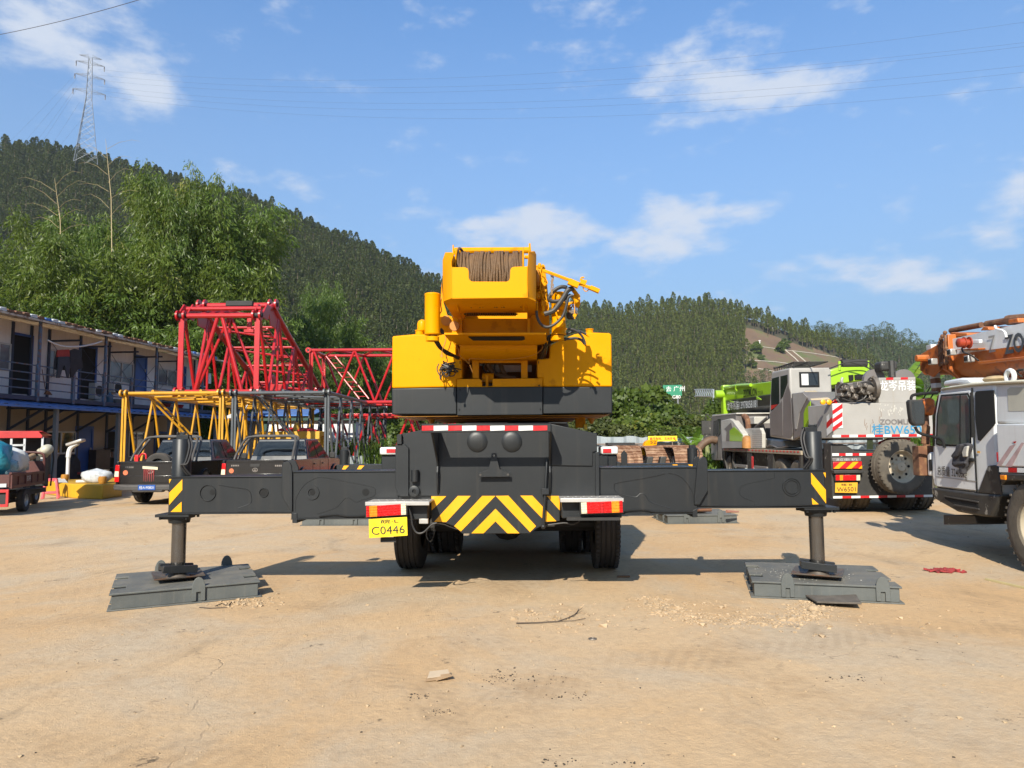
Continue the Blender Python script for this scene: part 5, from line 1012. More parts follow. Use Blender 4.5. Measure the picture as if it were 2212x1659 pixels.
opening(c5,86,338,205,745,'open'); opening(c5,558,420,658,780,'open'); opening(c5,938,487,1014,722,'door'); opening(c5,1238,560,1290,740,'door')
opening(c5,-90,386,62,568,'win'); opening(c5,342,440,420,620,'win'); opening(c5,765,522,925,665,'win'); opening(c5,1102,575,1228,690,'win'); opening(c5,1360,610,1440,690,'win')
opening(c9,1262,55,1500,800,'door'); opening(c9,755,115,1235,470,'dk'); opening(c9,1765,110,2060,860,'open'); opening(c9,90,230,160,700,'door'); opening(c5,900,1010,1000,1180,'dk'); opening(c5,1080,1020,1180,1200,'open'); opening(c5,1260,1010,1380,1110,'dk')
# lower awning: corrugated blue sheet
za=zf-.22; g=MB(); vs=[];fs=[]; n=int((yb+6-ya)/.12)
for k in range(n+1):
    y=ya+(yb+7-ya)*k/n; dz=.028*(1 if (k//2)%2 else -1)+.02*math.sin(k*.05); vs+=[(.55,y,za-.16+dz),(-.3,y,za+.06+dz)]
for k in range(n): fs.append((2*k,2*k+1,2*k+3,2*k+2))
g.add(vs,fs); g.quad((.55,ya,za-.24),(.55,yb+7,za-.24),(.55,yb+7,za-.17),(.55,ya,za-.17)); g.build('awning',AWN,BR,recalc=False)
for cx in(385,820,1180,1500):
    y=B.x(*c5(cx,1000),.3).y; g=MB(); g.box((.25,y-.07,0),(.38,y+.07,za-.1)); g.build('awning_post',mat('grey_post',(.16,.19,.22),.6) if cx==385 else bpy.data.materials['grey_post'],BR)
for cx in(45,190,310,530,740,910):
    y=B.x(*c5(cx,900),WP).y; g=MB(); g.bar((WP+.05,y,za-1.0),(.3,y,za-.15),.06,.08); g.bar((WP,y,za-.2),(.5,y,za-.2),.05,.07); g.build('awning_strut',DKBL,BR)
# things on the walkway
def wpt(cx,cy,xl=-.1): return B.M@B.x(*c5(cx,cy),xl)
def cloth(name,cr,pts,xl,m,lab,cat,th=.05,F=None,grp=None):
    F=F or B; P=[F.x(*cr(x,y),xl) for x,y in pts]; g=MB(); g.prism(P,(th,0,0)); o=g.build(name,m,bevel=.012); o.matrix_world=F.M.copy(); return tag(o,lab,cat,grp)
g=MB(); g.tube(smooth_path([B.x(*c5(x,y),.12) for x,y in((335,368),(380,392),(450,412),(550,413),(640,398),(712,376))]),.03,6); o=g.build('drying_pole',WHT,smooth=True); o.matrix_world=B.M; tag(o,'long bowed white drying pole hung under the upper eave','drying pole')
cR=mat('red_cloth',(.32,.03,.02),.9,0,.2,5); cD=mat('dark_cloth',(.018,.018,.024),.9,0,.3,5); cJ=mat('denim_cloth',(.03,.035,.05),.9,0,.3,5)
r=empty('hanging_jacket',B,label='dark jacket with a red back hanging from the bowed pole',cat='clothes',group='washing on the upper walkway')
for nm,P_,m in(('body',[(392,440),(478,433),(484,560),(470,580),(385,575),(372,570),(380,500)],cD),('back_panel',[(396,437),(478,432),(480,484),(392,486)],cR)):
    g=MB(); g.prism([B.x(*c5(x,y),.06 if nm=='body' else .13) for x,y in P_],(.05,0,0)); g.build(nm,m,r,bevel=.01)
cloth('hanging_trousers',c5,[(402,485),(475,482),(482,560),(474,635),(462,630),(448,560),(440,540),(410,632),(388,632),(400,560)],.16,cJ,'dark blue trousers hanging in front of the red backed jacket','trousers',grp='washing on the upper walkway')
cloth('hanging_coat',c5,[(482,440),(515,428),(555,438),(575,560),(555,570),(540,572),(500,628),(486,628),(482,560)],.06,cD,'long black coat hanging rightmost on the bowed pole','coat',grp='washing on the upper walkway')
for k,(x0,x1,y0,y1,m) in enumerate(((1378,1400,600,690,WFR),(1402,1422,600,680,cR),(1425,1440,605,690,cD),(1450,1470,600,672,WHT))): cloth('hanging_shirt',c5,[(x0,y0),(x1,y0),(x1,y1),(x0,y1)],-.1,m,['pale shirt hanging leftmost near the far end of the walkway','red shirt hanging near the far end of the walkway','dark shirt hanging near the far end of the walkway','white shirt hanging rightmost near the far end of the walkway'][k],'shirt',grp='shirts at the far end of the walkway')
g=MB(); g.tube([B.x(*c5(294,572),-.3),B.x(*c5(322,740),-.3)],.014,5); a=B.x(*c5(325,745),-.3); g.prism([a+Vector((0,-.15,-.02)),a+Vector((0,.25,-.02)),a+Vector((0,.08,.12)),a+Vector((0,-.05,.12))],(.05,0,0)); o=g.build('broom',RUST); o.matrix_world=B.M; tag(o,'broom leaning beside the first open blue door upstairs','broom')
acm=mat('ac_white',(.55,.55,.53),.5)
for k,(x0,y0,x1,y1,l) in enumerate(((664,668,718,780,'white air conditioner unit on the walkway right of the second open door'),(795,670,850,735,'white air conditioner unit below the middle upper window'))):
    a,b,zt,zb=bx(c5,x0,y0,x1,y1,-1.0); r=empty('air_conditioner',B,label=l,cat='air conditioner',group='air conditioners on the upper walkway'); g=MB(); g.box((-1.28,a,zb),(-.98,b,zt)); g.build('casing',acm,r,bevel=.01); g=MB(); m=(a+b)/2; g.lathe([(.24,0),(.24,.01)],20,M=Matrix.Translation((-.98,m,(zb+zt)/2))@Matrix.Rotation(R(90),4,'Y')); g.build('fan_grille',Gd,r)
jm=mat('blue_jug',(.10,.22,.35),.15,0,.1,4); p=B.x(*c5(766,795),-.6); g=MB(); g.lathe([(.13,0),(.14,.03),(.13,.18),(.14,.2),(.14,.33),(.05,.42),(.045,.48)],16,M=Matrix.Translation((p.x,p.y,zf))); o=g.build('water_jug',jm,smooth=True); o.matrix_world=B.M; tag(o,'blue plastic water jug standing on the upper walkway','water jug')
for k,(cx,m,l) in enumerate(((822,ALU,'pale wash basin on the walkway right of the water jug'),(1160,cR,'red basin on the walkway below the fourth upper window'),(1250,RED,'red bucket near the far end of the walkway'),(1200,WHT,'white tub next to the red basin on the walkway'))):
    p=B.x(*c5(cx,800),-.7); g=MB(); g.lathe([(.16,0),(.24,.2),(.25,.22),(.22,.22)],16,M=Matrix.Translation((p.x,p.y,zf))); o=g.build('basin',m,smooth=True); o.matrix_world=B.M; tag(o,l,'basin',group='basins on the upper walkway')
p=B.x(*c5(150,740),-1.5)
g=MB(); g.lathe([(.3,0),(.3,.5)],4,M=Matrix.Translation((-.95,B.x(*c5(1180,700),-.9).y,zf))); o=g.build('storage_crate',Gd); o.matrix_world=B.M; tag(o,'dark storage crate below the fourth upper window','crate')
# things under the awning
def boxthing(name,F,a,b,m,lab,cat,grp=None,bevel=.01):
    g=MB(); g.box(a,b); o=g.build(name,m,bevel=bevel); o.matrix_world=F.M.copy(); return tag(o,lab,cat,grp)
cab=mat('brown_cabinet',(.055,.03,.02),.5,0,.2,3)
a,b,zt,zb=bx(c9,1600,410,1820,860,-.9); r=empty('cabinet',B,label='dark brown cabinet with a shelf unit under the awning right of the blue door',cat='cabinet'); g=MB(); g.box((-1.25,a,0),(-.9,b,zt)); g.build('carcass',cab,r,bevel=.01)
for z in(.1,.55,1.0,1.4): g=MB(); g.box((-1.25,b,z),(-.92,b+1.1,z+.03)); g.build('shelf',cab,r)
for k in range(7): g=MB(); g.cbox((-1.08,b+.15+.14*k,1.0+.14),(.12,.1,.2+.04*(k%3))); g.build('jar',[WFR,RUST,PGL][k%3],r)
a,b,zt,zb=bx(c9,960,480,1230,905,-.6); g=MB(); g.prism([(-.95,a,0),(-.95,b,0),(-.95,b-.1,zt*.75),(-.95,b-.4,zt),(-.95,a+.5,zt*.98),(-.95,a+.1,zt*.5)],(.7,0,0)); o=g.build('covered_machine',cD,bevel=.08); o.matrix_world=B.M; tag(o,'machine under a black cover standing in front of the ground floor window','covered machine')
a,b,zt,zb=bx(c9,760,820,870,930,-.2); boxthing('red_crate',B,(-.6,a,0),(-.2,b,zt),mat('red_plastic',(.35,.02,.02),.4),'red plastic crate beside the grey awning post','crate')
PINK=mat('pink_plastic',(.80,.14,.16),.35,0,.08,4)
def stool(mat_,lab,loc,yaw,h=.46,name='plastic_stool',grp='plastic stools'):
    r=empty(name,loc=loc,yaw=yaw,label=lab,cat='stool',group=grp); t=.13;b_=.20
    g=MB(); g.box((-t,-t,h-.03),(t,t,h)); f=lambda sx,sy,z:Vector((sx*(t-.02+(b_-t)*(1-z/h)),sy*(t-.02+(b_-t)*(1-z/h)),z))
    for (a,c) in (((-1,-1),(1,-1)),((1,-1),(1,1)),((1,1),(-1,1)),((-1,1),(-1,-1))):
        g.bar(f(*a,h-.055),f(*c,h-.055),.02,.06); g.bar(f(*a,h*.30),f(*c,h*.30),.02,.06)
    g.build('seat',mat_,r,bevel=.01)
    for (sx,sy) in((-1,-1),(1,-1),(1,1),(-1,1)): g=MB(); g.bar(f(sx,sy,0),f(sx,sy,h-.03),.055,.055,up=(0,1,0)); g.build('leg',mat_,r,bevel=.012)
    return r
w=gp(*c9(865,1215)); stool(PINK,'pink plastic stool standing in front of the low yellow block',(w.x+.05,w.y-.15,0),R(28),.60).scale=(1.12,1.12,1)
w=B.M@Vector((-.2,B.x(*c9(1345,800),-.2).y,0)); stool(bpy.data.materials['red_plastic'],'dark red stool in the shade below the blue ground floor door, left one',(w.x,w.y,0),.2,.5); w=B.M@Vector((-.2,B.x(*c9(1440,800),-.2).y,0)); stool(bpy.data.materials['red_plastic'],'dark red stool in the shade below the blue ground floor door, right one',(w.x,w.y,0),.5,.5)
# yellow steel block with oddments
YB=mat('yellow_block_paint',(.62,.34,.015),.5,0,.12,1.5,dust=.3,streak=.2,dustcol=(.35,.22,.10,1))
P=[gp(*c9(x,y)) for x,y in((760,1150),(1190,1218),(1640,1238),(1700,1237),(2020,1187))]; h=.43
bk=[gp(*c9(2010,870),h),gp(*c9(1900,862),h),gp(*c9(1000,915),h)]; poly=[(p.x,p.y,0) for p in P]+[(bk[0].x,bk[0].y,0),(bk[2].x-.2,bk[2].y,0)]
g=MB(); g.prism(poly,(0,0,h)); tag(g.build('steel_block',YB,bevel=.03),'low yellow painted steel block on the ground beside the left pickup','steel block')
def onb(cx,cy): return gp(*c9(cx,cy),h)
BAG=mat('plastic_film',(.50,.52,.53),.3,0,.25,6,bump=.8,bs=14)
def bag(name,loc,sz,m,lab,seed,grp=None,knot=True,cat='bag'):
    r=np.random.default_rng(seed); g=MB(); n=28; mm=16; vs=[];fs=[]
    for i in range(mm+1):
        th=math.pi*i/mm
        for j in range(n):
            a=2*math.pi*j/n; k=1+.10*math.sin(a*5+i*.7+seed)+.07*math.sin(a*9+i*1.3)+.05*r.random(); z=-math.cos(th); rad=math.sin(th)**.8*k
            if knot and z>.6: rad*=max(.18,1-(z-.6)*2.1); 
            vs.append((math.cos(a)*rad*sz[0]/2,math.sin(a)*rad*sz[1]/2,max(0,(z+.9)*sz[2]/1.9)))
    for i in range(mm):
        for j in range(n): fs.append((i*n+j,i*n+(j+1)%n,(i+1)*n+(j+1)%n,(i+1)*n+j))
    g.add(vs,fs); o=g.build(name,m,smooth=True,ang=70); o.location=loc; return tag(o,lab,cat,grp)
p=onb(1600,965); bag('plastic_bag',p,(.85,.5,.45),BAG,'translucent plastic bag knotted at the top on the yellow block',1)
p=onb(1640,858); g=MB(); g.lathe([(.26,0),(.34,.22),(.36,.24),(.33,.24),(.25,.03),(.01,.03)],20,M=Matrix.Diagonal((1,.7,1,1))); o=g.build('plastic_basket',ALU,smooth=True); o.location=p; tag(o,'shallow grey plastic basket at the back of the yellow block','basket')
for k,(cx,cy,l) in enumerate(((1075,932,'amber cup beside the white scale pillar on the yellow block'),(1698,975,'amber cup leaning on the plastic bag on the yellow block'))):
    p=onb(cx,cy); g=MB(); g.lathe([(.08,0),(.12,.1),(.11,.2),(.09,.22),(.07,.22)],16); o=g.build('cup',mat('amber_plastic',(.45,.20,.03),.35) if k==0 else bpy.data.materials['amber_plastic'],smooth=True); o.location=p; tag(o,l,'cup',group='amber cups on the yellow block')
p=onb(1370,950); boxthing('paper_box',Frame(p.x,p.y,.3,h),(-.16,-.12,0),(.16,.12,.07),WFR,'small white box lying on top of the yellow block','box')
g=MB(); a=onb(900,955);b=onb(1120,960);c=onb(1050,925);d=onb(930,925); g.prism([a+Vector((0,0,.01)),b+Vector((0,0,.01)),c+Vector((0,0,.1)),d+Vector((0,0,.06))],(0,0,.01)); tag(g.build('paper_sheet',WFR),'crumpled white sheet lying behind the pink stool','paper')
p=onb(1022,925); g=MB(); g.tube([(0,0,-.43),(0,0,.80)],.055,12); g.tube(smooth_path([(0,0,.75),(.02,0,.95),(.1,0,1.1),(.3,0,1.22)]),.075,10); o=g.build('column',WHT,smooth=True)
r=empty('weighing_scale',loc=p+Vector((0,.3,0)),label='white weighing scale pillar with a tilted display behind the yellow block',cat='scale'); o.parent=r; g=MB(); g.cbox((.22,0,1.24),(.55,.26,.10),rot=(0,-.3,0)); g.build('display_head',ALU,r,bevel=.03)
# ---------------------------------------------------------------- cargo tricycle
TC=Frame(gp(*c9(375,1438)).x,gp(*c9(375,1438)).y,R(17.5)); TR=empty('cargo_tricycle',TC,label='dark red cargo tricycle loaded with scrap at the left edge',cat='tricycle')
MAR=mat('maroon_paint',(.085,.018,.014),.6,0,.35,3,dust=.35,dustcol=(.22,.14,.10,1)); CRED=mat('canopy_red',(.55,.02,.02),.45,0,.2,3,dust=.2)
side=[TC.x(*c9(x,y),.12) for x,y in((190,822),(728,745),(728,962),(190,1042))]; y0=side[0].y; y1=side[1].y; zt=side[0].z; zb=side[3].z
g=MB()
g.box((.08,y0,zb),(.12,y1,zt)); g.box((-1.12,y0,zb),(-1.08,y1,zt)); g.box((-1.1,y0,zb),(.1,y1,zb+.04)); g.box((-1.1,y1-.03,zb),(.1,y1,zt+.25)); g.build('cargo_bed',MAR,TR,bevel=.006)
for k in range(6): g=MB(); yy=y0+(y1-y0)*k/5; g.box((.12,yy-.02,zb-.02),(.145,yy+.02,zt)); g.build('bed_stake',MAR,TR)
g=MB(); g.box((.12,y0,zt-.05),(.15,y1,zt+.0)); g.box((.12,y0,zb-.02),(.15,y1,zb+.05)); g.build('bed_rail',MAR,TR)
tz=TC.y(*c9(60,820),y0).z; g=MB(); g.box((-1.12,y0-.04,zb+.02),(.1,y0-.01,zt)); g.build('tailgate',MAR,TR,bevel=.004); g=MB(); g.box((-1.1,y0-.06,zb-.42),(.1,y0-.02,zb-.36)); g.box((-1.1,y0-.06,zb-.1),(.1,y0-.02,zb-.03)); g.box((.05,y0-.065,zb-.40),(.1,y0-.015,zb-.05)); g.box((-1.0,y0-.0,zb-.4),(.05,y0+.05,zb-.05),1)
g.build('rear_bumper',[CRED,Gd],TR,bevel=.006); g=MB(); g.box((-.3,y0-.063,zt-.28),(.05,y0-.04,zt-.2)); g.build('white_marking',WFR,TR)
text('lettering','上海五菱'[2:]if False else '农用',TC.M.inverted()@TC.M@Matrix.Translation((.126,(y0+y1)/2,(zt+zb)/2+.02))@Matrix(((0,0,1,0),(1,0,0,0),(0,1,0,0),(0,0,0,1))),.13,WFR,TR)
g=MB(); hb=TC.x(*c9(720,470),.12).z; g.tube(smooth_path([(.12,y1,zt),(.12,y1,hb-.15),(.05,y1,hb),(-.3,y1,hb+.03),(-1.0,y1,hb+.03),(-1.1,y1,zt)]),.03,8); g.tube(smooth_path([(.12,y0+.9,zt-.0),(.12,y0+.05,zt+.02),(.1,y0,zt+.0),(.1,y0,zb)]),.028,8); g.build('bed_hoop',MAR,TR,smooth=True)
tyre('wheel',TR,(0,0,.27),.27,.16,.15,1,2,holes=False); tyre('wheel',TR,(-1.0,0,.27),.27,.16,.15,-1,2,holes=False); tyre('wheel',TR,(-.5,2.5,.27),.27,.13,.16,1,2,holes=False)
g=MB(); g.tube([(-1,0,.28),(0,0,.28)],.05,8); g.box((-.8,-.3,.33),(-.2,2.4,.45)); g.cbox((-.5,.3,.35),(.35,.5,.3)); g.tube([(-.5,2.5,.27),(-.5,2.3,1.1)],.04,8); g.build('chassis',Gd,TR,bevel=.01)
yc=y1+.25; A=TC.y(*c9(0,100),yc);Bq=TC.y(*c9(700,215),yc); x1=Bq.x; zt2=A.z; zb2=Bq.z; x0=x1-1.25
g=MB(); g.prism([(x0,yc,zb2),(x1,yc,zb2),(x1,yc,zt2-.12),(x1-.1,yc,zt2),(x0+.1,yc,zt2),(x0,yc,zt2-.12)],(0,.03,0)); g.prism([(x1,yc,zt2-.1),(x1,yc+.8,zt2-.18),(x1,yc+.8,zb2+.03),(x1,yc,zb2)],(-.02,0,0)); g.prism([(x0,yc,zt2-.02),(x1,yc,zt2-.02),(x1,yc+.8,zt2-.12),(x0,yc+.8,zt2-.12)],(0,0,.02)); g.build('canopy',CRED,TR,bevel=.008)
for cx in(185,405,702): X=TC.y(*c9(cx,300),yc+.03).x; g=MB(); g.box((X-.025,yc+.03,zt*.9),(X+.025,yc+.06,zb2+.02)); g.build('canopy_post',WFR,TR)
z=TC.y(*c9(300,335),yc).z; g=MB(); g.box((TC.y(*c9(185,335),yc).x,yc+.03,z-.025),(TC.y(*c9(405,335),yc).x,yc+.055,z+.025)); g.build('cross_rail',WFR,TR)
g=MB(); g.prism([(x1+.02,yc+.1,.6),(x1+.02,yc+.45,.5),(x1+.02,yc+.65,1.0),(x1+.02,yc+.62,zb2),(x1+.02,yc+.1,zb2)],(-.03,0,0)); g.box((x0,yc+.62,.5),(x1,yc+.66,zb2)); wf=g.build('cab_side',Gd,TR,bevel=.01)
g=MB(); g.tube([(x1+.03,yc+.15,zb2),(x1+.03,yc+.15,.6)],.02,6); g.tube([(x1+.03,yc+.7,zb2-.05),(x1+.05,yc+.85,1.2),(x1+.03,yc+.75,.5)],.02,6); g.build('cab_frame',Gd,TR)
HM=mat('dirty_white_plastic',(.50,.47,.36),.5,0,.25,5)
p=TC.M@TC.y(*c9(765,420),yc-.1); g=MB(); g.ball((0,0,0),.17,18,sc=(.8,1,1.05)); g.lathe([(.172,-.05),(.18,-.12),(.14,-.16)],18,M=Matrix.Diagonal((.8,1,1,1)),cap=False); o=g.build('safety_helmet',HM,smooth=True,ang=60); o.location=p; o.rotation_euler=(0,R(50),0); tag(o,'dirty white helmet hanging at the tricycle canopy corner','helmet')
def tw(x,y,z): return TC.M@Vector((x,y,z))
TEAL=mat('teal_sack',(.02,.26,.36),.4,0,.25,4,bump=.9,bs=9)
bag('sack',tw(-.55,y0+.35,zt-.15),(1.1,.9,1.05),TEAL,'large teal plastic sack on the back of the tricycle',3,'sacks on the tricycle',cat='sack'); bag('sack',tw(-.85,y0+.3,zt+.75),(.6,.55,.5),TEAL,'small teal sack on top of the large one at the picture edge',5,'sacks on the tricycle',cat='sack')
bag('sack',tw(-.35,y0+.95,zt-.05),(.95,.7,.75),WFR,'white sack tied with red string behind the teal sack',6,'sacks on the tricycle',cat='sack'); bag('sack',tw(-.15,y0+.45,zt-.1),(.5,.5,.5),mat('pale_teal_film',(.20,.33,.36),.3,0,.2,5),'pale translucent sack leaning right of the large teal sack',8,'sacks on the tricycle',cat='sack')
CARD=mat('cardboard',(.36,.23,.12),.9,0,.2,6); g=MB(); g.tube([tw(-.25,y0+.7,zt+.1),tw(-.1,y1-.1,zt+.38)],.075,14); tag(g.build('cardboard_tube',CARD,smooth=True),'cardboard tube lying among the scrap on the tricycle','tube')
rr=random.Random(9)
for k in range(5):
    F=Frame(*tw(-.15-.2*(k%2),y0+.8+.2*k,0)[:2],rr.uniform(0,3),zt+.02+.05*rr.random()); boxthing('carton',F,(-.16,-.12,0),(.16,.12,.12+.08*rr.random()),CARD if k%2 else HM,['flattened tan carton nearest the teal sack on the tricycle','grubby pale carton beside the cardboard tube','tan carton in the middle of the tricycle load','grubby pale carton near the tricycle headboard','tan carton against the tricycle headboard'][k],'carton','cartons on the tricycle')
# ---------------------------------------------------------------- pickups
CARB=mat('black_car_paint',(.010,.009,.009),.22,0,.25,3,dust=.2,dustcol=(.10,.085,.07,1),coat=.5); PLAS=mat('bumper_plastic',(.045,.043,.042),.6,0,.25,5,dust=.6,dustcol=(.2,.16,.12,1)); LPB=mat('plate_blue',(.01,.08,.35),.4)
def pickup(F,lab,first):
    r=empty('pickup_truck',F,label=lab,cat='pickup truck',group='black pickups parked in front of the lattice sections')
    def arch(yc,rr_=.46,n=10,z=.40): return [(yc+rr_*math.cos(math.pi*(1-k/n)),z+rr_*math.sin(math.pi*(1-k/n))*1.0) for k in range(n+1)]
    prof=[(.02,.50),(.75,.42)]+arch(1.22)+[(1.75,.38),(3.75,.36)]+arch(4.35)+[(5.0,.40),(5.25,.5),(5.28,.85),(5.1,1.02),(3.95,1.12),(.03,1.14)]
    g=MB()
    for x0,x1 in((-.92,-.86),(.86,.92)): g.prism([(x0,y,z) for y,z in prof],(x1-x0,0,0))
    g.box((-.86,.06,.55),(.86,1.72,.6)); g.box((-.86,1.62,.55),(.86,5.1,1.05)); g.box((-.86,3.95,1.05),(.86,5.0,1.09)); g.build('body',CARB,r,bevel=.025)
    for yc in(1.22,4.35):
        for s in(-1,1): g=MB(); P=arch(yc,.50); Q=arch(yc,.45); 
        for s in(-1,1):
            g=MB(); P=arch(yc,.52);Q=arch(yc,.45)
            for a,b,c,d in zip(P[:-1],P[1:],Q[1:],Q[:-1]): g.prism([(s*.93,a[0],a[1]),(s*.93,b[0],b[1]),(s*.93,c[0],c[1]),(s*.93,d[0],d[1])],(s*.035,0,0))
            g.build('wheel_arch',CARB,r)
    # cab
    lo=[(-.87,1.72,1.10),(.87,1.72,1.10),(.87,4.05,1.06),(-.87,4.05,1.06)]; hi=[(-.70,1.98,1.72),(.70,1.98,1.72),(.70,3.15,1.72),(-.70,3.15,1.72)]; g=MB(); md=[(-.72,2.1,1.76),(.72,2.1,1.76)]
    g.add(lo+hi,[(0,1,5,4),(1,2,6,5),(2,3,7,6),(3,0,4,7),(4,5,6,7)]); g.build('cab',CARB,r,bevel=.03,seg=3)
    V=Vector; 
    def inset(P,i,off):
        c=sum((V(p) for p in P),V())/len(P); n=(V(P[1])-V(P[0])).cross(V(P[2])-V(P[1])).normalized(); return [c+(V(p)-c)*i+n*off for p in P]
    g=MB(); q=[V(lo[0]),V(lo[1]),V(hi[1]),V(hi[0])]; q=[q[0].lerp(q[3],.18),q[1].lerp(q[2],.18),q[2].lerp(q[1],.1),q[3].lerp(q[0],.1)]; q=[(p.lerp(sum(q,V())/4,.05))+V((0,-.012,.004)) for p in q]; g.add(q,[(0,1,2,3)]); g.prism(q,(0,.01,0)); g.build('rear_window',DGL,r)
    for s in(-1,1):
        L=lambda u,v:(V((s*.87,1.72+2.33*u,1.10-.04*u))).lerp(V((s*.70,1.98+1.17*u,1.72)),v)+V((s*.008,0,0))
        for u0,u1 in((.10,.42),(.47,.93)):
            g=MB(); g.prism([L(u0,.15),L(u1,.15),L(min(u1,.88),.88),L(u0+.02,.88)],(s*.006,0,0)); g.build('side_window',DGL,r)
        for yy in(2.05,2.75,3.62): g=MB(); g.box((s*.922,yy-.006,.48),(s*.925,yy+.006,1.08)); g.build('door_seam',BLK,r)
        for yy in(2.25,3.05): g=MB(); g.cbox((s*.935,yy,.97),(.03,.16,.035)); g.build('door_handle',CARB,r,bevel=.008)
        g=MB(); g.cbox((s*1.02,3.72,1.20),(.2,.08,.2)); g.build('mirror',Gd,r,bevel=.04)
    g=MB(); q=[V(lo[2]),V(lo[3]),V(hi[3]),V(hi[2])]; c=sum(q,V())/4; g.prism([c+(p-c)*.86+V((0,.02,.01)) for p in q],(0,.01,0)); g.build('windscreen',DGL,r)
    # tailgate
    g=MB(); g.box((-.80,-.01,.56),(.80,.05,1.13)); g.box((-.78,-.03,1.09),(.78,.02,1.15)); g.box((-.78,-.022,.60),(.78,-.01,.78)); tg=g.build('tailgate',CARB,r,bevel=.015)
    g=MB(); g.cbox((.0,-.015,1.0),(.26,.03,.08)); g.build('tailgate_handle',Gd,tg,bevel=.008)
    g=MB(); M=Matrix.Translation((0,-.012,.88))@Matrix.Rotation(R(90),4,'X')@Matrix.Diagonal((1.35,1,1,1)); g.lathe([(.055,0),(.055,.012),(.043,.012),(.043,0)],24,M=M,cap=False); g.cbox((0,-.02,.88),(.02,.012,.06)); g.cbox((0,-.02,.86),(.07,.012,.018)); g.build('badge',SILV,tg)
    for k in range(5): g=MB(); g.cbox((-.64+.045*k,-.015,1.0),(.03,.008,.04)); g.build('badge_letter',SILV,tg)
    for k in range(4): g=MB(); g.cbox((.56+.05*k,-.015,.99),(.035,.008,.045)); g.build('badge_letter',SILV,tg)
    g=MB(); g.lathe([(.065,0),(.065,.004)],20,M=Matrix.Translation((-.65,-.012,.86))@Matrix.Rotation(R(90),4,'X')); g.build('round_sticker',mat('orange_sticker',(.60,.14,.05),.5) if first else bpy.data.materials['orange_sticker'],tg)
    for s in(-1,1):
        g=MB(); g.prism([(s*.93,-.03,.62),(s*.80,-.04,.62),(s*.80,-.04,1.06),(s*.91,-.03,1.06)],(0,.12,0)); tl=g.build('tail_light',RLN,r,bevel=.012); g=MB(); g.prism([(s*.925,-.036,.76),(s*.81,-.046,.76),(s*.81,-.046,.9),(s*.915,-.036,.9)],(0,.01,0)); g.build('reverse_lens',WLN,tl)
    g=MB(); g.prism([(-.97,.22,.42),(-.93,-.06,.42),(-.6,-.17,.40),(.6,-.17,.40),(.93,-.06,.42),(.97,.22,.42)],(0,0,.14)); g.box((-.4,-.16,.36),(.4,0,.44)); g.build('rear_bumper',PLAS,r,bevel=.03)
    if first:
        g=MB(); g.box((-.22,-.185,.42),(.22,-.175,.55)); pl=g.build('licence_plate',LPB,r); text('lettering','桂A·P0B31',face_y((0,-.187,.485)),.085,WHT,pl,width=.38)
        g=MB(); g.prism([(-.20,-.035,.96),(.2,-.04,.93),(.2,-.04,1.0),(-.2,-.035,1.03)],(0,.01,0)); g.build('paper_strip',mat('cream_paper',(.6,.55,.38),.8),tg)
        g=MB(); rr=random.Random(4)
        for k in range(6): x=-.16+.05*k; g.prism([(x-.012,-.026,.95),(x+.014,-.026,.95),(x+.006,-.026,.62+.15*rr.random()),(x-.002,-.026,.62)],(0,.003,0))
        g.build('paint_drip',mat('red_drips',(.3,.02,.02),.5),tg)
        g=MB(); g.cbox((-.42,.1,1.22),(.1,.08,.2)); g.tube(smooth_path([(-.36,.1,1.25),(-.3,.1,1.34),(-.2,.1,1.33),(-.18,.1,1.2)]),.025,8); g.build('red_shackle',RED,r,bevel=.008)
        e=tyre('spare_wheel',r,(-.15,.75,1.0),.36,.22,.2,1,2,holes=False,yaw=R(90)); 
    # roll bar
    for y0_,s_ in((1.0,1),(1.25,1)):
        g=MB(); zt_=1.80 if y0_>1.1 else 1.78
        g.tube(smooth_path([(-.82,y0_-.45,1.14),(-.80,y0_-.35,1.3),(-.74,y0_,1.66),(-.6,y0_+.12,zt_),(0,y0_+.15,zt_+.01),(.6,y0_+.12,zt_),(.74,y0_,1.66),(.80,y0_-.35,1.3),(.82,y0_-.45,1.14)]),.034,8); g.build('roll_bar',PLAS,r,smooth=True)
    g=MB(); g.cbox((0,1.38,1.80),(.36,.05,.05)); g.build('brake_light',RLN,r,bevel=.01)
    for x,y,s in((-.80,1.22,-1),(.80,1.22,1),(-.80,4.35,-1),(.80,4.35,1)): tyre('wheel',r,(x,y,.37),.37,.25,.21,s,3,holes=False)
    g=MB(); g.tube([(-.7,1.22,.36),(.7,1.22,.36)],.05,8); g.ball((0,1.22,.36),.13,10); g.box((-.5,.1,.42),(.5,5,.5)); g.build('underbody',Gd,r)
    for s in(-1,1): g=MB(); g.box((s*.74-.12,.72,.22),(s*.74+.12,.735,.5)); g.build('mud_flap',Gd,r)
    return r
pickup(Frame(-9.42,18.6,R(0)),'black pickup with red paint drips and a blue number plate beside the yellow block',True)
pickup(Frame(-6.95,19.3,R(-2)),'black pickup with a clean tailgate parked behind the left outrigger',False)
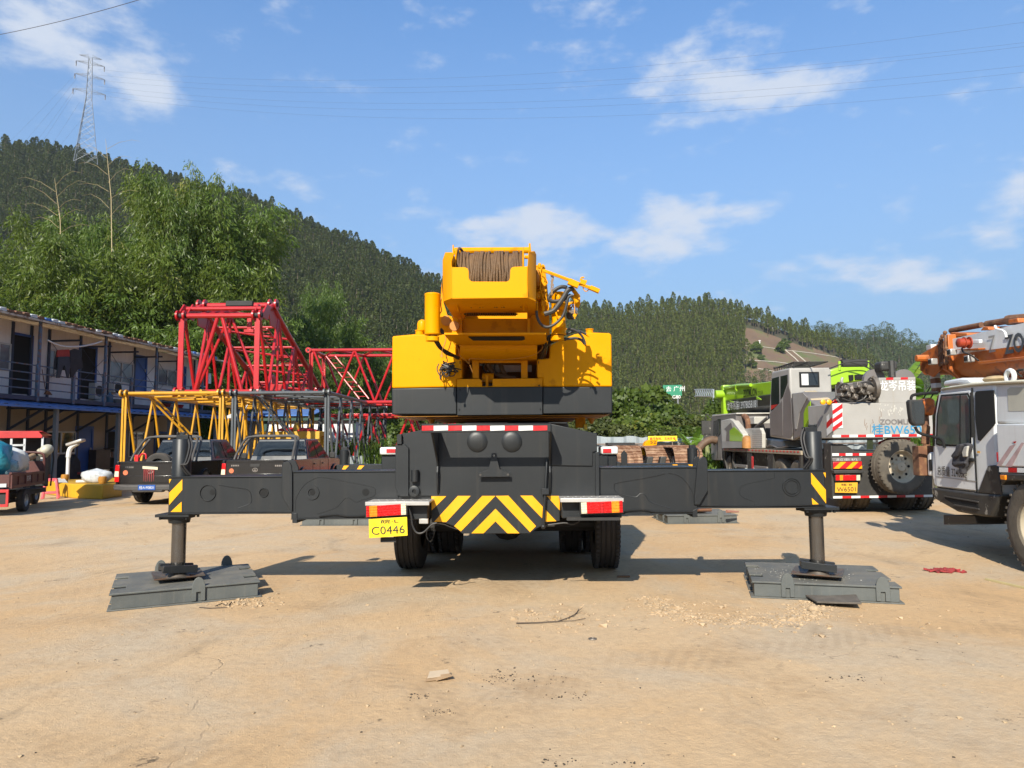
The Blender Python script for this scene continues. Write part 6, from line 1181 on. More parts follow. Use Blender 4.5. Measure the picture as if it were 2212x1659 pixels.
# ---------------------------------------------------------------- lattice boom sections
def lattice(F,W,H,L,z0,n,m,lab,cat='boom section',rc=.075,rl=.045,posts=True,ladder=True,rods=3,holes=False,grp='lattice boom sections'):
    r=empty('boom_section',F,label=lab,cat=cat,group=grp); w=W/2
    for x in(-w,w):
        for z in(z0,z0+H):
            g=MB(); g.tube([(x,0,z),(x,L,z)],rc,10); g.build('chord',m,r,smooth=True)
            for ye in(-.02,L):
                for q in(-.09,.09) if z>z0+.1 or True else (): g=MB(); g.lathe([(.13,-.03),(.13,.03)],18,M=Matrix.Translation((x+q,ye,z))@Matrix.Rotation(R(90),4,'Y')); g.build('lug',m,r,smooth=True,ang=40)
                g=MB(); g.lathe([(.05,-.14),(.05,.14)],12,M=Matrix.Translation((x,ye-.0,z))@Matrix.Rotation(R(90),4,'Y')); g.build('pin',BLK if False else Gd,r)
    dy=(L-.4)/n
    for x in(-w,w):
        g=MB()
        for k in range(n):
            a=.2+dy*k; g.tube([(x,a,z0+H),(x,a+dy/2,z0)],rl,8,cap=False); g.tube([(x,a+dy/2,z0),(x,a+dy,z0+H)],rl,8,cap=False)
        g.build('side_lacing',m,r,smooth=True)
    for z in(z0,z0+H):
        g=MB()
        for k in range(n):
            a=.2+dy*k; g.tube([(-w,a,z),(w,a+dy/2,z)],rl*.9,8,cap=False); g.tube([(w,a+dy/2,z),(-w,a+dy,z)],rl*.9,8,cap=False)
            if k%2==0: g.tube([(-w,a,z),(w,a,z)],rl*.9,8,cap=False)
        g.build('flat_lacing',m,r,smooth=True)
    for y in(.05,L-.05):
        g=MB()
        for z in(z0,z0+H): g.tube([(-w,y,z),(w,y,z)],rc*.8,10)
        g.build('end_beam',m,r,smooth=True)
        for x in(-w,w):
            g=MB(); g.box((x-.09,y-.02,z0),(x+.09,y+.02,z0+H)); g.box((x-.02,y-.02,z0),(x+.02,y+.14,z0+H)); g.build('end_post',m,r,bevel=.004)
    if ladder:
        g=MB(); a=Vector((-w+.7,.4,z0+H-.1)); b=Vector((w-.8,2.2,z0+.2)); s=Vector((0,.45,0))
        for q in(0,1): g.tube([a+s*q,b+s*q],.04,8)
        for k in range(9): p=a.lerp(b,(k+.5)/9); g.tube([p,p+s],.02,6)
        g.build('ladder',m,r,smooth=True)
    for k in range(rods): g=MB(); x=-w+W*(k+1)/(rods+1); g.tube([(x,.3,z0+H+.1),(x,L-.3,z0+H+.1)],.05,8); g.build('pendant_bar',m,r,smooth=True)
    return r
LY=mat('lattice_yellow',(.62,.30,.008),.4,0,.12,2,dust=.25); LG=mat('lattice_grey',(.075,.085,.095),.4,.1,.2,2,dust=.45,dustcol=(.22,.20,.17,1)); LR=mat('lattice_red',(.46,.006,.010),.32,0,.10,2,dust=.12,coat=.2)
dY=26.0
def secframe(px0,px1,d,yaw=0):
    a=dp(px0,850,d);b=dp(px1,850,d); return Frame((a.x+b.x)/2,d,yaw),abs(b.x-a.x)
F,W_=secframe(268,478,dY); zt=dp(360,849,dY).z; lattice(F,W_,zt-.3,12,.3,6,LY,'yellow lattice boom section standing behind the left pickup')
F,W_=secframe(505,706,dY); zt=dp(610,848,dY).z; lattice(F,W_,zt-.3,12,.3,6,LG,'dark grey lattice boom section standing behind the right pickup')
# tall red tapered section lying on the yellow and grey ones
def red_butt():
    F,W=secframe(388,553,27.0); r=empty('boom_section',F,label='tall red tapered boom section stacked on the yellow and grey sections',cat='boom section',group='lattice boom sections'); w=W/2
    z0=zt+.12; zB=dp(460,682,27).z; zC=dp(480,660,28.8).z; zD=dp(690,842,36).z
    A=(0,z0);Bp=(0,zB);Cp=(1.8,zC);Dp=(9.0,zD); E=(9.0,zD-.5)
    V=Vector; Pt=lambda x,q:V((x,q[0],q[1]))
    for x in(-w,w):
        g=MB(); g.tube([Pt(x,Bp),Pt(x,Cp)],.10,10); g.tube(smooth_path([Pt(x,Cp),Pt(x,(2.6,zC-.5)),Pt(x,Dp)],4),.125,12); g.tube([Pt(x,A),Pt(x,E)],.10,10); g.build('chord',LR,r,smooth=True)
        g=MB(); g.box((x-.10,-.03,z0),(x+.10,.03,zB)); g.box((x-.025,.03,z0),(x+.025,.22,zB)); g.build('end_post',LR,r,bevel=.005)
        g=MB(); top=lambda y:V((x,y,zB+(zC-zB)*min(y,1.8)/1.8 if y<1.8 else zC+(zD-zC)*(y-1.8)/7.2)); bot=lambda y:V((x,y,z0+(zD-.5-z0)*y/9))
        ys=[.2,1.3,2.4,3.5,4.6,5.7,6.8,7.9,8.7]
        for i,(a,b) in enumerate(zip(ys[:-1],ys[1:])): g.tube([top(a) if i%2==0 else bot(a),bot(b) if i%2==0 else top(b)],.065,8,cap=False); 
        for a in ys[2::2]: g.tube([top(a),bot(a)],.05,8,cap=False)
        g.build('side_lacing',LR,r,smooth=True)
        for (q,rad) in((Bp,.2),(Cp,.24),(A,.18),(Dp,.22)):
            for dx in(-.13,.13): g=MB(); g.lathe([(rad,-.035),(rad,.035)],20,M=Matrix.Translation((x+dx,q[0]-.05,q[1]))@Matrix.Rotation(R(90),4,'Y')); g.build('lug',LR,r,smooth=True,ang=40)
            g=MB(); g.lathe([(.09,-.2),(.09,.2)],14,M=Matrix.Translation((x,q[0]-.05,q[1]))@Matrix.Rotation(R(90),4,'Y')); g.build('pin',Gd,r)
        g=MB(); g.prism([(x-.2,-.1,zB-.05),(x-.2,.5,zB+.55),(x-.2,.9,zB+.5),(x-.2,.6,zB-.1)],(.06,0,0)); g.prism([(x+.14,-.1,zB-.05),(x+.14,.5,zB+.55),(x+.14,.9,zB+.5),(x+.14,.6,zB-.1)],(.06,0,0)); g.build('lug_plate',LR,r,bevel=.01)
        g=MB(); g.prism([(x-.02,1.2,zC-.15),(x-.02,1.9,zC-.0),(x-.02,2.9,zC-1.0),(x-.02,1.4,zC-.9)],(.04,0,0)); g.build('gusset',LR,r,bevel=.01)
    g=MB(); g.tube([Pt(-w,Bp),Pt(w,Bp)],.10,10); g.build('end_beam',LR,r,smooth=True); g=MB(); g.tube([Pt(-w,(.4,zB+.35)),Pt(w,(.4,zB+.35))],.085,10); g.tube([Pt(-w,Cp),Pt(w,Cp)],.11,10); g.build('end_beam',LR,r,smooth=True); g=MB(); g.tube([Pt(-w,Dp),Pt(w,Dp)],.11,10); g.tube([Pt(-w,A),Pt(w,A)],.09,10); g.build('end_beam',LR,r,smooth=True)
    g=MB(); g.cbox((.1,1.7,zC+.05),(1.1,.2,.22)); g.build('dark_sleeve',Gd,r,bevel=.03)
    g=MB(); 
    for x0,x1,y in((-w,0,0.02),(w,0,.02)): g.tube([V((x0*.05,y,zB)),V((x0*.62,y,z0))],.075,10)
    g.tube([V((-.05,1.0,zB+.1)),V((-w*.9,1.0,z0))],.06,8); g.tube([V((.05,1.0,zB+.1)),V((w*.9,1.0,z0))],.06,8); g.tube([V((0,1.0,zB+.1)),V((.0,1.0,z0))],.06,8); g.build('end_brace',LR,r,smooth=True)
    g=MB(); 
    for k in range(5):
        a=1.0+1.6*k; p=V((-w,a+1,0));q=V((w,a+1.8,0)); t=lambda v:V((v.x,v.y,zC+(zD-zC)*(max(v.y,1.8)-1.8)/7.2)); g.tube([t(p),t(q)],.055,8,cap=False); g.tube([t(V((-w,a+2.4,0))),t(V((w,a+2.4,0)))],.055,8,cap=False)
    g.build('top_lacing',LR,r,smooth=True)
    g=MB(); a=V((w-.9,2.2,zC-.9)); b=V((w-.7,8.6,zD)); s=V((.5,0,0))
    for q in(0,1): g.tube([a+s*q,b+s*q],.035,8)
    for k in range(22): p=a.lerp(b,(k+.5)/22); g.tube([p,p+s],.022,6)
    g.build('ladder',LR,r,smooth=True)
    for k in range(3): g=MB(); x=-w*.6+k*.35; g.tube([V((x,.3,zB+.12)),V((x+.9,1.7,zC-.1))],.05,8); g.build('pendant_bar',LR,r,smooth=True)
    g=MB(); g.cbox((.7,1.2,zB-.15),(.18,.1,.5)); g.cbox((.7,1.2,zB-.42),(.4,.16,.14)); g.build('hanging_clevis',LR,r,bevel=.02)
    g=MB()
    for x in(-.9,.0): g.tube([V((x,6.5,z0+.1)),V((x,6.5,z0+1.0))],.08,8); 
    g.cbox((.6,5.0,z0+.5),(.9,.3,.35)); g.lathe([(.42,-.1),(.45,0),(.42,.1)],20,M=Matrix.Translation((.2,5.6,z0+.75))@Matrix.Rotation(R(80),4,'Y')); g.build('winch_bracket',LR,r,bevel=.01)
red_butt()
zs_=dp(760,756,33).z; a=dp(668,760,33)
F=Frame(a.x,33,R(-90)); F=Frame(a.x,33+1.1,R(-90)); lattice(F,2.2,2.45,10,zs_-2.45,5,LR,'upper red lattice section lying sideways left of the yellow crane',rods=0,rl=.055)
F=Frame(a.x+.4,35.6,R(-90)); lattice(F,2.4,2.6,10,.3,5,LR,'lower red lattice section supporting the upper one, behind the grey lattice',rods=1,ladder=False,rl=.06)
g=MB(); zq=dp(620,932,31).z; x0=dp(556,940,31).x;x1=dp(690,940,31).x; r=empty('yellow_frame',loc=(0,31,0),label='low yellow steel frame behind the two pickups',cat='steel frame'); g.box((x0,0,zq-1.1),(x1,.2,zq)); g.box((x0,1.2,zq-1.1),(x1,1.4,zq)); g.box((x0,0.2,zq-.2),(x0+.2,1.2,zq)); g.box((x1-.2,.2,zq-.2),(x1,1.2,zq)); g.build('girder',YB,r,bevel=.02)
for k in range(5): g=MB(); xx=x0+.3+(x1-x0-.6)*k/4; g.box((xx-.1,.1,0),(xx+.1,1.3,zq-1.1)); g.build('leg',YB,r)
g=MB(); g.lathe([(.18,0),(.12,.25),(.05,.4)],12,M=Matrix.Translation((x1-1.2,.6,zq))); g.build('cap',YB,r,smooth=True)
RP=mat('red_machine_paint',(.50,.012,.012),.4,0,.2,2,dust=.3)
r=empty('red_machine',loc=(dp(800,980,39).x,39,0),label='red machine with a low cab seen between the grey lattice tubes',cat='machine')
xa=dp(740,980,39).x-dp(800,980,39).x; xb=-xa+.9; g=MB(); g.prism([(xa,0,.5),(xb,0,.5),(xb,0,1.25),(xb-.4,0,1.5),(xa+.6,0,1.5),(xa,0,1.1)],(0,2.2,0)); g.build('housing',RP,r,bevel=.04); g=MB(); g.box((xa+.1,-.03,.62),(xb-.1,0,.80)); g.build('grey_strip',WFR,r); g=MB(); g.box((xa+.7,-.02,.9),(xa+1.3,-.0,1.35)); g.build('opening',BLK,r)
for x in(xa+.3,xb-.4): tyre('wheel',r,(x,.2,.4),.4,.3,.2,-1,2,holes=False,yaw=R(90))
for k,(px0,px1,py,lab) in enumerate(((600,690,928,'pile of slim red steel bars on the yellow frame'),)):
    g=MB()
    for j in range(6): a=dp(px0+j*3,929-j*.8,31.5+j*.15);b=dp(px1-j*4,931-j*.8,31.5+j*.15); g.tube([a,b],.05,6)
    tag(g.build('red_bar_pile',LR,smooth=True),lab,'steel bars')
# small cabin and patched sheets behind
r=empty('site_cabin',loc=(dp(640,920,40).x,40,0),label='small white cabin with a dark green frame behind the grey lattice',cat='cabin'); xa=dp(612,915,40).x-dp(640,920,40).x; zc=dp(640,905,40).z
g=MB(); g.box((xa-1,0,0),(xa+4,3,zc-.1)); g.build('wall',WALL,r); GRN=mat('dark_green_paint',(.01,.06,.04),.5); 
for xx in(xa-1,xa,xa+1.6,xa+4): g=MB(); g.box((xx-.08,-.04,0),(xx+.08,0,zc)); g.build('frame_post',GRN,r)
g=MB(); g.box((xa-1.2,-.3,zc-.1),(xa+4.2,3.2,zc+.05)); g.build('roof',GRN,r)
r=empty('outbuilding',loc=(dp(590,905,43).x,43,0),label='low outbuilding with a blue corrugated roof beyond the awning end',cat='building'); g=MB(); z_=dp(590,896,43).z; g.box((-3,0,0),(2.2,3,z_-.1)); g.build('wall',LWALL,r); g=MB(); g.prism([(-3.3,-.5,z_-.1),(2.5,-.5,z_-.1),(2.5,3.4,z_+.5),(-3.3,3.4,z_+.5)],(0,0,.06)); g.build('roof',AWN,r)
a=dp(484,905,32);b=dp(526,898,32); g=MB(); g.prism([a,b,b+Vector((.0,.5,.55)),a+Vector((.6,.5,.45)),a+Vector((-.2,.2,.05))],(0,.05,0)); tag(g.build('folded_sheet',WFR,bevel=.01),'folded pale sheet leaning above the blue awning edge','sheet')
# ---------------------------------------------------------------- green mobile crane, rear towards us
LIME=mat('lime_paint',(.31,.53,.015),.35,0,.08,2,coat=.3,dust=.12); CG=mat('crane_grey',(.36,.345,.32),.5,0,.12,1.5,dust=.4,dustcol=(.33,.27,.19,1),streak=.4,bump=.15,bs=4); CG2=mat('crane_grey_dark',(.17,.155,.15),.4,0,.12,1.5,dust=.25); LGY=mat('pale_panel',(.50,.48,.43),.45,0,.12,2,dust=.3)
CBK=mat('chipped_black',(.028,.027,.025),.55,0,.3,3,dust=.4,dustcol=(.20,.17,.13,1),col2=(.30,.28,.24),c2amt=.0,c2s=7); DMET=mat('greasy_metal',(.19,.165,.14),.45,.5,.35,6,dust=.4); DUST=mat('dusty_deck',(.30,.25,.18),.85,0,.2,3,dust=.5)
ORN=mat('crane_orange',(.52,.13,.015),.45,0,.18,2,dust=.35,col2=(.25,.07,.02),c2amt=.3,c2s=4); CW_=mat('cab_white',(.80,.81,.80),.38,0,.06,2,dust=.18,streak=.22,coat=.2); BLT=mat('blue_stencil',(.02,.24,.45),.6); DRT=mat('muddy_tyre',(.10,.085,.065),.9,0,.3,5,dust=.8,dustcol=(.24,.19,.13,1),bump=.6,bs=30)
D=Frame(6.95,15.2,R(-1.0)); DR=empty('mobile_crane',D,label='grey and lime truck crane seen from behind with a spare wheel on its rear',cat='crane')
def P_y(F,cr,pts,yl): return [F.y(*cr(p[0],p[1]),(p[2] if len(p)>2 else yl)) for p in pts]
def P_x(F,cr,pts,xl): return [F.x(*cr(p[0],p[1]),(p[2] if len(p)>2 else xl)) for p in pts]
def py_(name,pts,yl,th,m,F=None,cr=None,par=None,bevel=.01):
    F=F or D; g=MB(); g.prism(P_y(F,cr or c7,pts,yl),(0,th,0)); return g.build(name,m,par or DR,bevel=bevel)
def px_(name,pts,xl,th,m,F=None,cr=None,par=None,bevel=.01):
    F=F or D; g=MB(); g.prism(P_x(F,cr or c7,pts,xl),(th,0,0)); return g.build(name,m,par or DR,bevel=bevel)
# rear carrier face
o=py_('rear_frame',[(1268,830),(1395,838),(1480,890),(1640,898),(2170,898),(2170,1305),(1280,1312)],0,.35,CBK)
px_('side_frame',[(1200,826),(1264,830),(1276,1305),(1212,1250)],.0,.06,CBK)
def stripes(F,cr,x0,y0,x1,y1,yl,n,m0,m1,par,h=None,axis='y'):
    for k in range(n):
        a=x0+(x1-x0)*k/n;b=x0+(x1-x0)*(k+1)/n; ya=y0+(y1-y0)*k/n;yb=y0+(y1-y0)*(k+1)/n; pts=[(a,ya),(b,yb),(b,yb+h),(a,ya+h)]
        (py_ if axis=='y' else px_)('reflective_tape',pts,yl,.004,m0 if k%2 else m1,F,cr,par,0)
stripes(D,c7,1280,914,1640,912,-.006,6,RED,WHT,DR,23); stripes(D,c7,1290,1294,2170,1280,-.006,11,RED,WHT,DR,20)
hz_=py_('hazard_board',[(1288,990),(1545,986),(1545,1050),(1290,1053)],-.04,.02,RED)
for k in range(3): x=1292+k*110; py_('board_stripe',[(x,1050),(x+62,990),(x+112,990),(x+50,1050)] if k<2 else [(x,1050),(x+33,1020),(x+33,1050)],-.044,.003,STY,par=hz_,bevel=0)
py_('type_plate',[(1282,955),(1538,952),(1538,984),(1284,988)],-.03,.02,CG2); text('lettering','起重机',face_y(D.y(*c7(1410,970),-.034)),.05,WFR,DR,width=.45)
py_('step_bar',[(1298,1066),(1560,1064),(1560,1090),(1300,1094)],-.15,.15,CBK); tl=py_('tail_light',[(1308,1104),(1530,1100),(1535,1156),(1310,1162)],-.10,.1,CBK)
for x0,x1,m in((1312,1348,RLN),(1348,1378,ORG),(1378,1440,RLN),(1440,1494,RLN),(1496,1530,WLN)): py_('lens',[(x0+1,1107),(x1-1,1106),(x1-1,1154),(x0+1,1156)],-.112,.014,m,par=tl,bevel=.004)
P=P_y(D,c7,[(1308,1175),(1505,1172),(1502,1265),(1306,1262)],-.08); g=MB(); g.prism(P,(0,.006,0)); pl=g.build('licence_plate',mat('plate_orange',(.75,.38,.02),.5,0,.1,6),DR)
text('lettering','W6501',on_quad(*P,.5,.66),(P[0]-P[3]).length*.44,INK,pl,width=(P[1]-P[0]).length*.84); text('lettering','桂·B',on_quad(*P,.5,.2),(P[0]-P[3]).length*.24,INK,pl,width=(P[1]-P[0]).length*.5)
pc=D.y(*c7(1868,1030),-.25); tyre('spare_wheel',DR,pc,.565,.30,.335,1,3,rimm=mat('dusty_rim',(.55,.46,.33),.7,0,.2,4,dust=.4),yaw=R(-90+12),lugs=40,tm=DRT)
py_('red_bracket',[(1688,830),(1700,812),(1790,775),(1965,765),(1980,812),(1900,808),(1890,790),(1760,800),(1700,835)],-.05,.05,RP)
# side deck
px_('deck_edge',[(305,868),(1000,893),(1003,930),(306,893)],0,2.4,DUST,bevel=.01); 
for k in range(22): x=318+k*31; y=871+k*1.1; px_('side_reflector',[(x,y),(x+14,y+.5),(x+14,y+15),(x,y+14)],-.006,.004,RP,bevel=0)
for x0,x1 in((308,330),(375,400),(525,568),(705,760),(985,1008)): px_('side_support',[(x0,893),(x1,900),(x1-6,1062),(x0+40 if x0<400 else x0+4,1064)],.02,.08,CBK)
px_('side_rail',[(410,1008),(520,1018),(520,1045),(414,1035)],-.02,.06,CG2); px_('side_rail',[(585,1022),(700,1035),(700,1060),(588,1048)],-.02,.06,CG2); px_('side_marker',[(562,940),(578,942),(580,1050),(566,1050)],-.03,.02,RED)
g=MB(); y1=D.x(*c7(320,900),0).y; g.box((.35,.3,.75),(2.0,y1+1,1.25)); g.build('chassis_frame',CBK,DR)
for cx in(395,830,985):
    y=D.x(*c7(cx,1040),0.15).y; tyre('wheel',DR,(.25,y,.54),.54,.35,.3,-1,3,tm=DRT,holes=False)
for x in(.35,.72,1.72,2.1): tyre('wheel',DR,(x,.95,.54),.54,.32,.3,1 if x>1 else -1,3,tm=DRT,holes=False,lugs=30)
for x in(.3,2.2): tyre('wheel',DR,(x,2.3,.54),.54,.32,.3,1 if x>1 else -1,3,tm=DRT,holes=False)
# carrier cab
cb=px_('carrier_cab',[(212,590),(225,572),(320,568),(428,562),(428,690),(428,862),(428,866),(300,870),(300,975),(215,975),(208,900),(206,720)],.0,2.3,CG2,bevel=.03)
px_('roof_panel',[(215,575),(432,556),(432,568),(215,590)],-.01,2.35,LGY,par=cb); px_('cab_window',[(228,628),(262,622),(262,790),(226,800)],-.006,.006,DGL,par=cb,bevel=0); px_('cab_window',[(268,612),(292,610),(292,740),(275,770),(268,740)],-.006,.006,DGL,par=cb,bevel=0)
px_('door_line',[(263,615),(266,615),(268,960),(264,960)],-.004,.004,BLK,par=cb,bevel=0); g=MB(); p=D.x(*c7(236,835),-.03); g.cbox(p,(.03,.15,.06)); g.build('door_handle',BLK,cb)
g=MB(); a=D.x(*c7(215,605),0); m=D.y(*c7(168,690),a.y+.2); g.tube(smooth_path([a,m+Vector((.0,0,.5)),m+Vector((0,0,.3))]),.02,6); g.cbox(m,(.34,.1,.52)); g.cbox(D.y(*c7(178,770),a.y+.2),(.28,.1,.24)); g.build('mirror',CBK,cb,bevel=.02)
fa=px_('side_fairing',[(295,625),(375,607),(400,625),(490,745),(485,865),(305,868)],-.10,.2,LGY,bevel=.02); px_('fairing_dark_panel',[(325,700),(385,640),(400,690),(372,720),(372,808),(340,808),(345,720)],-.106,.006,CG2,par=fa,bevel=0); px_('fairing_lime_panel',[(372,715),(412,680),(488,755),(478,808),(374,806)],-.108,.008,LIME,par=fa,bevel=0); px_('fairing_band',[(305,808),(486,812),(486,866),(305,868)],-.107,.007,CG,par=fa,bevel=0)
g=MB(); Q=P_x(D,c7,[(538,705),(536,640),(525,605),(498,580)],.25); g.tube(smooth_path(Q),.085,14,cap=False); g.tube([Q[-1],Q[-1]+Vector((.0,.02,.01))],.075,14); g.build('exhaust_pipe',RUST,DR,smooth=True)
g=MB(); Q=P_x(D,c7,[(528,865),(528,800),(528,770),(528,760)],-.0); g.tube(Q,[.15,.15,.12,.05],16); g.build('filter_canister',mat('orange_rust',(.42,.19,.05),.6,0,.25,5,dust=.2),DR,smooth=True)
gd=px_('perforated_guard',[(468,702),(560,692),(640,690),(660,740),(660,866),(560,868),(545,745),(468,745)],.06,.1,LGY,bevel=.005)
for i in range(9):
    for j in range(9): x=575+i*9.5;y=712+j*17; px_('guard_hole',[(x,y),(x+4,y),(x+4,y+8),(x,y+8)],.056,.003,CG2,par=gd,bevel=0)
px_('cab_box',[(432,600),(590,590),(590,655),(440,662)],.3,.5,LGY,bevel=.02); px_('white_tank',[(662,782),(840,800),(856,862),(662,862)],.3,.8,LGY,bevel=.04); g=MB(); g.tube(P_x(D,c7,[(600,690),(715,595)],.4),.05,8); g.tube(smooth_path(P_x(D,c7,[(700,860),(740,840),(800,865),(890,850)],.1)),.02,6); g.build('brace_tube',CG2,DR)
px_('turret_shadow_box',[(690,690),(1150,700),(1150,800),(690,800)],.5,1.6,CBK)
# operator cab
oc=D.x(*c7(905,300),0).y; of=D.x(*c7(740,300),0).y
cabp=P_x(D,c7,[(742,196),(815,176),(903,157),(922,380),(945,800),(728,768),(722,560)],0)
cabp[3].y=oc;cabp[4].y=oc;cabp[2].y=oc
g=MB(); g.prism([Vector((0,p.y,p.z)) for p in cabp],(1.05,0,0)); cab=g.build('operator_cab',CG,DR,bevel=.045,seg=3)
px_('cab_window',[(746,252),(808,235),(812,470),(740,545),(738,420)],-.008,.008,DGL,par=cab,bevel=.004); px_('cab_window',[(822,232),(884,218),(884,292),(845,410),(822,440)],-.008,.008,DGL,par=cab,bevel=.004)
px_('cab_door_panel',[(730,560),(812,478),(840,440),(842,765),(730,752)],-.012,.012,CG2,par=cab,bevel=.006); px_('cab_door_panel',[(846,420),(890,300),(912,380),(930,740),(915,772),(846,766)],-.012,.012,CG2,par=cab,bevel=.006); px_('red_seat_trim',[(738,490),(800,480),(770,510),(738,530)],-.010,.003,RP,par=cab,bevel=0)
w=D.y(*c7(985,195),oc);w2=D.y(*c7(1168,328),oc); g=MB(); g.box((w.x,oc-.02,w2.z),(w2.x,oc-.004,w.z)); wi=g.build('rear_window',BLK,cab,bevel=.04); g=MB(); g.box((w.x+.04,oc-.026,w2.z+.04),(w2.x-.04,oc-.02,w.z-.04)); g.build('glass_pane',DGL,wi,bevel=.03); g=MB(); g.box((w.x+.05,oc-.029,w2.z+.05),((w.x*.56+w2.x*.44),oc-.026,w.z-.05)); g.build('paper_sheet',WHT,wi)
px_('cab_top_rail',[(755,150),(1175,125),(1175,130),(755,156)],.5,.03,CBK)
g=MB(); a=D.y(*c7(905,150),oc); zr_=a.z
for x in(.12,.5,.95): g.tube([(x,oc-.05,zr_+.12),(x,of+.1,zr_+.10)],.018,5)
for k in range(9): y=oc+(of-oc)*k/8; g.tube([(.12,y,zr_+.12),(.95,y,zr_+.12)],.014,5); g.tube([(.12,y,zr_-.02),(.12,y,zr_+.12)],.014,5)
g.build('roof_rack',CBK,DR)
# engine hood behind the cab
hy=D.x(*c7(1095,600),0).y; y9=oc
g=MB(); hz0=D.x(*c7(1000,765),0).z; hz1=D.x(*c7(1000,372),0).z; hp=P_x(D,c7,[(925,385),(1025,372),(1090,447),(1150,490),(1155,700),(960,790),(945,790)],0); g.prism([Vector((-.02,p.y,p.z)) for p in hp],(1.25,0,0)); hd=g.build('engine_hood',CG2,DR,bevel=.03,seg=3)
px_('hood_pale_panel',[(928,392),(1022,380),(1060,420),(990,560),(965,700),(950,700)],-.034,.012,CG,par=hd,bevel=0); px_('hood_lime_side',[(1085,452),(1040,520),(1028,560),(1028,690),(1090,690)],-.034,.012,LIME,par=hd,bevel=0)
hb=D.x(*c7(1090,560),0).y-.01; py_('hood_lime_back',[(1092,452),(1262,446),(1262,480),(1155,485),(1158,700),(1098,692)],hb,.03,LIME,bevel=.01)
g=MB(); q=P_y(D,c7,[(1030,372,hb+.9),(1130,368,hb+.9),(1262,440,hb),(1092,447,hb)],0); g.prism(q,(0,0,.03)); g.build('hood_top',mat('hood_tan',(.50,.40,.26),.7,0,.1,3),hd,bevel=.01)  # tan top, paler than the hood sides
# counterweight
cy=-.25; A=D.y(*c7(1280,472),cy);Bq=D.y(*c7(2180,776),cy); g=MB(); g.box((A.x,cy,Bq.z),(Bq.x,cy+1.3,A.z)); cw=g.build('counterweight',CG,DR,bevel=.02); px_y=D.x(*c7(1155,600),0)
sd=D.y(*c7(1152,620),cy+.85).x; g=MB(); g.prism([(A.x+.0,cy+.05,Bq.z+.01),(A.x,cy+.05,A.z-.01),(sd,cy+.95,A.z-.05),(sd,cy+.95,Bq.z+.02)],(.5,.5,0)); g.build('counterweight_side',CG2,DR,bevel=.01)
up=py_('counterweight_top',[(1692,245),(2016,240),(2026,465),(2030,474),(1692,472)],cy,.6,CG,bevel=.02)
stripes(D,c7,1283,752,2180,742,cy-.008,12,RED,WHT,cw,22)
stripes(D,c7,1692,246,2016,240,cy-.006,5,RED,CG,up,20)
bd=py_('warning_board',[(1283,476),(1370,472),(1376,690),(1288,692)],cy-.015,.01,WHT,bevel=0)
for k in range(3): y=478+k*74; py_('board_stripe',[(1284,y+58),(1370,y-4 if k else 474),(1371,y+36),(1285,y+95)],cy-.02,.004,RED,par=bd,bevel=0)
for k in range(4):
    y=482+k*56; a=D.y(*c7(1280,y),cy+.04); b=D.y(*c7(1238,y+50),cy+.30); g=MB(); dz=.16; g.prism([a+Vector((-.006,0,0)),a+Vector((-.006,0,-dz)),b+Vector((-.02,0,-dz*.9)),b+Vector((-.02,0,0))],(.004,-.01,0)); g.build('side_stripe',RED if k%2==0 else WHT,bd)
p=D.y(*c7(1858,315),cy-.005); text('lettering','龙岑吊装',face_y(p),(D.y(*c7(1858,268),cy)-D.y(*c7(1858,362),cy)).z,WHT,up,width=D.y(*c7(2018,300),cy).x-D.y(*c7(1698,300),cy).x,bold=.012)
p=D.y(*c7(1880,636),cy-.005); text('lettering','ZOOMLION',face_y(p),.115,CG2,cw,width=D.y(*c7(2060,630),cy).x-D.y(*c7(1700,630),cy).x,bold=.03)
p=D.y(*c7(1868,702),cy-.008); text('lettering','桂BW6501',face_y(p),.235,BLT,cw,width=D.y(*c7(2108,700),cy).x-D.y(*c7(1632,700),cy).x,bold=.005)
g=MB(); rr=random.Random(8)
for k in range(7): x=1560+rr.random()*150;y=505+rr.random()*170; q=P_y(D,c7,[(x,y),(x+rr.uniform(-14,14),y+rr.uniform(10,40)),(x+rr.uniform(-10,20),y+rr.uniform(30,75))],cy-.003); g.tube(q,.004,3)
g.build('rust_scratch',RUST,cw)
g=MB()
for k in range(26): x=1800+rr.gauss(0,55);y=525+rr.gauss(0,30); q=P_y(D,c7,[(x,y),(x+rr.uniform(3,12),y+rr.uniform(-4,4)),(x+rr.uniform(3,9),y+rr.uniform(8,30)),(x-2,y+rr.uniform(6,20))],cy-.0025); g.prism(q,(0,.002,0))
g.build('chipped_paint',LGY,cw)
# winch recess
py_('winch_side_plate',[(1310,312),(1690,252),(1696,462),(1312,465)],cy+.25,.04,CG2); g=MB()
q=P_y(D,c7,[(1345,375),(1430,350),(1520,345),(1640,335)],cy+.1); g.tube(q,[.10,.11,.13,.14],16); g.tube(P_y(D,c7,[(1630,335),(1665,332)],cy+.08),.23,20); g.tube(P_y(D,c7,[(1340,340),(1360,338)],cy+.1),.14,16); g.build('winch_motor',DMET,DR,smooth=True)
g=MB()
for k in range(16): a=2*math.pi*k/16; p=D.y(*c7(1640,335),cy+.04); g.ball(p+Vector((math.cos(a)*.06,-.02,math.sin(a)*.24)),.026,8)
for (x,y,s) in((1390,340,.11),(1500,320,.12),(1410,395,.09),(1470,415,.10),(1560,318,.08),(1600,425,.08),(1440,365,.07),(1530,370,.09),(1350,400,.07),(1585,385,.07)): g.cbox(D.y(*c7(x,y),cy-.02),(s,.16,s*1.1),rot=(0,.3,.2)); g.lathe([(s*.3,0),(s*.3,.06),(s*.2,.08)],10,M=Matrix.Translation(D.y(*c7(x+8,y+6),cy-.1))@Matrix.Rotation(R(90),4,'X'))
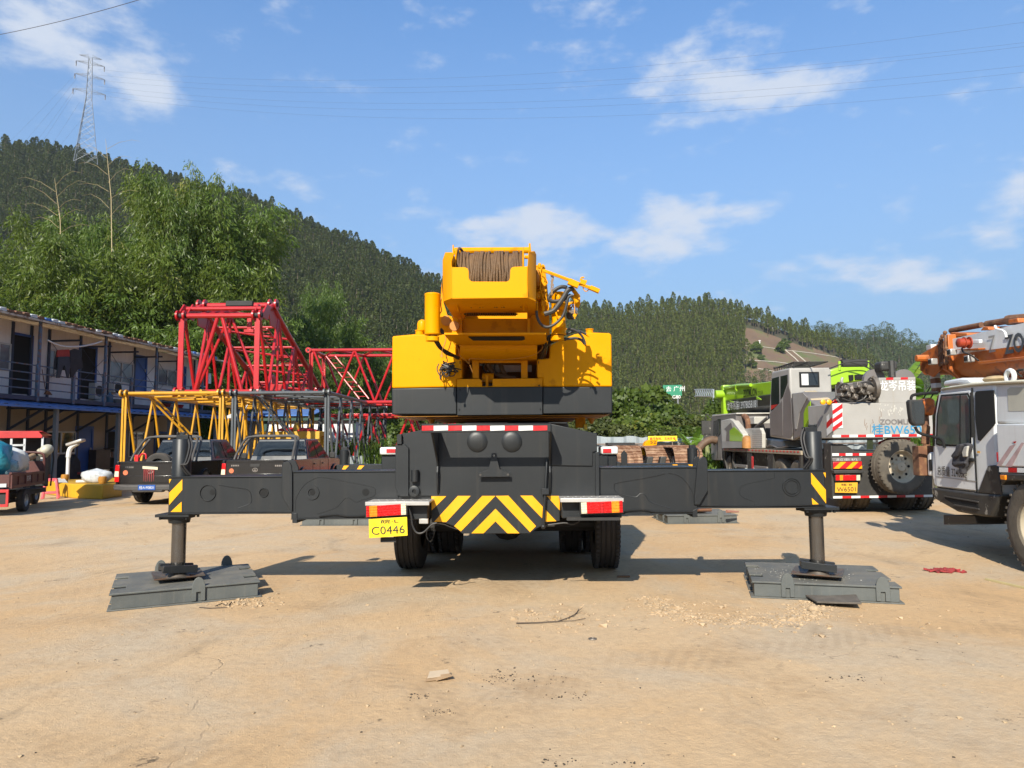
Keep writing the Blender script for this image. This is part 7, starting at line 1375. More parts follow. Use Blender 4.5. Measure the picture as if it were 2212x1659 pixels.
g.build('winch_valves',DMET,DR,bevel=.01); g=MB()
for P_ in([(1320,350),(1350,310),(1400,300),(1440,330)],[(1430,380),(1440,440),(1500,455),(1560,430),(1600,380)],[(1500,310),(1560,285),(1620,290),(1650,320)],[(1280,450),(1330,420),(1400,440),(1460,460)],[(1540,400),(1560,440),(1620,450)]): g.tube(smooth_path(P_y(D,c7,P_,cy-.05)),.018,6)
g.build('winch_hoses',RUB,DR,smooth=True)
for cx,m in((1195,STY),(1248,STY),(1296,RLN)): g=MB(); g.lathe([(.055,0),(.055,.04),(.04,.05)],14,M=Matrix.Translation(D.y(*c7(cx,462),cy+.1))@Matrix.Rotation(R(90),4,'X')); g.build('rear_lamp',m,DR,smooth=True)
g=MB(); g.tube(P_y(D,c7,[(1366,300),(1364,265),(1372,245)],cy+.3),.03,8); g.build('lifting_eye',CG,DR)
a=D.y(*c7(1812,240),cy+.2); g=MB(); g.tube([a,a+Vector((0,0,.35))],.07,8); g.build('lamp_bracket',CBK,DR); py_('camera_hood',[(1708,108),(1725,98),(1850,97),(1866,108),(1862,165),(1845,178),(1725,180),(1712,170)],cy+.2,.3,CBK,bevel=.04)
for cx in(1650,1910): g=MB(); g.lathe([(.24,-.05),(.24,.05)],20,M=Matrix.Translation(D.y(*c7(cx,268),cy+.55))@Matrix.Rotation(R(90),4,'X')); g.build('winch_disc',CG2,DR)
# lime boom
bx0=D.y(*c7(1255,200),1.0); 
py_('boom_tail',[(1255,178),(1345,150),(1602,146),(1630,245),(1625,262),(1410,290),(1255,318)],2.7,1.4,LIME,bevel=.03); py_('boom_tail_opening',[(1428,222),(1470,218),(1472,262),(1436,280)],2.66,.05,BLK); py_('boom_tail_opening',[(1482,218),(1580,215),(1560,258),(1484,262)],2.66,.05,BLK)
g=MB(); g.tube(P_y(D,c7,[(1360,128),(1590,124)],2.8),.12,14); g.build('rope_drum',Gd,DR,smooth=True); g=MB(); g.tube(P_y(D,c7,[(1345,180),(1344,100)],2.7),.035,6); g.tube(P_y(D,c7,[(1600,180),(1600,95)],2.7),.025,6); g.build('boom_pin',LIME,DR)
g=MB()
for q in([(1255,165),(1350,130),(1450,105),(1600,110),(1690,200),(1740,238)],[(1440,110),(1540,135),(1640,180),(1730,235)]): g.tube(smooth_path(P_y(D,c7,q,2.4)),.016,5)
g.build('hoist_rope',Gd,DR)
xb=1.0; tip=D.x(*c7(316,450),xb).y; nb=2.5
def zt_at(cx,cy_): return D.x(*c7(cx,cy_),xb)
T1=zt_at(325,330);T2=zt_at(720,280);M1=zt_at(330,450);M2=zt_at(720,395);B1=zt_at(345,560);B2=zt_at(715,548)
g=MB(); yn=3.8; ext=lambda a,b:a.z+(b.z-a.z)*(yn-a.y)/(b.y-a.y)
y0=tip-.2; tz0,tz1=T1.z,ext(T1,T2); mz0,mz1=M1.z,ext(M1,M2); bz0,bz1=B1.z,ext(B1,B2)
def sec(y,zt_,zm_,zb_,up_): 
    return [(xb,y,zt_),(xb+.8,y,zt_),(xb+.8,y,zm_),(xb,y,zm_)] if up_ else [(xb,y,zm_),(xb+.8,y,zm_),(xb+.78,y,zb_+(zm_-zb_)*.35),(xb+.55,y,zb_),(xb+.25,y,zb_),(xb+.02,y,zb_+(zm_-zb_)*.35)]
for up_,m,nm in((1,LIME,'main_boom'),(0,mat('boom_black',(.02,.02,.022),.35,0,.2,3,dust=.3),'boom_underside')):
    a=sec(y0,tz0,mz0,bz0,up_);b=sec(yn,tz1,mz1,bz1,up_); n=len(a); g=MB(); g.add(a+b,[tuple(range(n)),tuple(range(2*n-1,n-1,-1))]+[(i,(i+1)%n,(i+1)%n+n,i+n) for i in range(n)]); ob=g.build(nm,m,DR,bevel=.02)
g=MB(); g.box((xb-.08,y0-.1,bz0-.05),(xb+.88,y0+.25,tz0+.08)); g.build('boom_collar',LIME,DR,bevel=.03); g=MB(); g.tube([(xb-.35,y0,mz0+.25),(xb+.9,y0,mz0+.25)],.16,14); g.build('head_sheave',LIME,DR,smooth=True); px_('boom_bracket',[(608,408),(648,434),(648,442),(608,438)],xb-.15,.03,LIME); px_('boom_bracket',[(372,446),(403,458),(403,466),(374,463)],xb-.15,.03,LIME)
g=MB(); g.tube(P_x(D,c7,[(330,335),(440,315),(560,310)],xb-.05),.06,8); g.tube(P_x(D,c7,[(430,315),(425,345),(436,358)],xb-.1),.03,6); g.build('boom_pipe',LIME,DR)
ba=math.atan2((T2.z-T1.z),(T1.y-T2.y)) 
def tx_side(s,cx,cy_,xl,w,h,m,F,cr,par,tilt=0,off=.012,**k):
    p=F.x(*cr(cx,cy_),xl)+Vector((-off,0,0)); M=Matrix.Translation(p)@Matrix(((0,0,-1,0),(-1,0,0,0),(0,1,0,0),(0,0,0,1)))@Matrix.Rotation(tilt,4,'Z'); return text('lettering',s,M,h,m,par,width=w,**k)
def span(F,cr,xa,xb_,y,xl): return abs(F.x(*cr(xa,y),xl).y-F.x(*cr(xb_,y),xl).y)
tx_side('ZOOMLION',555,378,xb,span(D,c7,495,615,380,xb),.27,INK,D,c7,ob,-.02,bold=.02); tx_side('ZTC252E',648,378,xb,span(D,c7,625,672,378,xb),.12,INK,D,c7,ob,-.02)
tx_side('龙岑吊装13978058181',478,485,xb,span(D,c7,345,610,485,xb),.33,WHT,D,c7,ob,-.02,bold=.012)
# ---------------------------------------------------------------- white cab truck crane with orange boom, right edge
Wf=Frame(6.12,8.66,R(-3.5)); WR=empty('mobile_crane',Wf,label='white cab truck crane with an orange boom cut off by the right edge',cat='crane')
def wx(name,pts,xl,th,m,par=None,bevel=.01): return px_(name,pts,xl,th,m,Wf,c8,par or WR,bevel)
CY0=Wf.x(*c8(955,800),0).y
cabw=wx('cab',[(606,565),(622,535),(660,520),(805,502),(950,500),(955,745),(962,1010),(985,1180),(845,1165),(582,1132),(566,1060),(570,900),(576,700)],.0,2.35,CW_,bevel=.05)
wx('cab_roof_fairing',[(634,520),(640,488),(740,470),(790,470),(800,500),(740,508)],.25,1.8,CW_,cabw,.03); wx('roof_edge',[(612,548),(625,530),(805,500),(950,490),(1130,480),(1130,500),(950,508),(805,520),(640,540)],-.03,2.4,mat('cream_roof',(.62,.57,.44),.6,0,.12,4),cabw,.02)
wx('windscreen',[(572,880),(576,700),(604,575),(612,575),(590,700),(586,880)],-.01,2.37,DGL,cabw,0)
wx('door',[(597,1125),(585,900),(590,700),(612,565),(800,545),(812,870),(838,1150)],-.012,.02,CW_,cabw,.01)
SG=mat('side_glass',(.10,.12,.11),.06,0,.5,.9,spec=.8); wx('door_window_rubber',[(592,872),(598,690),(622,572),(785,560),(800,590),(806,870),(740,884),(610,880)],-.020,.014,BLK,cabw,.01); wx('door_window',[(600,865),(606,690),(628,582),(780,572),(792,598),(797,860),(738,874),(616,870)],-.026,.01,SG,cabw,.004)
wx('window_divider',[(736,575),(742,575),(742,872),(736,872)],-.03,.01,BLK,cabw,0); wx('rear_window',[(828,560),(838,550),(940,543),(950,745),(858,850),(845,845),(830,720)],-.014,.012,BLK,cabw,.004)
wx('door_line',[(806,530),(811,530),(842,1160),(836,1160)],-.016,.01,BLK,cabw,0); wx('grab_handle',[(797,560),(803,555),(812,830),(806,830)],-.07,.03,BLK,cabw,.005); wx('door_handle',[(775,950),(815,955),(815,975),(775,978)],-.06,.04,BLK,cabw,.01)
wx('door_crease',[(590,1062),(835,1092),(835,1096),(590,1066)],-.018,.005,CG,cabw,0); wx('yellow_label',[(842,912),(858,912),(858,922),(842,922)],-.014,.003,STY,cabw,0)
wx('black_corner_panel',[(905,1000),(955,995),(968,1010),(990,1175),(845,1162)],-.02,.02,CBK,cabw,.01)
st=wx('step_box',[(566,1130),(845,1165),(985,1175),(925,1312),(860,1305),(720,1278),(582,1200)],-.03,.5,CBK,None,.03); wx('step_recess',[(640,1178),(845,1212),(850,1255),(700,1232),(650,1200)],-.034,.006,BLK,st,0); wx('step_tread',[(640,1180),(845,1215),(845,1222),(640,1187)],-.05,.1,PLAS,st,0); wx('step_tread',[(700,1232),(850,1258),(850,1266),(700,1240)],-.05,.1,PLAS,st,0); wx('under_beam',[(638,1295),(830,1300),(840,1350),(640,1355)],.1,.5,CBK)
wx('grille_side',[(540,930),(560,915),(566,1060),(545,1060)],.02,.3,CW_,cabw,.02); wx('grille_side',[(550,965),(560,962),(564,1030),(553,1030)],.015,.02,BLK,cabw,0)
tx_side('总质量 32400kg',700,1042,0,span(Wf,c8,612,790,1045,0),.165,INK,Wf,c8,cabw,-.02,bold=.004,off=.025)
wx('body_top',[(952,502),(1500,480),(1500,760),(960,745)],.02,2.3,CW_,None,.03); wx('body_recess',[(1022,540),(1040,528),(1300,520),(1300,670),(1030,672)],.016,.01,mat('recess_cream',(.58,.55,.45),.6,0,.1,3),WR,.02)
bb=wx('body_box',[(955,748),(1500,742),(1500,1015),(970,1008)],-.08,.4,CW_,None,.02); wx('faded_chevron',[(958,1000),(1040,880),(1075,870),(985,1002)],-.084,.003,mat('faded_red',(.52,.36,.35),.7,0,.3,6),bb,0); wx('faded_chevron',[(1010,1005),(1110,860),(1125,862),(1050,1006)],-.084,.003,bpy.data.materials['faded_red'],bb,0); wx('red_sticker',[(1055,855),(1078,852),(1070,865)],-.086,.003,RED,bb,0); wx('red_sticker',[(958,920),(966,918),(968,975),(962,980)],-.086,.003,RED,bb,0)
stripes(Wf,c8,975,1010,1300,1018,-.085,6,RED,CW_,bb,28,'x'); wx('mud_guard',[(978,1045),(1500,1060),(1500,1095),(1010,1090),(985,1120)],-.1,.5,CBK,None,.02); wx('side_marker',[(978,1055),(1010,1057),(1010,1085),(982,1083)],-.12,.03,ORG,None,.006)
ye=Wf.x(*c8(1012,1390),-.05).y; tyre('wheel',WR,(.12,ye-.56,.55),.55,.36,.31,-1,3,rimm=mat('cream_rim',(.38,.33,.24),.7,0,.2,4,dust=.4),tm=DRT,lugs=36); g=MB(); g.box((.4,ye-5,.6),(1.9,CY0+2.2,1.15)); g.build('chassis_frame',CBK,WR); g=MB(); g.box((.2,ye-1.3,1.18),(2.2,ye+.0,1.3)); g.build('inner_guard',CBK,WR)
tyre('wheel',WR,(2.2,ye-.56,.55),.55,.36,.31,1,3,tm=DRT,holes=False); 
# second axle, under body and superstructure continue out of frame and cast the shade on the ground
tyre('wheel',WR,(.12,ye-2.0,.55),.55,.36,.31,-1,3,rimm=bpy.data.materials['cream_rim'],tm=DRT,holes=False)
# mirror
mf=CY0+0; a=Wf.x(*c8(608,560),0); g=MB(); q=[Wf.x(*c8(608,558),-.02),Wf.y(*c8(520,565),a.y+.1),Wf.y(*c8(455,575),a.y+.1),Wf.y(*c8(443,600),a.y+.1)]; g.tube(smooth_path(q),.022,8); q=[Wf.y(*c8(468,765),a.y+.1),Wf.y(*c8(485,795),a.y+.1),Wf.y(*c8(520,812),a.y+.05),Wf.x(*c8(600,830),-.03),Wf.x(*c8(636,850),-.03),Wf.x(*c8(645,890),-.03)]; g.tube(smooth_path(q),.022,8); g.build('mirror_bracket',BLK,WR,smooth=True)
g=MB(); g.prism([Wf.y(*c8(x,y),a.y+.05) for x,y in((432,610),(445,600),(515,602),(530,640),(532,745),(520,758),(470,760),(448,735),(440,680))],(0,.12,0)); mr=g.build('mirror_head',Gd,WR,bevel=.02); g=MB(); g.prism([Wf.y(*c8(x,y),a.y+.045) for x,y in((450,612),(508,610),(522,645),(522,740),(475,748),(458,728),(450,680))],(0,.006,0)); g.build('mirror_glass',mat('mirror_glass',(.35,.37,.38),.06,.9,0),mr)
# boom
xbm=.75; 
T1=Wf.x(*c8(690,235),xbm);T2=Wf.x(*c8(1125,138),xbm);M1=Wf.x(*c8(688,332),xbm);M2=Wf.x(*c8(1125,272),xbm);B1=Wf.x(*c8(700,475),xbm);B2=Wf.x(*c8(1125,505),xbm)
yA=T1.y; yB=ye-5.5; lin=lambda p,q,y:p.z+(q.z-p.z)*(y-p.y)/(q.y-p.y)
WB=1.0
def wsec(y,up_):
    t_,m_,b_=lin(T1,T2,y),lin(M1,M2,y),lin(B1,B2,y)
    return [(xbm,y,t_),(xbm+WB,y,t_),(xbm+WB,y,m_),(xbm,y,m_)] if up_ else [(xbm,y,m_),(xbm+WB,y,m_),(xbm+WB,y,b_+(m_-b_)*.42),(xbm+WB*.9,y,b_+(m_-b_)*.15),(xbm+WB*.7,y,b_),(xbm+WB*.3,y,b_),(xbm+WB*.1,y,b_+(m_-b_)*.15),(xbm,y,b_+(m_-b_)*.42)]
for up_,m,nm in((1,CW_,'main_boom'),(0,ORN,'boom_underside')):
    a=wsec(yA,up_);b=wsec(yB,up_); n=len(a); g=MB(); g.add(a+b,[tuple(range(n)),tuple(range(2*n-1,n-1,-1))]+[(i,(i+1)%n,(i+1)%n+n,i+n) for i in range(n)]); wb=g.build(nm,m,WR,smooth=True,ang=40)
    if up_: wtop=wb
bt=math.atan2(T2.z-T1.z,T1.y-T2.y)
tx_side('ZOOMLION',1232,232,xbm,span(Wf,c8,960,1125,240,xbm)*2.55,.27,mat('boom_lettering',(.06,.07,.08),.6),Wf,c8,wtop,bt,bold=.03)
tx_side('Z',936,265,xbm,.16,.24,CG,Wf,c8,wtop,bt)
for k,(dy,sz,dx) in enumerate(((-.02,.98,0),(.16,.90,.05),(.30,.82,.10),(.43,.74,.15),(.55,.66,.20))):
    y=yA+dy; t_,m_,b_=T1.z+.08,M1.z,B1.z-.05; c=(t_+b_)/2; h=(t_-b_)/2*sz; g=MB(); x0=xbm-.07+dx;x1=xbm+WB+.07-dx
    g.prism([(x0,y,c+h),(x1,y,c+h),(x1,y,c-h*.5),(x1-.2,y,c-h),(x0+.2,y,c-h),(x0,y,c-h*.5)],(0,.05,0)); g.build('boom_section_collar',ORN if k<4 else RUST,WR,bevel=.01)
    g=MB()
    for z in(c+h+.03,c+h*.4,c-h*.2): g.ball((x0-.03,y+.02,z),.035,8)
    g.box((x0-.05,y+.01,c-h*.3),(x0-.02,y+.03,c+h+.03)); g.build('collar_bolt',RUST,WR)
yh=yA+.75; g=MB(); 
for dx in(.1,.45,.8): g.prism([(xbm+dx,yA+.6,B1.z+.2),(xbm+dx,yA+.6,T1.z),(xbm+dx,yh+.45,T1.z-.1),(xbm+dx,yh+.5,B1.z+.25),(xbm+dx,yh+.1,B1.z+.1)],(.04,0,0))
g.tube([(xbm+.1,yh+.3,B1.z+.3),(xbm+WB,yh+.3,B1.z+.3)],.15,16); g.tube([(xbm-.1,yh+.2,T1.z-.2),(xbm+WB,yh+.2,T1.z-.2)],.06,10); g.build('boom_head',ORN,WR,bevel=.01)
g=MB(); p=Wf.x(*c8(765,258),xbm-.2); M=Matrix.Translation(p)@Matrix.Rotation(R(90),4,'Y')@Matrix.Scale(.68,4); g.lathe([(.0001,-.15),(.08,-.145),(.10,-.13),(.10,-.02),(.125,-.02),(.125,.0),(.075,.0),(.075,.09),(.13,.09),(.13,.11),(.01,.11)],20,M=M,cap=False); g.build('cable_reel',mat('reel_red',(.36,.05,.02),.4),WR,smooth=True,ang=40); wx('reel_arm',[(795,240),(855,238),(855,262),(795,264)],xbm-.12,.05,CW_)
wx('reel_base',[(705,300),(725,298),(850,290),(848,300),(800,305)],xbm-.1,.1,ORN)
for cx,cy_ in((690,315),(795,355),(575,372)):
    g=MB(); p=Wf.x(*c8(cx,cy_),xbm-.12); g.cbox(p,(.1,.12,.10)); o=g.build('boom_lamp',ALU,WR,bevel=.01); g=MB(); g.cbox(p+Vector((-.052,0,0)),(.01,.08,.06)); g.build('lamp_glass',BLK,o)
g=MB(); g.tube(P_x(Wf,c8,[(685,185),(790,165),(870,150)],xbm+.3),.045,10); g.tube(P_x(Wf,c8,[(900,145),(1030,125)],xbm+.3),.05,10); g.tube(P_x(Wf,c8,[(1030,122),(1160,112)],xbm+.3),.075,10); g.build('jib_tube',RUST,WR,smooth=True)
wx('jib_bracket',[(860,185),(880,160),(905,162),(912,180)],xbm+.1,.4,ORN); wx('jib_bracket',[(1028,118),(1085,108),(1090,135),(1030,142)],xbm+.1,.3,ORN); wx('jib_bracket',[(675,200),(690,195),(780,200),(780,215),(690,222)],xbm+.05,.4,ORN); wx('boom_step',[(845,370),(1125,340),(1300,325),(1300,338),(1125,358),(850,388)],xbm-.12,.12,ORN)
g=MB(); g.tube(smooth_path(P_x(Wf,c8,[(950,155),(960,175),(1005,190),(1018,225)],xbm-.1)),.018,6); g.build('white_bracket',CW_,WR); g=MB(); g.tube(smooth_path(P_x(Wf,c8,[(750,290),(760,315),(800,330),(850,365)],xbm-.15)),.014,6); g.tube(smooth_path(P_x(Wf,c8,[(1125,420),(1090,425),(1085,440),(1110,460)],xbm-.2)),.016,6); g.build('boom_cable',RUB,WR)
# hook block under the boom head, red white jib pole
hkY=yA+1.15; p=Wf.y(*c8(552,645),hkY); g=MB(); g.prism([Wf.y(*c8(x,y),hkY) for x,y in((520,600),(560,588),(590,600),(596,680),(570,700),(530,680))],(0,.3,0)); hk=g.build('hook_block',ORN,WR,bevel=.03); g=MB(); g.tube([p+Vector((0,.15,-.15)),p+Vector((0,.15,-.75))],.06,10); g.tube(smooth_path([p+Vector((.0,.15,-.7)),p+Vector((.1,.15,-.85)),p+Vector((0,.15,-.98)),p+Vector((-.12,.15,-.88))]),.05,8); g.build('hook',RUST,hk,smooth=True)
g=MB(); p0=Wf.y(*c8(540,600),hkY); 
for dx in(0,.12): g.tube([p0+Vector((dx,.15,0)),Vector((p0.x+dx+.05,yh+.3,B1.z))],.012,5)
g.build('hoist_rope',Gd,WR)
g=MB(); a=Wf.y(*c8(565,270),yA+.95); b=Wf.y(*c8(600,560),yA+.95)
for k in range(10): q=a.lerp(b,k/10);q2=a.lerp(b,(k+1)/10); g=MB(); g.bar(q,q2,.16,.1,up=(1,0,0)); g.build('jib_panel',RUST if k%2 else WFR,WR,bevel=.008)
# rusty post on the front bumper
g=MB(); p=Wf.y(*c8(535,760),CY0+1.9); q=Wf.y(*c8(528,870),CY0+1.9); g.tube([p,q],.06,8); g.cbox(q+Vector((0,0,-.25)),(.3,.2,.45)); g.build('front_hook_mount',RUST,WR,bevel=.01)
# jacket hanging on the door mirror arm
cJk=mat('grey_jacket',(.05,.048,.055),.95,0,.3,6,bump=.7,bs=18); root=empty('hanging_jacket',Wf,label='dark grey jacket with pale lining slung over the white cab door handle',cat='clothes')
g=MB(); rr=random.Random(6)
P=[(735,868),(772,862),(790,870),(786,905),(776,925),(772,960),(765,1000),(752,1020),(752,1050),(730,1050),(728,1015),(700,1008),(684,995),(690,955),(678,942),(705,905),(712,875)]
g.prism(P_x(Wf,c8,P,-.10),(.07,0,0)); g.build('body',cJk,root,bevel=.02); g=MB(); g.prism(P_x(Wf,c8,[(735,868),(712,895),(692,940),(700,955),(720,940),(735,900),(745,875)],-.14),(.05,0,0)); g.prism(P_x(Wf,c8,[(690,975),(770,975),(768,992),(700,1000)],-.12),(.03,0,0)); g.build('sleeve',cJk,root,bevel=.02)
g=MB(); g.prism(P_x(Wf,c8,[(762,885),(784,880),(778,915),(776,945),(755,948),(748,920)],-.125),(.03,0,0)); g.build('lining',LGY,root,bevel=.01)
rag=mat('tan_rag',(.45,.33,.18),.9,0,.2,8); p=Wf.x(*c8(950,478),.4); g=MB(); g.ball((0,0,0),.14,12,sc=(1,1.3,.35)); o=g.build('rag',rag,smooth=True); o.matrix_world=Wf.M@Matrix.Translation(p); tag(o,'tan rag lying on the white cab roof edge','rag')
p=Wf.x(*c8(1042,462),.3); g=MB(); M=Matrix.Rotation(R(90),4,'Y'); vs=[]; 
for k in range(24):
    a=2*math.pi*k/24; vs.append((.0,math.cos(a)*.08,math.sin(a)*.08))
g.tube(vs+[vs[0],vs[1]],.03,8,cap=False); o=g.build('white_ring',WHT,smooth=True); o.matrix_world=Wf.M@Matrix.Translation(p); tag(o,'white ring standing on the white cab roof','ring')
# ---------------------------------------------------------------- rusty crawler tracks and the yellow loader arm
TRK=mat('rusty_track',(.42,.26,.16),.85,0,.35,3,col2=(.16,.06,.025),c2amt=1.1,c2s=6,dust=.3,bump=.5,bs=12)
def track(px0,px1,pyt,d,lab,L=4.2,yaw=0):
    a=dp(px0,pyt,d);b=dp(px1,pyt,d); Wd=abs(b.x-a.x); F=Frame((a.x+b.x)/2,d,yaw); r=empty('crawler_track',F,label=lab,cat='crawler track',group='rusty crawler tracks'); H=a.z; rad=H/2; n=44; per=2*(L-2*rad)+2*math.pi*rad
    for side in(0,):
        for k in range(n):
            s=per*k/n
            if s<L-2*rad: y,z,ang=rad+s,H,0
            elif s<L-2*rad+math.pi*rad: t=(s-(L-2*rad))/rad; y,z,ang=L-rad+math.sin(t)*rad,rad+math.cos(t)*rad,-t
            elif s<2*(L-2*rad)+math.pi*rad: t=s-(L-2*rad)-math.pi*rad; y,z,ang=L-rad-t,0,math.pi
            else: t=(s-2*(L-2*rad)-math.pi*rad)/rad; y,z,ang=rad-math.sin(t)*rad,rad-math.cos(t)*rad,math.pi-t
            M=Matrix.Translation((0,y,z))@Matrix.Rotation(ang,4,'X'); g=MB(); g.box((-Wd/2,-per/n*.46,-.03),(Wd/2,per/n*.46,.0),M=M); g.box((-Wd/2+.02,-.02,0),(Wd/2-.02,.02,.035),M=M); g.box((-.12,-per/n*.5,-.1),(-.05,per/n*.5,-.03),M=M); g.box((.05,-per/n*.5,-.1),(.12,per/n*.5,-.03),M=M); g.build('track_shoe',TRK,r,bevel=.006)
    g=MB(); g.box((-Wd*.3,rad,rad*.5),(Wd*.3,L-rad,rad*1.4)); g.build('track_frame',Gd,r,bevel=.02)
    for y in(rad,L-rad): g=MB(); g.lathe([(rad*.82,-.12),(rad*.82,.12)],18,M=Matrix.Translation((0,y,rad))@Matrix.Rotation(R(90),4,'Y')); g.build('sprocket',TRK,r)
    return r
track(1335,1371,967,20,'rusty crawler track nearest the white lamp box, sunlit on top',4,R(0)); track(1358,1389,966,20.3,'rusty crawler track just right of its neighbour near the lamp box',4,R(-2))
track(1459,1520,966,20.5,'rusty crawler track behind the right front jack',4.2,R(-4)); track(1398,1452,966,22.5,'dark shaded crawler track between the two sunlit tracks',3.6,R(-1))
UC=empty('undercarriage',loc=(dp(1430,985,21.5).x,21.5,0),label='black undercarriage frame between the rusty crawler tracks',cat='undercarriage'); g=MB(); 
for k in range(3): x=-.45+.4*k; g.prism([(x,0,.2),(x+.2,0,.2),(x+.12,0,.75),(x+.2,0,1.1),(x+.02,0,1.1),(x-.06,0,.75)],(0,.3,0)); 
g.box((-1.1,.2,.2),(1.1,1.4,.8)); g.build('frame',CBK,UC,bevel=.02)
LA=empty('loader_arm',loc=(dp(1405,975,24).x,24,0),label='yellow machine arm with black digits standing below the warning sign',cat='machine'); o=LA.location; q=[dp(x,y,24)-Vector(o) for x,y in((1383,982),(1395,955),(1400,951),(1421,949),(1419,962),(1402,964),(1394,985))]
g=MB(); g.prism(q,(0,.4,0)); ar=g.build('arm',Y_,LA,bevel=.02); p=dp(1411,955,23.99)-Vector(o); text('lettering','52',face_y(p),.10,INK,ar,width=.2)
g=MB(); z_=dp(1340,960,22); g.box((dp(1313,957,22).x,22,dp(1313,962,22).z),(dp(1372,957,22).x,22.6,dp(1313,956.5,22).z)); g.box((dp(1318,957,22).x,22.1,0),(dp(1322,957,22).x,22.5,dp(1313,962,22).z)); g.box((dp(1360,957,22).x,22.1,0),(dp(1364,957,22).x,22.5,dp(1313,962,22).z)); tag(g.build('steel_beam_rack',Gd),'dark steel beam propped in front of the fence beside the lamp box','steel beam')
hs=MB(); hs.tube(smooth_path([dp(x,y,24.5) for x,y in((1508,972),(1520,958),(1535,950),(1548,951))]),.13,12); tag(hs.build('corrugated_hose',mat('brown_hose',(.12,.07,.04),.7,0,.3,12),smooth=True),'thick brown corrugated hose left of the green crane cab','hose')
# ---------------------------------------------------------------- litter and rubble on the ground
STN=mat('rubble_stone',(.45,.32,.19),.95,0,.3,8,bump=.6,bs=30); DKC=mat('dark_crumb',(.06,.045,.03),.95,0,.3,8); 
def pebbles(name,pts,m,lab,kind='stuff',seed=1,cat=None):
    r=np.random.default_rng(seed); base=np.array([(1,0,-.3),(-.5,.87,-.3),(-.5,-.87,-.3),(.6,.5,.5),(-.7,.2,.6),(.1,-.7,.55)]); F=[(0,1,3),(1,4,3),(1,2,4),(2,5,4),(2,0,5),(0,3,5),(3,4,5),(0,2,1)]; V=[];FF=[]
    for (x,y,s) in pts:
        b=base*(.75+.5*r.random((6,3))); a=r.random()*6.28; c,sn=math.cos(a),math.sin(a); b=np.stack([b[:,0]*c-b[:,1]*sn,b[:,0]*sn+b[:,1]*c,b[:,2]*.7+.15],1)*s+np.array([x,y,0]); k=len(V); V+=b.tolist(); FF+=[tuple(k+i for i in f) for f in F]
    me=bpy.data.meshes.new(name); me.from_pydata(V,[],FF); me.materials.append(m); me.update(); o=bpy.data.objects.new(name,me); C.objects.link(o); return tag(o,lab,cat,kind=kind)
r=np.random.default_rng(5); pts=[]
for k in range(1100):
    a=r.random()*math.pi*1.25+math.pi*.82; rad=1.12+r.normal()*.16; c=gp(3000,1,0) if False else None
    x=2.12+math.cos(a)*rad*.66; y=7.0+math.sin(a)*rad*.55+r.normal()*.05; pts.append((x,y,abs(r.normal())*.011+.003))
for k in range(260): pts.append((2.1+r.normal()*.7,6.6+r.normal()*.3,abs(r.normal())*.012+.005))
for k in range(120): pts.append((.3+r.normal()*.25,6.6+r.normal()*.25,abs(r.normal())*.013+.005))
for k in range(200): pts.append((-2.7+r.normal()*.18,7.3+r.normal()*.12,abs(r.normal())*.010+.004))
pebbles('rubble',pts,STN,'ring of broken pale concrete crumbs left of the right steel pad',seed=2)
pts=[]
for k in range(1500):
    y=2.6+r.random()**1.6*16; x=(r.random()-.5)*1.7*y; pts.append((x,y,.0035+abs(r.normal())*.0045))
for k in range(30): y=2.6+r.random()*9; pts.append(((r.random()-.5)*1.6*y,y,.012+r.random()*.012))
pebbles('gravel',pts,mat('yard_grit',(.46,.33,.19),.95,0,.3,3),'scattered small pale stones over the dusty yard',seed=3)
pts=[]
for (px,py,n,sx,sy) in((1090,1460,70,.10,.08),(905,1505,25,.05,.03),(960,1538,25,.06,.03),(1240,1505,35,.08,.05),(1225,1645,25,.06,.03),(1850,1465,40,.14,.05),(1130,1470,60,.2,.10),(1360,1650,20,.06,.03)):
    c=gp(px,py)
    for k in range(n): pts.append((c.x+r.normal()*sx,c.y+r.normal()*sy,.002+abs(r.normal())*.0035))
for k in range(350): y=2.7+r.random()**1.4*12; pts.append(((r.random()-.5)*1.6*y,y,.002+abs(r.normal())*.003))
pebbles('dark_crumbs',pts,DKC,'small dark tar crumbs scattered over the yard',seed=4)
pts=[]
for k in range(260): a=r.normal()*.28-.0;b=r.normal()*.2; v=Matrix.Rotation(R(-14.5),4,'Z')@Vector((-.25+a,b-.05,0)); 
import itertools
V_=[]
for k in range(320):
    a=r.normal()*.26-.18;b=r.normal()*.17-.12
    if abs(a)<.65 and abs(b)<.62: V_.append((a,b,.0015+abs(r.normal())*.0028))
o=pebbles('pad_crumbs',V_,LGY,'pale crumbs strewn on the right steel pad',seed=9); o.location=(3.24,7.76,.165); o.rotation_euler=(0,0,R(-14.5))
c=gp(945,1468); r_=empty('cardboard_scrap',loc=(c.x,c.y,0),yaw=.2,label='crushed tan cardboard packet lying on the ground at the bottom centre',cat='cardboard',scale=.78)
for k,(x0,x1,y0,y1,z,t) in enumerate(((-.11,.09,-.05,.05,.006,.05),(-.09,.11,-.02,.08,.022,-.04),(-.02,.12,-.07,.0,.012,.12))):
    g=MB(); g.prism([(x0,y0,z),(x1,y0,z+abs(t)*.25),(x1-.01,y1,z+.03),(x0+.03,y1+.01,z+.02)],(0,0,.004)); g.build('flap',CARD if k!=1 else mat('pale_card',(.52,.40,.27),.9),r_)
c=gp(2040,1235); rr=random.Random(3); g=MB()
for k in range(60): x=rr.gauss(0,.09);y=rr.gauss(0,.04); g.cbox((x,y,.012+.012*rr.random()),(.07,.03,.02),rot=(rr.uniform(-.4,.4),rr.uniform(-.4,.4),rr.uniform(0,3)))
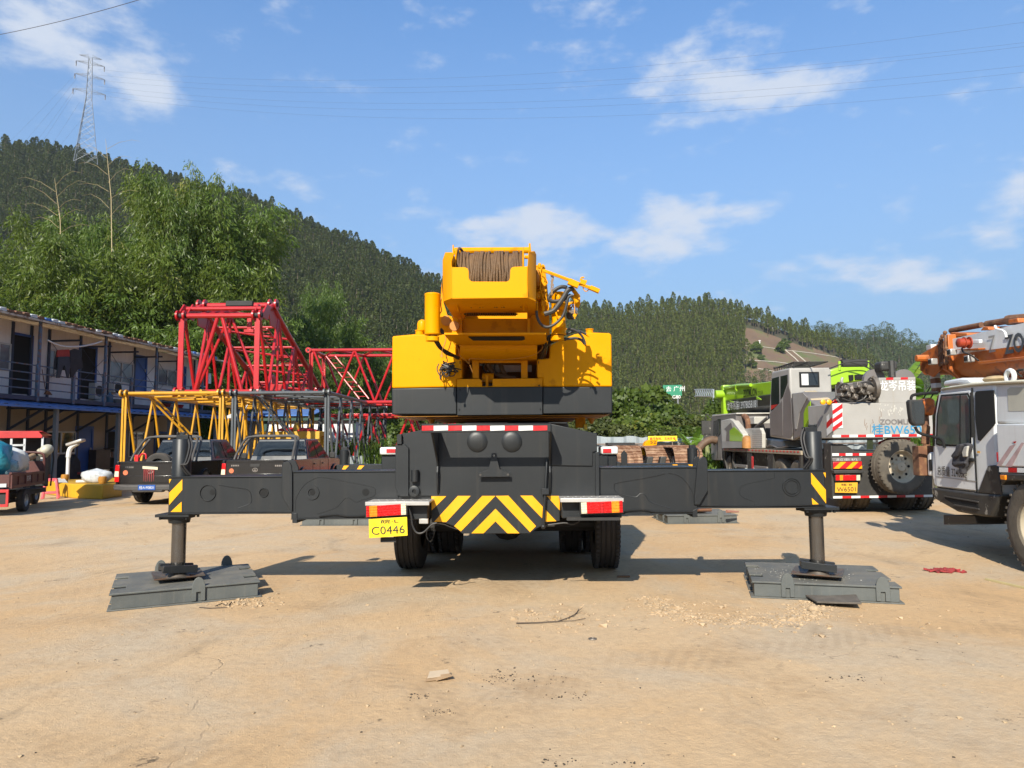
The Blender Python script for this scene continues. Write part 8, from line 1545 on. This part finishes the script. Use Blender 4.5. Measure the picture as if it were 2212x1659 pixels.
o=g.build('red_rag',mat('red_rag',(.28,.03,.03),.95,0,.35,10),bevel=.004); o.location=(c.x,c.y,0); tag(o,'crumpled red cloth lying on the ground between pad and white truck','cloth')
g=MB(); q=[gp(x,y) for x,y in((1115,1349),(1160,1348),(1205,1345),(1235,1335),(1258,1320))]; g.tube([p+Vector((0,0,.012+.02*(i==4))) for i,p in enumerate(q)],[.006,.005,.005,.004,.002],5); q=[gp(x,y) for x,y in((1205,1345),(1240,1343),(1265,1338))]; g.tube([p+Vector((0,0,.01)) for p in q],.003,4); q=[gp(x,y) for x,y in((1225,1338),(1245,1328),(1250,1318))]; g.tube([p+Vector((0,0,.012)) for p in q],.003,4); tag(g.build('dry_twig',wood_m),'dry forked twig on the ground right of centre','twig')
g=MB(); q=[gp(x,y) for x,y in((465,1312),(480,1306),(492,1312),(500,1303))]; g.tube([p+Vector((0,0,.012)) for p in q],.005,4); q=[gp(x,y) for x,y in((430,1314),(455,1316),(490,1314))]; g.tube([p+Vector((0,0,.01)) for p in q],.004,4); tag(g.build('dry_twig',wood_m),'dry twig on the ground in front of the left steel pad','twig')
c=gp(1280,1381); g=MB(); g.lathe([(.034,0),(.036,.004),(.034,.008),(.02,.008),(.018,.004)],20); o=g.build('metal_disc',DMET,smooth=True); o.location=(c.x,c.y,0); tag(o,'small grey metal washer lying on the ground','washer')
c=gp(1347,1247); g=MB(); g.box((-.075,-.02,0),(.075,.02,.02)); o=g.build('wood_offcut',mat('brown_wood',(.22,.10,.04),.85),bevel=.004); o.location=(c.x,c.y,0); tag(o,'short brown wood offcut on the ground below the right rear light','wood')
q=[gp(x,y) for x,y in((1735,1292),(1765,1310),(1862,1319),(1850,1300),(1800,1291))]; g=MB(); g.prism([p+Vector((0,0,.03+.025*(i in(2,3)))) for i,p in enumerate(q)],(0,0,.018)); tag(g.build('asphalt_slab',mat('broken_slab',(.12,.10,.08),.95,0,.3,9,bump=.6,bs=25),bevel=.004),'thin broken slab lying in front of the right steel pad','slab')
c=gp(1785,1322) if False else gp(1758,1320); g=MB(); g.ball((0,0,.02),.06,10,sc=(1,.7,.6)); o=g.build('concrete_lump',STN); o.location=(c.x,c.y,0); tag(o,'pale concrete lump in front of the thin broken slab','stone')
for k,(x,y,m,l) in enumerate(((2215,1272,None,'x'),)): pass
a=gp(2130,1253);b=gp(2260,1283); g=MB(); g.bar(a+Vector((0,0,.012)),b+Vector((0,0,.012)),.03,.02); tag(g.build('straw_cord',mat('straw',(.55,.45,.22),.8)),'pale straw coloured cord lying on the ground at the right edge','cord')
q=[c4(1575,490),c4(1600,485)]; p=gp(1830,1228)
# tools on the far right pad
F=Frame(*(K.M@Vector((3.0,7.05,0)))[:2],0,.21); 
a=dp(1790/1.0,1,10)
g=MB(); a=gp(*c11(1500,1298),.24); b=gp(*c11(1670,1290),.24); g.tube([a,b],[.025,.04],8); tag(g.build('wooden_handle',RUST,smooth=True),'rusty bar lying on the far right steel pad','bar')
g=MB(); a=gp(*c11(1880,1312),.26); b=gp(*c11(2040,1318),.24); g.tube([a,b],[.03,.012],8); tag(g.build('steel_pin',mat('pink_end',(.35,.16,.11),.7),smooth=True),'round headed steel pin lying at the right end of the far pad','pin')
hz=MB(); hz.box((-900,-50,-30),(900,700,260)); hm=bpy.data.materials.new('air'); hm.use_nodes=True; n=hm.node_tree.nodes; n.clear(); o_=n.new('ShaderNodeOutputMaterial'); v_=n.new('ShaderNodeVolumePrincipled'); v_.inputs['Density'].default_value=.00012; v_.inputs['Color'].default_value=(.86,.92,1,1); v_.inputs['Anisotropy'].default_value=.2
hm.node_tree.links.new(v_.outputs[0],o_.inputs['Volume']); tag(hz.build('haze',hm),kind='stuff')
bpy.context.view_layer.update()
